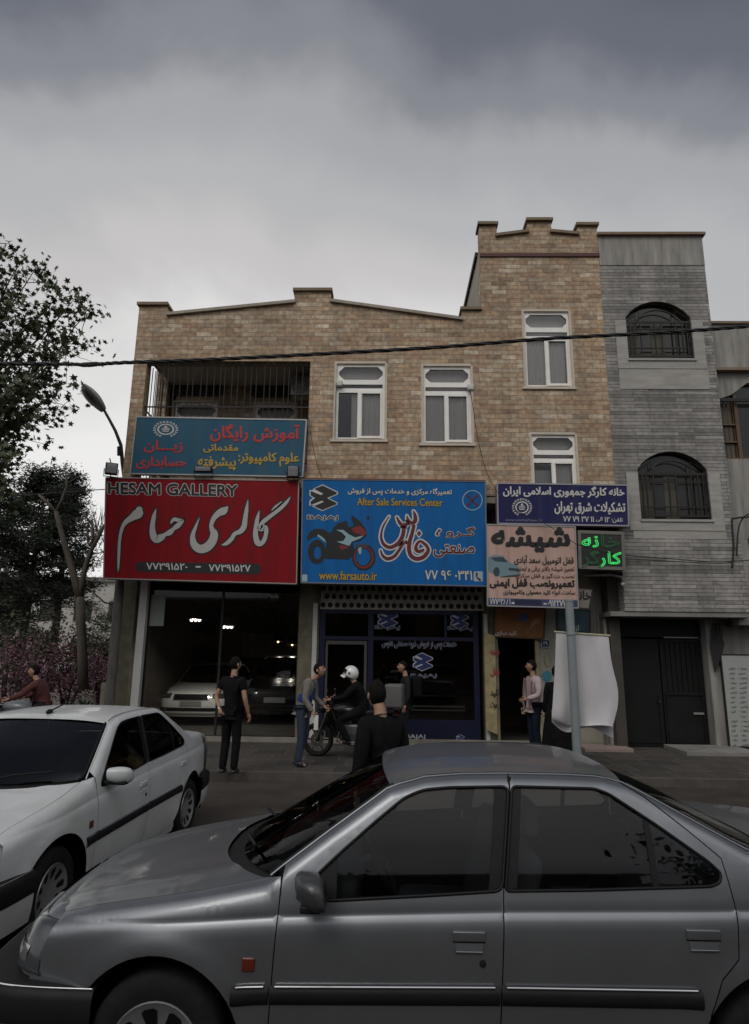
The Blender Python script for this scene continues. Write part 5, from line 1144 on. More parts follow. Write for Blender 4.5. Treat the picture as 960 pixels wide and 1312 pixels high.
# plane tree whose crown hangs in from the left
T0 = np.array([-9.3, 11.6, .1]); t = thing('plane_tree', 'leafy plane tree reaching in at the upper left, dark against the sky', 'tree', T0)
tr = MB(); fork = T0+np.array([.1, 0, 4.2]); limb(tr, T0, fork, .24, .17, .05)
ends = [(112, 402, 11.2), (95, 383, 11.5), (78, 372, 11), (48, 340, 11.4), (30, 332, 12), (8, 312, 11.8), (-20, 300, 12), (85, 440, 10.8), (62, 455, 11.4), (74, 503, 11.2), (55, 524, 11), (28, 540, 11.6), (10, 560, 11.2), (-30, 430, 12.4), (-60, 360, 11), (-40, 540, 11), (20, 470, 12.2), (40, 410, 12), (10, 390, 11), (-60, 480, 12.6), (22, 505, 10.8), (5, 590, 11), (18, 612, 10.6)]
cen = []
for px, py, Y in ends:
    e = UN(px, py, Y); mid = fork+(e-fork)*.45+np.array([0, 0, .5*RNG.uniform(-.3, 1)])
    limb(tr, fork, mid, .07, .04, .1); pts = limb(tr, mid, e, .038, .006, .12, 9)
    for k in range(3, 9):
        q = np.array(pts[k])
        cen.append((q, .7+.03*k))
        for _ in range(2):
            side = q+RNG.normal(0, .26, 3); limb(tr, q, side, .009, .003, .1, 4); cen.append((side, .8))
for a, b in (((75, 445, 11), (118, 463, 11)), ((88, 452, 11), (108, 440, 11)), ((95, 455, 11), (105, 452, 11)), ((55, 512, 11), (95, 526, 11)), ((72, 520, 11), (86, 540, 11)), ((78, 523, 11), (88, 513, 11)), ((30, 520, 11), (36, 545, 11)), ((62, 516, 11), (64, 532, 11))):
    limb(tr, UN(*a), UN(*b), .008, .003, .15, 6)
tr.obj('trunk', bark_m, t, True, True, 0)
leaves(MB(), cen, 13, (.17, .17, .13), .135, STAR, .2).obj('crown', leaf_m, t)

def conifer(name, label, base, h, rr, lean=0, first=.28, n=150, seed=1, m=pine_m, group=None, rag=.55):
    """shaggy dark evergreen: whorls of drooping limbs carrying needle clumps"""
    rng = np.random.default_rng(seed); t = thing(name, label, 'tree', base, group=group); b = np.array(base, float)
    tr = MB(); top_ = b+np.array([lean, 0, h]); tr.tube([b, b+(top_-b)*.5, top_], [h*.022, h*.014, .02], 8); cen = []
    for i in range(n):
        u = first+(1-first)*(i+rng.uniform())/n; a = rng.uniform(0, 6.283); L_ = rr*(1-((u-first)/(1-first))**1.5*.75)*rng.uniform(rag, 1.1)
        p0 = b+(top_-b)*u; p1 = p0+np.array([math.cos(a)*L_, math.sin(a)*L_, L_*rng.uniform(-.22, .25)])
        tr.tube([p0, (p0+p1)/2+np.array([0, 0, .06*L_]), p1], [.035, .02, .006], 5)
        for s in (.45, .62, .78, .9, 1.0): cen.append((p0+(p1-p0)*s+rng.normal(0, .08, 3), .6+.4*s))
    tr.obj('trunk', bark_m, t, True, True, 0)
    leaves(MB(), cen, 46, (.20, .20, .12), .17, [(0, -.5), (.11, -.1), (.09, .25), (0, .5), (-.09, .25), (-.11, -.1)], -.1, rng).obj('crown', m, t)
    return t
conifer('pine_tree', 'tall dark pine filling the left edge behind the pruned tree', UN(22, 862, 24)*np.array([1, 1, 0])+np.array([0, 0, .02]), 8.8, 2.3, .2, .42, 90, 3)
conifer('pine_tree', 'dark pine with rounded top just left of the pruned tree branches', UN(66, 862, 26)*np.array([1, 1, 0])+np.array([0, 0, .02]), 9.1, 1.7, -.1, .46, 76, 4)
conifer('pine_tree', 'dark pine at the far left edge with its trunk out of sight', UN(-40, 862, 22)*np.array([1, 1, 0])+np.array([0, 0, .02]), 7.6, 2.2, .2, .3, 70, 5)

# pruned, almost bare tree
b = UN(107, 884, 17)*np.array([1, 1, 0])+np.array([0, 0, .02]); t = thing('pruned_tree', 'heavily pruned bare tree with pale forked limbs beside the red sign', 'tree', b)
tr = MB(); Yp = 17
path = lambda pts, r0, r1: tr.tube([UN(*p, Yp) for p in pts], list(np.linspace(r0, r1, len(pts))), 9)
path([(107, 884), (106, 840), (104, 800), (103, 765)], .135, .11)
path([(103, 768), (97, 745), (90, 720), (84, 700), (77, 675), (72, 655)], .105, .06); path([(72, 657), (62, 645), (50, 634)], .055, .035); path([(72, 657), (80, 640), (86, 622), (85, 608)], .05, .03); path([(86, 620), (94, 615), (102, 611)], .03, .02)
path([(103, 768), (106, 742), (111, 722), (118, 703), (127, 687), (134, 672)], .085, .04); path([(118, 705), (119, 685), (118, 666)], .045, .03); path([(118, 672), (110, 662), (102, 653)], .03, .02)
path([(104, 792), (100, 776), (112, 752), (134, 772), (148, 775)], .03, .02)
for _ in range(40):
    a_ = (118+RNG.uniform(-8, 14), 690+RNG.uniform(-20, 10)); path([a_, (a_[0]+RNG.uniform(-10, 12), a_[1]-RNG.uniform(8, 28))], .012, .004)
tr.obj('trunk', pale_bark, t, True, True, 0)

def shrub(name, label, base, w, h, m, n, size, seed, group, cat='shrub', shp=OVAL, stems=9):
    rng = np.random.default_rng(seed); t = thing(name, label, cat, base, group=group); b = np.array(base, float); tr = MB(); cen = []
    for i in range(stems):
        a = rng.uniform(0, 6.283); r_ = w*.5*rng.uniform(.2, 1); e = b+np.array([math.cos(a)*r_, math.sin(a)*r_*.8, h*rng.uniform(.6, 1)]); m_ = b+(e-b)*.5+np.array([0, 0, .12*h])
        tr.tube([b+rng.normal(0, .05, 3)*np.array([1, 1, 0]), m_, e], [.03, .02, .005], 6)
        for s in np.linspace(.35, 1, 6):
            q = b+(e-b)*s+rng.normal(0, .12, 3); tr.tube([b+(e-b)*s*.9, q], [.008, .003], 4); cen.append((q, .6+.5*rng.uniform()))
    tr.obj('stem', bark_m, t, True, True, 0)
    leaves(MB(), cen, n, (.22, .22, .17), size, shp, .0, rng).obj('foliage', m, t)
k = 0
for (px, Y, w, h, lb) in ((8, 17.0, 2.2, 2.1, 'purple flowering shrub at the far left of the park border'), (48, 18.0, 2.4, 2.2, 'purple flowering shrub behind the seated person in red'), (88, 18.6, 2.1, 1.9, 'purple flowering shrub just left of the pruned tree trunk'), (128, 19.5, 2.0, 1.9, 'purple flowering shrub between the pruned tree and lamp post')):
    k += 1; shrub('flowering_shrub', lb, UN(px, 880, Y)*np.array([1, 1, 0])+np.array([0, 0, .3]), w, h, bloss_m, 30, .075, 20+k, 'purple shrubs in the park')
for (px, Y, w, h, lb) in ((30, 21, 3.0, 3.0, 'dark green bush under the pines on the left'), (100, 22, 3.2, 3.2, 'dark green bush behind the pruned tree'), (140, 21, 2.4, 2.8, 'dark green bush close to the lamp post')):
    k += 1; shrub('green_bush', lb, UN(px, 870, Y)*np.array([1, 1, 0])+np.array([0, 0, .1]), w, h, shrub_m, 60, .12, 40+k, 'green bushes in the park')
# agave
b = UN(110, 880, 15.9)*np.array([1, 1, 0])+np.array([0, 0, .45]); t = thing('agave_plant', 'spiky agave rosette in the planter at the foot of the pruned tree', 'plant', b)
for i in range(34):
    a = i*2.4; el = R(8+70*(i/34)); L_ = .62-.2*(i/34); q = MB(); d = np.array([math.cos(a)*math.cos(el), math.sin(a)*math.cos(el), math.sin(el)]); s = np.array([-math.sin(a), math.cos(a), 0]); o = np.array([0, 0, .12])
    pts = []
    for u in np.linspace(0, 1, 6):
        c = o+d*L_*u+np.array([0, 0, -.10*u*u]); w_ = .035*(1-u)**.7*(.7+u); pts += [c+s*w_, c-np.array([0, 0, .008]), c-s*w_]
    q.add(pts, [(3*j+m_, 3*j+m_+1, 3*j+m_+4, 3*j+m_+3) for j in range(5) for m_ in range(2)]); q.obj('leaf', mat('agave_leaf', (.055, .07, .05), .6, var=.2), t, False, True)
# planter wall, stone blocks, park wall
beige = mat('beige_block', (.24, .20, .155), .85, var=.2, vscale=3, bump=.2)
tag(MB().rbox(-10.3, -6.15, 14.9, 15.25, .1, .52, .02).rbox(-10.3, -6.15, 14.82, 15.33, .521, .60, .015).obj('planter_wall', beige), 'low beige planter wall between the parked white car and the agave', 'planter')
p = UN(143, 872, 15.0); tag(MB().rbox(p[0]-.16, p[0]+.25, 14.85, 15.4, .60, 1.30, .015).rbox(p[0]-.05, p[0]+.25, 14.95, 15.35, 1.301, 2.0, .015).obj('stone_pedestal', beige), 'stepped beige stone block against the pole at the building corner', 'pedestal')
tag(MB().rbox(-26, -6.4, 20.0, 20.3, .0, .75, .02).obj('park_wall', mat('dusty_wall', (.26, .24, .21), .9, var=.2)), 'long low pale wall across the park behind the purple shrubs', 'wall')
bdm = mat('flower_bed_soil', (.10, .075, .05), .95, var=.3, vscale=4, bump=.6); struct(MB().box(-30, -6.35, 15.34, 19.9, .0, .34).obj('flower_bed', bdm))
gr = MB(); c_ = [((RNG.uniform(-14, -6.5), RNG.uniform(15.5, 19.5), .38), 1) for _ in range(260)]
leaves(gr, c_, 22, (.25, .25, .05), .10, NEED, -1.2); o = gr.obj('grass', shrub_m); struct(o, 'stuff')
# pale apartment block far beyond the park, and the trees in front of it
fb = thing('apartment_block', 'pale apartment block far off behind the park trees', 'building', (-24, 60, 0))
far_w = mat('pale_far_wall', (.42, .40, .37), .9, var=.1, vscale=.4)
MB().box(-40, -12.5, 60, 72, 0, 8.4).obj('wall', far_w, fb); MB().box(-40.3, -12.2, 59.7, 72, 8.4, 8.8).obj('roof', concrete, fb)
for i in range(8):
    for j in range(2): f = MB().box(-38.5+i*3.2, -36.9+i*3.2, 59.9, 59.99, 1.4+j*3.4, 3.2+j*3.4).obj('window', dusk_glass, fb)
for i, (x, y, h, r_, lb) in enumerate(((-23, 40, 6.4, 3.0, 'hazy far tree at the extreme left under the pines'), (-17.5, 44, 5.8, 3.0, 'far tree seen between the pine trunks'), (-12.6, 48, 5.2, 2.6, 'far tree seen beside the red sign edge'))):
    conifer('park_tree', lb, (x, y, 0), h, r_, 0, .2, 70, 60+i, shrub_m, 'far park trees')

# ---------------------------------------------------------------- across the street, behind the viewer (seen in the car windows)
opp = brick('opposite_brick', .25, .08, [(.14, .09, .06), (.20, .13, .09), (.17, .11, .08)], (.16, .14, .12), .01)
for i, (x0, x1, h, lb) in enumerate(((-22, -7, 5.2, 'brick house across the street, left of the viewer'), (-6.8, 6, 5.6, 'brick house across the street directly behind the viewer'), (6.2, 20, 5.0, 'brick house across the street, right of the viewer'))):
    o = thing('opposite_house', lb, 'building', ((x0+x1)/2, -12, 0))
    MB().box(x0, x1, -22, -11, 0, h).obj('wall', opp, o); MB().box(x0-.1, x1+.1, -22, -10.85, h+.003, h+.2).obj('roof_edge', coping_m, o)
    for j in range(int((x1-x0)/3)):
        for z in (.8, 3.2): MB().box(x0+1+j*3, x0+2.5+j*3, -10.99, -10.95, z, z+1.6).obj('window', dusk_glass, o)
for i, (x, y, lb) in enumerate(((-5.8, -6.4, 'street tree across the road, left of the viewer'), (-1.6, -9.3, 'street tree across the road behind the viewer'), (7.2, -6.2, 'street tree across the road, right of the viewer'))):
    b = np.array([x, y, .1]); t = thing('street_tree', lb, 'tree', b); tr = MB(); rng = np.random.default_rng(80+i); f_ = b+np.array([0, 0, 2.0]); tr.tube([b, f_], [.17, .13], 8); cen = []
    for k in range(26):
        e = f_+np.array([rng.normal(0, 1.5), rng.normal(0, 1.3), rng.uniform(.2, 2.8)]); tr.tube([f_, (f_+e)/2+np.array([0, 0, .3]), e], [.06, .03, .01], 5)
        for s in (.5, .7, .85, 1): cen.append((f_+(e-f_)*s+rng.normal(0, .2, 3), 1))
    tr.obj('trunk', bark_m, t, True, True, 0); leaves(MB(), cen, 34, (.38, .38, .3), .22, OVAL, .2, rng).obj('crown', leaf_m, t)
# ---------------------------------------------------------------- street furniture
steel = mat('grey_painted_steel', (.24, .27, .28), .5, .25, var=.12, vscale=5)
old_pole = mat('old_pole', (.11, .10, .085), .7, .2, var=.35, vscale=4, stretch=(2, 2, .5))
Yl = 13.6
lp = un(158, 590, Y=Yl); xpole = -5.93
t = thing('street_lamp', 'grey cobra-head street lamp on a curved arm beside the balcony', 'street lamp', (xpole, 14.15, .12))
MB().tube([(xpole, 14.35, .12), (xpole-.02, 14.35, 3), (xpole-.05, 14.3, 5.6)], [.11, .10, .075], 14).obj('pole', old_pole, t, True, True)
arm = [(xpole-.05, 14.3, 5.5), P3(157, 592, 14.2), P3(155, 570, 14.0), P3(148, 552, 13.8), P3(140, 537, 13.6), P3(131, 521, 13.5)]
MB().tube(arm, [.05, .045, .04, .035, .032, .03], 10).obj('arm', old_pole, t, True, True)
MB().tube([P3(153, 572, 13.95), P3(153, 584, 14.0)], .05, 8).tube([P3(151, 558, 13.85), P3(155, 580, 13.9)], .008, 5).obj('bracket', iron, t, True, True)
a = Vector(P3(133, 526, 13.5)); b = Vector(P3(106, 494, 13.2)); ax = (b-a).normalized(); sd = ax.cross(Vector((0, 0, 1))).normalized(); upv = sd.cross(ax)
def lamp_pt(u, v):
    w = .215*math.sin(math.pi*min(1, .10+.78*u))**.75+.03
    s, c = math.sin(v), math.cos(v); h = (.115 if c > 0 else .085)*math.sin(math.pi*min(1, .13+.80*u))**.7
    p = a+ax*(b-a).length*u+sd*w*s+upv*h*c; return (p.x, p.y, p.z)
MB().grid(lamp_pt, np.linspace(0, 1, 18), np.linspace(0, 2*math.pi, 25)).obj('lamp_head', mat('lamp_grey', (.30, .30, .29), .5, .2, var=.1), t, True, True)
def lens_pt(u, v):
    w = (.17*math.sin(math.pi*(.12+.76*u))**.6)*v; h = -.088-.035*(1-v*v)*math.sin(math.pi*u)
    p = a+ax*(b-a).length*(.30+.62*u)+sd*w+upv*h; return (p.x, p.y, p.z)
MB().grid(lens_pt, np.linspace(0, 1, 12), np.linspace(-1, 1, 11), True).obj('lens', mat('smoked_lens', (.05, .045, .045), .2, coat=.5), t, True, True)
q = MB().tube([P3(117, 566, 14), P3(124, 574, 14), P3(131, 579, 14), P3(137, 582, 14)], .018, 6)
# floodlights on top of the red sign
for (px, py, s_, lb) in ((143, 601, 1.0, 'square floodlight at the left end of the red sign, aimed outwards'), (261, 602, 1.0, 'flat floodlight in the middle of the red sign, tilted down'), (376, 605, .9, 'square framed floodlight at the right end of the red sign')):
    Y = 13.62; p = un(px, py, Y=Y); t = thing('floodlight', lb, 'floodlight', p, R(25) if px < 200 else 0, 'floodlights along the top of the red sign')
    w, h = (.13, .13) if px != 261 else (.19, .065)
    MB().rbox(-w, w, -.07, .05, -h, h, .02).obj('housing', iron, t, False, True); MB().rbox(-w+.025, w-.025, -.082, -.069, -h+.02, h-.02, .006).obj('lens', mat('floodlight_glass', (.12, .12, .12), .1, coat=1), t, False, True)
    MB().tube([(-w-.015, 0, 0), (-w-.015, .05, -.16), (w+.015, .05, -.16), (w+.015, 0, 0)], .012, 6).tube([(0, .05, -.16), (0, .12, -.16), (0, .16, -.1)], .012, 6).obj('bracket', iron, t, False, True)
    if px == 143: MB().tube([(-.02, 0, .13), (-.06, .0, .24)], .012, 6).obj('stub', iron, t, False, True)
# air conditioner in the balcony
p = un(388, 497, Y=15.0); t = thing('air_conditioner', 'white air conditioner unit hanging in the right corner of the balcony', 'air conditioner', p)
MB().rbox(-.28, .22, -.16, .2, -.26, .26, .02).obj('casing', mat('ac_white', (.34, .33, .31), .6, var=.15), t, False, True)
q = MB()
for r_ in (.06, .11, .16, .20): q.lathe([(r_-.006, -.17), (r_, -.175), (r_+.006, -.17)], (-.04, 0, 0), 'y', 24)
q.obj('fan_guard', iron, t, False, True); MB().tube([(.2, -.2, -.28), (-.26, -.2, -.28), (-.26, .2, -.02)], .014, 6).obj('bracket', iron, t, False)
# signpost with a hanging white banner
Yp = 10.7; t = thing('signpost', 'light grey round signpost standing behind the silver saloon', 'post', un(741, 985, Y=Yp)*np.array([1, 1, 0])+np.array([0, 0, 0]))
xp = float(un(733, 840, Y=Yp)[0]); ztp = float(un(730, 769, Y=Yp)[2])
MB().tube([(xp, Yp, .0), (xp, Yp, ztp)], .068, 18).obj('pole', steel, t, True, True); MB().lathe([(.001, .012), (.06, .01), (.074, 0), (.074, -.03), (.069, -.035)], (xp, Yp, ztp+.004), 'z', 18).obj('cap', steel, t, True, True)
q = MB(); za = float(un(745, 812, Y=Yp)[2]); q.tube([(xp, Yp-.0, za), (xp, Yp+.1, za+.0)], .02, 6).lathe([(.076, -.03), (.079, 0), (.076, .03)], (xp, Yp, za), 'z', 18); q.obj('clamp', steel, t, True, True)
Yb = Yp+.16; t = thing('banner', 'blank white cloth banner hanging in folds behind the grey signpost', 'banner', un(750, 940, Y=Yb))
cloth = mat('white_cloth', (.52, .50, .515), .85, var=.05, vscale=3)
Lf = [(712.5, 811), (711.5, 850), (709, 890), (707, 921)]; Rg = [(780, 815.5), (783, 848), (795, 893), (785, 935)]
def ip(L_, v): k = np.linspace(0, 1, len(L_)); return np.interp(v, k, [p[0] for p in L_]), np.interp(v, k, [p[1] for p in L_])
Lf2 = smooth(Lf, 2); Rg2 = smooth(Rg, 2)
def bp_(u, v):
    a, b = ip(Lf2, v), ip(Rg2, v); px = a[0]+(b[0]-a[0])*u; py = a[1]+(b[1]-a[1])*u+4*math.sin(u*5)*v**3
    d = .05*v*math.sin(u*9+v*1.5)+.03*v*math.sin(u*17-2*v)+.16*v*v*(u-.3)+.02*math.sin(6*u+9*v)*v; return P3(px, py, Yb-d+.0)
bn = MB().grid(bp_, np.linspace(0, 1, 60), np.linspace(0, 1, 50)).obj('cloth', cloth, t, True, True, 0)
# back fold showing under the hem
def bf_(u, v):
    a, b = (707, 917), (786, 936); px = a[0]+(b[0]-a[0])*u; py = a[1]+(b[1]-a[1])*u+4*math.sin(u*5)+v*(8+5*math.sin(u*8)); return P3(px, py, Yb+.10+.04*math.sin(u*11))
MB().grid(bf_, np.linspace(0, 1, 40), np.linspace(-1, 1, 8)).obj('hem_fold', cloth, t, True, True, 0)
MB().tube([P3(710, 809.5, Yb), P3(782, 814.5, Yb)], .016, 8).obj('rod', mat('rod_cream', (.40, .37, .26), .6), t, True, True)
q = MB().tube([P3(739, 810, Yb-.05), P3(738, 803, Yb-.05), P3(741, 801, Yb-.05), P3(741, 808, Yb-.05)], .008, 6).obj('hook', steel, t, True, True)

# ---------------------------------------------------------------- cables
cable_m = mat('cable_rubber', (.012, .011, .011), .6)
def catmull(pts, n=10):
    P = [np.array(p, float) for p in pts]; o = []
    for i in range(len(P)-1):
        p = [P[max(i-1, 0)], P[i], P[i+1], P[min(i+2, len(P)-1)]]
        for f in np.linspace(0, 1, n, endpoint=False): o.append(.5*(2*p[1]+(-p[0]+p[2])*f+(2*p[0]-5*p[1]+4*p[2]-p[3])*f*f+(-p[0]+3*p[1]-3*p[2]+p[3])*f**3))
    return o+[P[-1]]
def cable(label, pts, r, Ys, strands=1, tw=.02, name='cable'):
    c = catmull([P3(px, py, y) for (px, py), y in zip(pts, Ys if isinstance(Ys, (list, tuple)) else [Ys]*len(pts))], 24 if strands > 1 else 10); mb = MB()
    for s in range(strands):
        mb.tube([p+np.array([0, math.cos(i*.55+s*6.28/strands), math.sin(i*.55+s*6.28/strands)])*(tw if strands > 1 else 0) for i, p in enumerate(c)], r, 6)
    o = mb.obj(name, cable_m, None, True, True, 0); return tag(o, label, 'cable')
cable('thick twisted black power cable crossing the whole width in front of the upper windows', [(-80, 468), (0, 466), (90, 466.5), (112, 468), (150, 465), (260, 461), (400, 454), (560, 445), (700, 434), (850, 426), (960, 418), (1060, 409)], .0175, 10.25, 3, .018)
MB_ = MB(); p = P3(108, 467, 10.25); q = P3(124, 466, 10.25); MB_.tube([(p[0]-.1, p[1], p[2]), p, q, (q[0]+.1, q[1], q[2])], [.02, .038, .038, .02], 8); tag(MB_.obj('cable_joint', cable_m, None, True, True), 'taped bulge on the thick power cable left of the building', 'cable joint')
cable('thin black wire drooping from the right window down to the navy sign', [(602, 498), (606, 520), (612, 560), (622, 600), (634, 625), (655, 650), (700, 672), (738, 697)], .007, [13.9, 13.9, 13.88, 13.8, 13.6, 13.5, 13.5, 13.5])
cable('black wire running from the neon box across the grey house', [(738, 697), (760, 704), (800, 711), (860, 716), (915, 720), (940, 719), (990, 716)], .010, [13.5, 13.5, 13.7, 13.85, 13.85, 13.85, 13.85])
cable('second black wire sagging under the first across the grey house', [(800, 716), (860, 719), (915, 722), (938, 721)], .008, 13.86)
cable('black conduit loop bent round the edge of the grey house', [(938, 728), (940, 700), (938, 668), (943, 664), (962, 662), (990, 661)], .022, 13.86)
cable('second conduit loop curving over at the right edge', [(944, 712), (946, 680), (952, 664), (966, 656), (990, 652)], .016, 13.9)
cable('thin wire hanging down the stone wall right of the balcony', [(396, 535), (399, 560), (404, 585), (412, 612)], .006, 13.93)
cable('short wire from the left window edge down to the sill', [(431, 490), (430, 520), (429, 560)], .005, 13.93)
cable('thin overhead wire running out left from the red sign', [(134, 627), (118, 628), (104, 629), (60, 632), (-60, 640)], .010, [13.8, 14.2, 14.8, 16, 20])
for (px, lb) in ((797, 'rusty drainpipe at the left edge of the black doors'), (772, 'grey pipe between the hanging banner and black doors')):
    p = un(px, 880, Y=14.4); tag(MB().tube([(p[0], 14.42, .12), (p[0], 14.42, 2.9)], .04 if px == 797 else .03, 10).obj('drainpipe', old_pole, None, True, True), lb, 'pipe')
p = un(915, 820, Y=14.5); q = MB()
for i in range(16): q.tube([(7.12+.03*i % .2, 14.5-.05*(i % 3), 2.75-.0*i), (7.0+.02*i, 14.45, 2.3), (7.05+.01*i, 14.47, 1.7+.02*i)], .012, 5)
tag(q.obj('cable_tangle', cable_m, None, True, True), 'tangle of cables hanging on the pier right of the black doors', 'cables')
# bracket lamp under the neon box
p = un(796, 747, Y=13.8); t = thing('wall_lamp', 'small curved bracket lamp under the green neon box', 'lamp', p); MB().tube([(-.75, .1, .16), (-.2, 0, .17), (.02, 0, .12), (.05, 0, .0)], .03, 8).obj('arm', old_pole, t, False, True); MB().sphere((.04, 0, -.03), .05, 10, 8).obj('bulb', mat('dull_bulb', (.3, .29, .26), .4), t, False, True)
# ---------------------------------------------------------------- motorcycles
moto_black = mat('motorcycle_black', (.010, .010, .011), .3, coat=.5); moto_grey = mat('motorcycle_grey_blue', (.15, .17, .185), .4, coat=.4); engine_m = mat('engine_alloy', (.10, .10, .10), .45, .7, var=.3, vscale=12); red_lens = mat('tail_lens', (.30, .010, .008), .2, coat=.6, emit=(1, .05, .03), es=.25)
def motorcycle(label, loc, rz, body, box=None, group='motorcycles by the shops'):
    t = thing('motorcycle', label, 'motorcycle', loc, rz, group)
    for x in (-.66, .64):
        w = thing('wheel', '', '', (x, 0, .30)); w.parent = t; del w['label']; del w['category']; BASE[w.name] = np.zeros(3)
        MB().lathe([(.235, -.045), (.27, -.055), (.295, -.03), (.302, 0), (.295, .03), (.27, .055), (.235, .045), (.235, -.045)], axis='y', n=32).obj('tyre', tyre_m, w, False, True, 50)
        q = MB().lathe([(.236, -.03), (.215, -.028), (.215, .028), (.236, .03)], axis='y', n=32).lathe([(.001, -.07), (.04, -.07), (.04, .07), (.001, .07)], axis='y', n=14)
        for k in range(6):
            a = k*math.pi/3; q.tube([(.03*math.cos(a), 0, .03*math.sin(a)), (.22*math.cos(a), 0, .22*math.sin(a))], .014, 6)
        q.obj('rim', moto_black, w, False, True)
        MB().lathe([(.06, -.06), (.125, -.062), (.125, -.058), (.06, -.056)], axis='y', n=24).obj('brake_disc', chrome, w, False)
    q = MB()
    for y in (-.09, .09): q.tube([(-.66, y, .30), (-.50, y, .72), (-.43, y, .92)], [.028, .026, .022], 8)
    q.tube([(-.46, -.1, .86), (-.46, .1, .86)], .03, 8).obj('fork', moto_black if body is moto_black else chrome, t, False, True)
    q = MB().tube([(-.42, -.02, .95), (-.40, -.22, 1.0), (-.33, -.36, 1.0)], .014, 8).tube([(-.42, .02, .95), (-.40, .22, 1.0), (-.33, .36, 1.0)], .014, 8); h = q.obj('handlebar', chrome, t, False, True)
    for y in (-.36, .36): MB().tube([(-.35, y*.9, 1.0), (-.30, y*1.08, .995)], .02, 8).obj('grip', black_trim, h, False, True); MB().tube([(-.38, y*.7, 1.0), (-.42, y*.9, 1.16)], .006, 5).sphere((-.42, y*.92, 1.19), .05, 10, 7, (.3, 1, .7)).obj('mirror', moto_black, h, False, True)
    MB().sphere((-.58, 0, .86), .10, 14, 10, (.8, 1, 1)).obj('headlamp', moto_black, t, False, True); MB().lathe([(.001, -.668), (.05, -.665), (.085, -.645)], (0, 0, .86), 'x', 16).obj('lens', lamp_in, t, False, True)
    MB().grid(lambda u, v: (-.66+.35*math.cos(u), v*(.075-.02*abs(v)), .30+.345*math.sin(u)), np.linspace(R(35), R(150), 16), np.linspace(-1, 1, 7)).obj('mudguard', body, t, False, True)
    MB().grid(lambda u, v: (.64+.36*math.cos(u), v*.08, .32+.36*math.sin(u)), np.linspace(R(20), R(120), 14), np.linspace(-1, 1, 7)).obj('mudguard', moto_black, t, False, True)
    MB().grid(lambda u, v: (-.38+.56*u, (.15*math.sin(math.pi*(.15+.75*(1-u)))**.7)*math.sin(v), .80+.06*(1-u)+(.13*math.sin(math.pi*(.2+.65*(1-u))))*math.cos(v)), np.linspace(0, 1, 14), np.linspace(0, 2*math.pi, 21)).obj('fuel_tank', body, t, False, True)
    s = MB().rbox(.10, .80, -.13, .13, .74, .84, .045)
    for i, v in enumerate(s.v): s.v[i] = (v[0], v[1], v[2]+.05*max(0, (v[0]-.4))/.4)
    s.obj('seat', black_plastic, t, False, True)
    MB().rbox(-.22, .16, -.15, .15, .30, .60, .05).rbox(-.24, -.02, -.09, .09, .55, .76, .03, Matrix.Rotation(R(-18), 3, 'Y')).lathe([(.001, -.19), (.11, -.18), (.12, -.14)], (.05, 0, .42), 'y', 18).obj('engine', engine_m, t, False, True)
    MB().tube([(-.43, 0, .88), (-.30, 0, .60), (-.24, 0, .34), (.20, 0, .30), (.34, 0, .70), (-.36, 0, .86)], .022, 8).tube([(.2, -.09, .36), (.64, -.10, .30)], .022, 8).tube([(.2, .09, .36), (.64, .10, .30)], .022, 8).tube([(.3, -.1, .72), (.6, -.12, .34)], .03, 8).tube([(.3, .1, .72), (.6, .12, .34)], .03, 8).obj('frame', moto_black, t, False, True)
    MB().tube([(-.20, -.12, .50), (-.26, -.16, .30), (.05, -.18, .24), (.35, -.18, .30), (.80, -.19, .42)], [.022, .022, .03, .05, .055], 12).obj('exhaust', engine_m if body is moto_black else chrome, t, False, True)
    MB().rbox(.30, .62, -.16, .16, .56, .74, .04).obj('side_panel', body, t, False, True)
    MB().rbox(.80, .86, -.07, .07, .72, .78, .015).obj('tail_light', red_lens, t, False, True); MB().box(.86, .875, -.09, .09, .46, .60).obj('plate_holder', black_plastic, t, False)
    MB().tube([(.12, .05, .3), (.2, .22, .0)], .012, 6).obj('stand', moto_black, t, False, True)
    if box is not None:
        b_ = MB().rbox(.62, .96, -.20, .20, .90, 1.33, .05); b_.obj('top_case', box, t, False, True); MB().tube([(.5, -.1, .86), (.9, -.1, .895)], .012, 6).tube([(.5, .1, .86), (.9, .1, .895)], .012, 6).obj('rack', chrome, t, False, True)
    return t
# ---------------------------------------------------------------- people
skin_m = mat('skin', (.34, .19, .125), .6, var=.08); skin_d = mat('skin_tan', (.28, .15, .095), .6, var=.08); hair_m = mat('black_hair', (.010, .008, .007), .9, spec=.1, var=.3, vscale=40); hair_g = mat('dark_brown_hair', (.03, .022, .016), .9, spec=.1, var=.3, vscale=40)
def skinmesh(nodes, edges, sub=2):
    names = list(nodes); me = bpy.data.meshes.new('tmp'); me.from_pydata([nodes[k][0] for k in names], [(names.index(a), names.index(b)) for a, b in edges], [])
    o = bpy.data.objects.new('tmp', me); COL.objects.link(o); o.modifiers.new('s', 'SKIN')
    for i, k in enumerate(names):
        r_ = nodes[k][1]; me.skin_vertices[0].data[i].radius = r_ if isinstance(r_, tuple) else (r_, r_)
    me.skin_vertices[0].data[0].use_root = True
    ss = o.modifiers.new('b', 'SUBSURF'); ss.levels = sub; ss.render_levels = sub
    bpy.context.view_layer.update(); ev = o.evaluated_get(bpy.context.evaluated_depsgraph_get()); m2 = bpy.data.meshes.new_from_object(ev)
    V = [tuple(v.co) for v in m2.vertices]; F = [tuple(p.vertices) for p in m2.polygons]; bpy.data.objects.remove(o); bpy.data.meshes.remove(me); bpy.data.meshes.remove(m2); return V, F
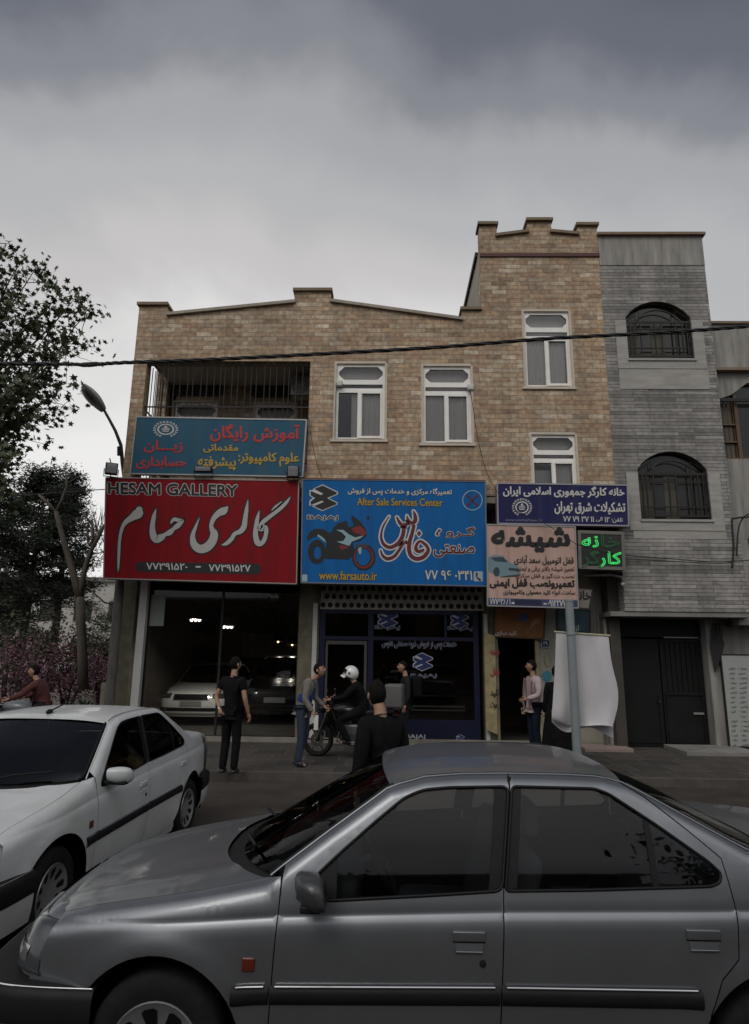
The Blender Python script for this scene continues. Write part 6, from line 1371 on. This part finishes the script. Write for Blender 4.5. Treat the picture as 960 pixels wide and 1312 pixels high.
STAND = {'pelvis': (0, 0, .97), 'spine': (0, .005, 1.13), 'chest': (0, .012, 1.31), 'neckb': (0, .015, 1.46), 'neck': (0, .0, 1.53), 'head': (0, -.02, 1.635)}
for s_, k in ((1, 'L'), (-1, 'R')):
    STAND.update({'sh'+k: (s_*.175, .015, 1.415), 'el'+k: (s_*.235, .035, 1.14), 'wr'+k: (s_*.245, -.03, .89), 'hip'+k: (s_*.088, 0, .92), 'kn'+k: (s_*.10, -.02, .50), 'an'+k: (s_*.105, .025, .085), 'toe'+k: (s_*.125, -.12, .035)})
def head_pt(d, k=1.0, hair=False):
    x, y, z = d; X, Y, Z = x*.077, y*.096, z*.116
    if z < 0: X *= 1-.30*(-z)**1.5; Y *= 1-.10*(-z) if y < 0 else 1-.28*(-z)
    if not hair and y < -.3:
        f = math.exp(-((x)/.16)**2)*math.exp(-((z+.16)/.20)**2); Y -= .024*f
        for ex in (-.38, .38): Y += .011*math.exp(-((x-ex)/.17)**2-((z-.10)/.12)**2)
        Y += .006*math.exp(-(x/.3)**2-((z+.47)/.05)**2); Y -= .008*math.exp(-(x/.28)**2-((z+.80)/.18)**2); Y -= .006*math.exp(-(x/.5)**2-((z-.25)/.08)**2)
    return Vector((X*k, Y*k, Z*k))
def person(label, loc, rz, J=None, top=None, legs=None, shoe=None, hair=hair_m, skin=None, sleeve=1.0, h=1.75, head_yaw=0, head_pitch=0, loose=1.0, helmet=None, coat=None, extra=None, group=None, bag=None, vest=None, build=1.0, beard=False):
    t = thing('person', label, 'person', loc, rz, group); P = {k: Vector(v) for k, v in STAND.items()}
    for k, v in (J or {}).items(): P[k] = Vector(v)
    sc = h/1.75; P = {k: v*sc for k, v in P.items()}; skin = skin or skin_m; b = build
    tor = [('pelvis', 'spine'), ('spine', 'chest'), ('chest', 'neckb')]; arms = [e for k in 'LR' for e in (('chest', 'sh'+k), ('sh'+k, 'el'+k), ('el'+k, 'wr'+k))]; lg = [e for k in 'LR' for e in (('pelvis', 'hip'+k), ('hip'+k, 'kn'+k), ('kn'+k, 'an'+k), ('an'+k, 'toe'+k))]
    rad = {'pelvis': .115*b, 'spine': .105*b, 'chest': .115*b, 'neckb': .062, 'neck': .052, 'head': .05}
    for k in 'LR': rad.update({'sh'+k: .058*b, 'el'+k: .040, 'wr'+k: .027, 'hip'+k: .088*b, 'kn'+k: .056, 'an'+k: .038, 'toe'+k: .036})
    for k in rad:
        if k[:3] in ('toe', 'anL', 'anR') and shoe: rad[k] = .022
        if k[:2] in ('pe', 'sp', 'ch', 'hi', 'kn', 'sh') or (k[:2] == 'el' and sleeve > .6): rad[k] *= .82
    V, F = skinmesh({k: (P[k], rad[k]*sc) for k in rad}, tor+[('neckb', 'neck'), ('neck', 'head')]+arms+lg)
    bm_ = MB().add(V, F)
    Rh = Matrix.Rotation(R(head_yaw), 3, 'Z') @ Matrix.Rotation(R(head_pitch), 3, 'X'); hc = P['head']+Vector((0, 0, .03*sc))
    U_ = np.linspace(.001, math.pi-.001, 22); W_ = np.linspace(0, 2*math.pi, 31); dirn = lambda u, v: (math.sin(u)*math.sin(v), -math.sin(u)*math.cos(v), math.cos(u))
    bm_.grid(lambda u, v: hc+Rh @ head_pt(dirn(u, v), sc), U_, W_)
    for ex in (-1, 1): n0 = len(bm_.v); bm_.sphere((ex*.078*sc, .012*sc, -.005*sc), .03*sc, 8, 6, (.35, .7, 1.05)); bm_.v[n0:] = [tuple(hc+Rh @ Vector(p)) for p in bm_.v[n0:]]
    for k, s_ in (('L', 1), ('R', -1)):   # hands: palm, four fingers, thumb
        w = P['wr'+k]; d = (w-P['el'+k]).normalized(); inn = Vector((-s_, 0, 0)); inn = (inn-d*inn.dot(d)).normalized(); sd = d.cross(inn).normalized()
        if sd.y > 0: sd = -sd
        q = skinmesh({'a': (w-d*.02, .027), 'b': (w+d*.045*sc, (.040, .022)), 'c': (w+d*.085*sc, (.040, .018))}, [('a', 'b'), ('b', 'c')], 1); bm_.add(*q)
        for i, (o, l) in enumerate(((.030, .070), (.010, .080), (-.010, .075), (-.029, .058))):
            p0 = w+d*.075*sc+sd*o; p1 = p0+d*l*.5*sc+inn*.010; p2 = p1+(d*.72+inn*.7).normalized()*l*.32*sc; p3 = p2+(d*.3+inn*.95).normalized()*l*.26*sc; bm_.tube([p0, p1, p2, p3], [.0095, .009, .008, .006], 6)
        p0 = w+d*.028*sc+sd*.030; p1 = p0+(d*.7+sd*.75+inn*.3).normalized()*.035; p2 = p1+(d*.9+inn*.45).normalized()*.030; bm_.tube([p0, p1, p2], [.012, .0105, .008], 6)
    bm_.obj('body', skin, t, False, True, 0)
    if helmet is None and hair is not None:
        hm = MB()
        def hp(u, v):
            p = Vector(dirn(u, v)); return hc+Rh @ (head_pt(p, 1.045*sc, True)+Vector((0, .004, .008))*sc)
        n0 = len(hm.v); pts = [[dirn(u, v) for v in W_] for u in U_]; hm.grid(hp, U_, W_)
        m = len(W_); keep = []
        for f in hm.f:
            i, j = divmod(f[0], m); dx, dy, dz = pts[i][j]
            if (dy < -.15 and dz > .50+.1*math.cos(dx*4)) or (dy >= -.15 and dz > -.55+.35*(dy < .25)): keep.append(f)
        hm.f = keep; hm.obj('hair', hair, t, False, True, 0)
        em = MB()
        for ex in (-.029, .029): em.sphere(hc+Rh @ Vector((ex*sc, -.083*sc, .013*sc)), .0085*sc, 8, 6); em.tube([hc+Rh @ (Vector((ex*.45, -.093, .030))*sc), hc+Rh @ (Vector((ex*1.0, -.092, .035))*sc), hc+Rh @ (Vector((ex*1.55, -.078, .028))*sc)], .0045*sc, 5)
        em.obj('eyes_and_brows', hair, t, False, True)
    if helmet:
        hb = MB(); hb.grid(lambda u, v: hc+Rh @ (Vector((math.sin(u)*math.sin(v)*.128, -math.sin(u)*math.cos(v)*.15, math.cos(u)*.145))*sc), np.linspace(.001, R(118), 16), W_); hl = hb.obj('helmet', helmet, t, False, True, 0)
        MB().grid(lambda u, v: hc+Rh @ (Vector((math.sin(u)*math.sin(v)*.132, -math.sin(u)*math.cos(v)*.155, math.cos(u)*.148))*sc), np.linspace(R(74), R(105), 8), np.linspace(R(-62), R(62), 14)).obj('visor', tint_glass, hl, False, True, 0)
        MB().grid(lambda u, v: hc+Rh @ (Vector((math.sin(v)*.105, -math.cos(v)*(.13+.035*u)-.01, -.075-.05*u))*sc), [0, .5, 1], np.linspace(R(-70), R(70), 12)).obj('chin_guard', helmet, hl, False, True, 0)
        MB().sphere(hc+Rh @ Vector((-.13, -.01, .0)), .02, 8, 6).sphere(hc+Rh @ Vector((.13, -.01, .0)), .02, 8, 6).obj('visor_hinge', black_trim, hl, False, True)
    # clothes
    if legs:
        g = {'pelvis': .128*b}; 
        for k in 'LR': g.update({'hip'+k: .100*b, 'kn'+k: .073*loose, 'an'+k: .060*loose})
        nodes = {k: (P[k], r_*sc) for k, r_ in g.items()}
        for k in 'LR': nodes['an'+k] = (P['an'+k]-(P['kn'+k]-P['an'+k])*.06, g['an'+k]*sc)
        V, F = skinmesh(nodes, [e for k in 'LR' for e in (('pelvis', 'hip'+k), ('hip'+k, 'kn'+k), ('kn'+k, 'an'+k))]); MB().add(V, F).obj('trousers', legs, t, False, True, 0)
    if top:
        g = {'pelvis': .138*b, 'spine': .128*b, 'chest': .135*b, 'neckb': .078, 'collar': .062}; P['collar'] = P['neckb']+(P['neck']-P['neckb'])*.45; nodes = {}; ed = list(tor)+[('neckb', 'collar')]
        for k in 'LR':
            g['sh'+k] = .078*b; ed += [('chest', 'sh'+k)]
            if sleeve > .55: g['el'+k] = .058*b; ed += [('sh'+k, 'el'+k)]
        nodes = {k: (P[k], r_*sc) for k, r_ in g.items()}
        nodes['hem'] = (P['pelvis']+(P['pelvis']-P['spine'])*.45, .142*b*sc); ed.append(('pelvis', 'hem')); nodes['hem'] = (nodes['hem'][0], nodes['hem'][1])
        for k in 'LR':
            if sleeve > .55: nodes['cf'+k] = (P['el'+k]+(P['wr'+k]-P['el'+k])*(sleeve-.5)*2*.97, .043*sc); ed += [('el'+k, 'cf'+k)]
            else: nodes['cf'+k] = (P['sh'+k]+(P['el'+k]-P['sh'+k])*sleeve*1.7, .064*sc); ed += [('sh'+k, 'cf'+k)]
        V, F = skinmesh(nodes, ed); MB().add(V, F).obj('shirt' if sleeve < .6 or not coat else 'jacket', top, t, False, True, 0)
    if vest:
        nodes = {'pelvis': (P['pelvis'], .150*b*sc), 'spine': (P['spine'], .140*b*sc), 'chest': (P['chest'], .148*b*sc), 'neckb': (P['neckb']-Vector((0, 0, .03)), .075*sc)}
        for k in 'LR': nodes['sh'+k] = (P['chest']+(P['sh'+k]-P['chest'])*.62, .075*sc)
        V, F = skinmesh(nodes, tor+[('chest', 'shL'), ('chest', 'shR')]); MB().add(V, F).obj('vest', vest, t, False, True, 0)
    if coat:
        z0 = .12*sc; c = P['pelvis']
        def cp(u, v):
            zz_ = P['chest'].z+(z0-P['chest'].z)*u; w = .17+.17*u+.02*math.sin(v*7)*u; return (c.x+math.sin(v)*w*1.05*sc, c.y-math.cos(v)*w*.8*sc, zz_)
        MB().grid(cp, np.linspace(0, 1, 14), np.linspace(0, 2*math.pi, 33)).obj('coat', coat, t, False, True, 0)
    if shoe:
        for k in 'LR':
            a, e = P['an'+k], P['toe'+k]; d = (e-a); d.z = 0; d.normalize(); g0 = min(a.z, e.z)-.035*sc; bs = Vector((a.x, a.y, g0+.045*sc))
            V, F = skinmesh({'a': (bs-d*.055, .044), 'b': (bs+d*.05, .046), 'c': (bs+d*.135-Vector((0, 0, .008)), .040), 'd': (bs-d*.02+Vector((0, 0, .06)), .045)}, [('a', 'b'), ('b', 'c'), ('b', 'd')], 1); MB().add(V, F).obj('shoe', shoe, t, False, True, 0)
    if extra: extra(t, P)
    return t
black_cloth = mat('black_cloth', (.009, .009, .010), .95, spec=.08, var=.3, vscale=8, bump=1.0, bscale=9); charcoal = mat('charcoal_cloth', (.022, .021, .022), .95, spec=.08, var=.3, vscale=8, bump=1.0, bscale=9); navy_cloth = mat('navy_cloth', (.014, .018, .032), .95, spec=.08, var=.25, vscale=8, bump=1.0, bscale=9); denim = mat('blue_denim', (.022, .034, .058), .9, var=.3, vscale=10, bump=1.0, bscale=9)
grey_cloth = mat('beige_grey_cloth', (.17, .158, .14), .9, var=.15, vscale=8, bump=1.0, bscale=9); blue_vest = mat('blue_vest_cloth', (.018, .040, .20), .85, var=.2, vscale=8, bump=1.0, bscale=9); pink_cloth = mat('pale_pink_cloth', (.42, .35, .345), .9, var=.12, vscale=6, bump=1.0, bscale=9); rust_cloth = mat('rust_red_cloth', (.075, .022, .018), .9, var=.3, vscale=8, bump=1.0, bscale=9); shoe_m = mat('dark_shoe', (.018, .018, .022), .6); helmet_w = mat('white_helmet', (.66, .66, .64), .25, coat=.6)
G0 = .12
def at(px, py, Z=G0): p = un(px, py, Z=Z); return (float(p[0]), float(p[1]), Z)
def atY(px, Y, Z=G0): p = un(px, 900, Y=Y); return (float(p[0]), Y, Z)
def watch(t, P):
    MB().lathe([(.036, -.012), (.040, 0), (.036, .012)], P['wrL'], 'x', 14).obj('watch', chrome, t, False, True)
person('man in black short-sleeved shirt and black trousers standing before the car gallery', at(293, 992), R(158), {'elL': (.27, .075, 1.16), 'wrL': (.13, .155, .985), 'elR': (-.25, .03, 1.14), 'wrR': (-.27, -.06, .90), 'anL': (.09, .05, .085), 'toeL': (.11, -.10, .035)}, black_cloth, black_cloth, shoe_m, sleeve=.34, h=1.76, extra=watch, head_yaw=-14)
def paper(t, P):
    w = P['wrR']; MB().rbox(w.x-.012, w.x+.012, w.y-.10, w.y-.03, w.z-.28, w.z-.04, .004).obj('paper_roll', mat('white_paper', (.6, .6, .57), .9), t, False, True)
person('man in blue vest with pale sleeves leaning toward the black motorcycle', at(386, 982), R(78), {'spine': (0, -.03, 1.13), 'chest': (0, -.10, 1.29), 'neckb': (0, -.17, 1.42), 'neck': (0, -.22, 1.475), 'head': (0, -.275, 1.565), 'shL': (.175, -.13, 1.385), 'shR': (-.175, -.13, 1.385), 'elL': (.22, -.14, 1.11), 'elR': (-.215, -.10, 1.11), 'wrL': (.17, -.33, .98), 'wrR': (-.19, -.24, .90), 'anL': (.08, .12, .085), 'toeL': (.09, -.02, .035)}, grey_cloth, denim, shoe_m, sleeve=1.0, h=1.74, head_pitch=-16, vest=blue_vest, extra=paper)
RIDE = {'pelvis': (0, .06, .86), 'spine': (0, .04, 1.02), 'chest': (0, -.05, 1.19), 'neckb': (0, -.10, 1.33), 'neck': (0, -.14, 1.39), 'head': (0, -.18, 1.48), 'shL': (.175, -.07, 1.28), 'shR': (-.175, -.07, 1.28), 'elL': (.30, -.26, 1.08), 'elR': (-.30, -.26, 1.08), 'wrL': (.33, -.50, 1.04), 'wrR': (-.33, -.50, 1.04), 'hipL': (.11, .03, .84), 'hipR': (-.11, .03, .84), 'knL': (.24, -.36, .66), 'knR': (-.24, -.36, .66), 'anL': (.22, -.16, .30), 'anR': (-.22, -.16, .30), 'toeL': (.23, -.31, .27), 'toeR': (-.23, -.31, .27)}
mY = 12.7; mx0 = float(un(452, 920, Y=mY)[0])
motorcycle('black motorcycle with grey top case in front of the navy shop doorway', (mx0, mY, G0), R(-8), moto_black, mat('grey_top_case', (.10, .098, .094), .6, var=.15))
person('rider in a white helmet sitting on the black motorcycle at the shop doorway', (mx0+.13, mY, G0), R(-98), dict(RIDE), black_cloth, black_cloth, shoe_m, helmet=helmet_w, head_pitch=-24, h=1.75)
person('man in dark jacket carrying a backpack, standing behind the motorcycle near the shop glass', atY(519, 13.6), R(-84), {'head': (0, -.05, 1.62)}, charcoal, charcoal, shoe_m, h=1.72, head_pitch=-10, extra=lambda t, P: MB().rbox(-.16, .16, .13, .33, 1.02, 1.46, .07).obj('backpack', black_cloth, t, False, True))
def cuffs(t, P):
    w = P['wrR']; MB().tube([w+Vector((0, 0, .03)), w-Vector((0, .0, .015))], .036, 10).obj('white_cuff', s_white, t, False, True)
person('man in black jacket seen from behind, just beyond the silver saloon', (float(un(487, 930, Y=5.75)[0]), 5.75, 0), R(-140), {'head': (0, -.05, 1.62), 'wrR': (-.25, -.18, .93), 'elR': (-.25, .0, 1.14)}, black_cloth, black_cloth, shoe_m, h=1.73, build=1.08, extra=cuffs, head_yaw=-20, head_pitch=-8)
def shawl(t, P):
    q = MB()
    for s_ in (-1, 1):
        q.grid(lambda u, v: (s_*(.06+.10*v+.02*u), -.13-.03*math.sin(u*3)+.02*v, 1.47-.62*u-.02*v) if True else 0, np.linspace(0, 1, 14), np.linspace(0, 1, 5), s_ > 0)
    q.obj('scarf', mat('rose_scarf', (.34, .22, .22), .9, var=.4, vscale=14, stretch=(8, 1, 1)), t, False, True, 0)
person('person in a loose pale pink shirt and navy trousers outside the dark doorway', atY(684, 12.9), R(-75), {'elL': (.27, -.02, 1.15), 'wrL': (.20, -.24, 1.08), 'elR': (-.30, .02, 1.15), 'wrR': (-.34, -.03, .90)}, pink_cloth, navy_cloth, shoe_m, h=1.76, build=1.05, head_yaw=-35, head_pitch=-8, extra=shawl)
person('person in a long black coat half hidden behind the white banner', atY(714, 12.5), R(175), {'elL': (.22, .03, 1.14)}, black_cloth, black_cloth, shoe_m, h=1.66, coat=black_cloth)
motorcycle('grey-blue motorcycle parked at the left edge under the seated person in red', atY(34, 12.3), R(6), moto_grey)
motorcycle('black motorcycle parked at the far left edge behind the grey-blue one', atY(-12, 13.4), R(-14), moto_black)
person('person in a rust-red jacket sitting on the grey-blue motorcycle by the park', (atY(52, 12.3)[0], 12.3, G0), R(-84), {**RIDE, 'wrL': (.33, -.44, 1.02), 'wrR': (-.33, -.44, 1.02)}, rust_cloth, charcoal, shoe_m, h=1.72, build=1.05, head_pitch=-6)

# ---------------------------------------------------------------- cars inside the gallery
p = un(244, 925, Z=.16); gx, gy = float(p[0]), float(p[1])
pearl = paint('pearl_car_paint', (.60, .615, .61), .0, .3); black_paint = paint('black_car_paint', (.012, .012, .014), .2, .25)
def show_car(label, px, Y, pm, gm, sc, chromey):
    x = float(un(px, 900, Y=Y)[0]); t = make_sedan('showroom_car', label, (x, Y+.9*sc[0], .16), R(90), pm, gm, 1, 'car', 'cars inside the gallery', sc)
    sweep(MB(), BPATH, [(-.02, .235), (.02, .26), (.036, .32), (.040, .46), (.034, .57), (.010, .655), (-.045, .715), (-.11, .755), (-.17, .785), (-.26, .80)]).obj('front_fascia', pm, t, False, True, 60)
    g = sweep(MB(), cut_path(BPATH, .66, 1.0), [(.036, .580), (.046, .588), (.014, .675), (-.030, .722), (-.040, .722)]).obj('front_grille', chrome if chromey else black_trim, t, False, True)
    sweep(MB(), cut_path(BPATH, .69, 1.0), [(.050, .597), (.036, .64), (.010, .690), (-.014, .712)]).obj('grille_mesh', black_trim, g, False)
    for z, o in ((.622, .046), (.652, .034), (.684, .016)): sweep(MB(), cut_path(BPATH, .69, 1.0), [(o, z-.006), (o+.008, z), (o, z+.006)]).obj('grille_slat', chrome, g, False)
    sweep(MB(), cut_path(BPATH, .42, 1.0), [(.042, .335), (.044, .36), (.044, .40), (.042, .415)]).obj('air_intake', black_trim, t, False)
    for sg in (-1, 1):
        half_sweep(MB(), cut_path(BPATH, .24, .60), [(.022, .625), (.016, .65), (-.028, .705), (-.075, .738)], sg).obj('front_lamp', lens_m, t, False, True)
        half_sweep(MB(), cut_path(BPATH, .44, .54), [(.043, .35), (.047, .375), (.043, .40)], sg).obj('fog_lamp', lamp_in, t, False, True)
    MB().box(-.952, -.946, -.26, .26, .455, .565).obj('number_plate', mat('blank_plate', (.22, .225, .23), .6), t, False)
    return t
show_car('pearl white saloon with chrome grille parked nose-out inside the car gallery', 245, 17.2, pearl, tint_glass, (1.02, 1.06, 1.08), True)
show_car('black car parked beside the pearl saloon deep inside the gallery', 352, 17.6, black_paint, tint_glass, (1.0, 1.08, 1.25), False)

dl, Yd = POSTER
r_ink = mat('red_poster_ink', (.28, .02, .015), .7); k_ink = mat('poster_black_ink', (.03, .025, .02), .7)
for k, (py, m_) in enumerate(((836, r_ink), (862, r_ink), (888, k_ink), (905, k_ink))): write(dl, ['شیشه', 'قفل', 'کلید', 'ریموت'][k], (629, py-5, 640, py+5), Yd, m_, .05)
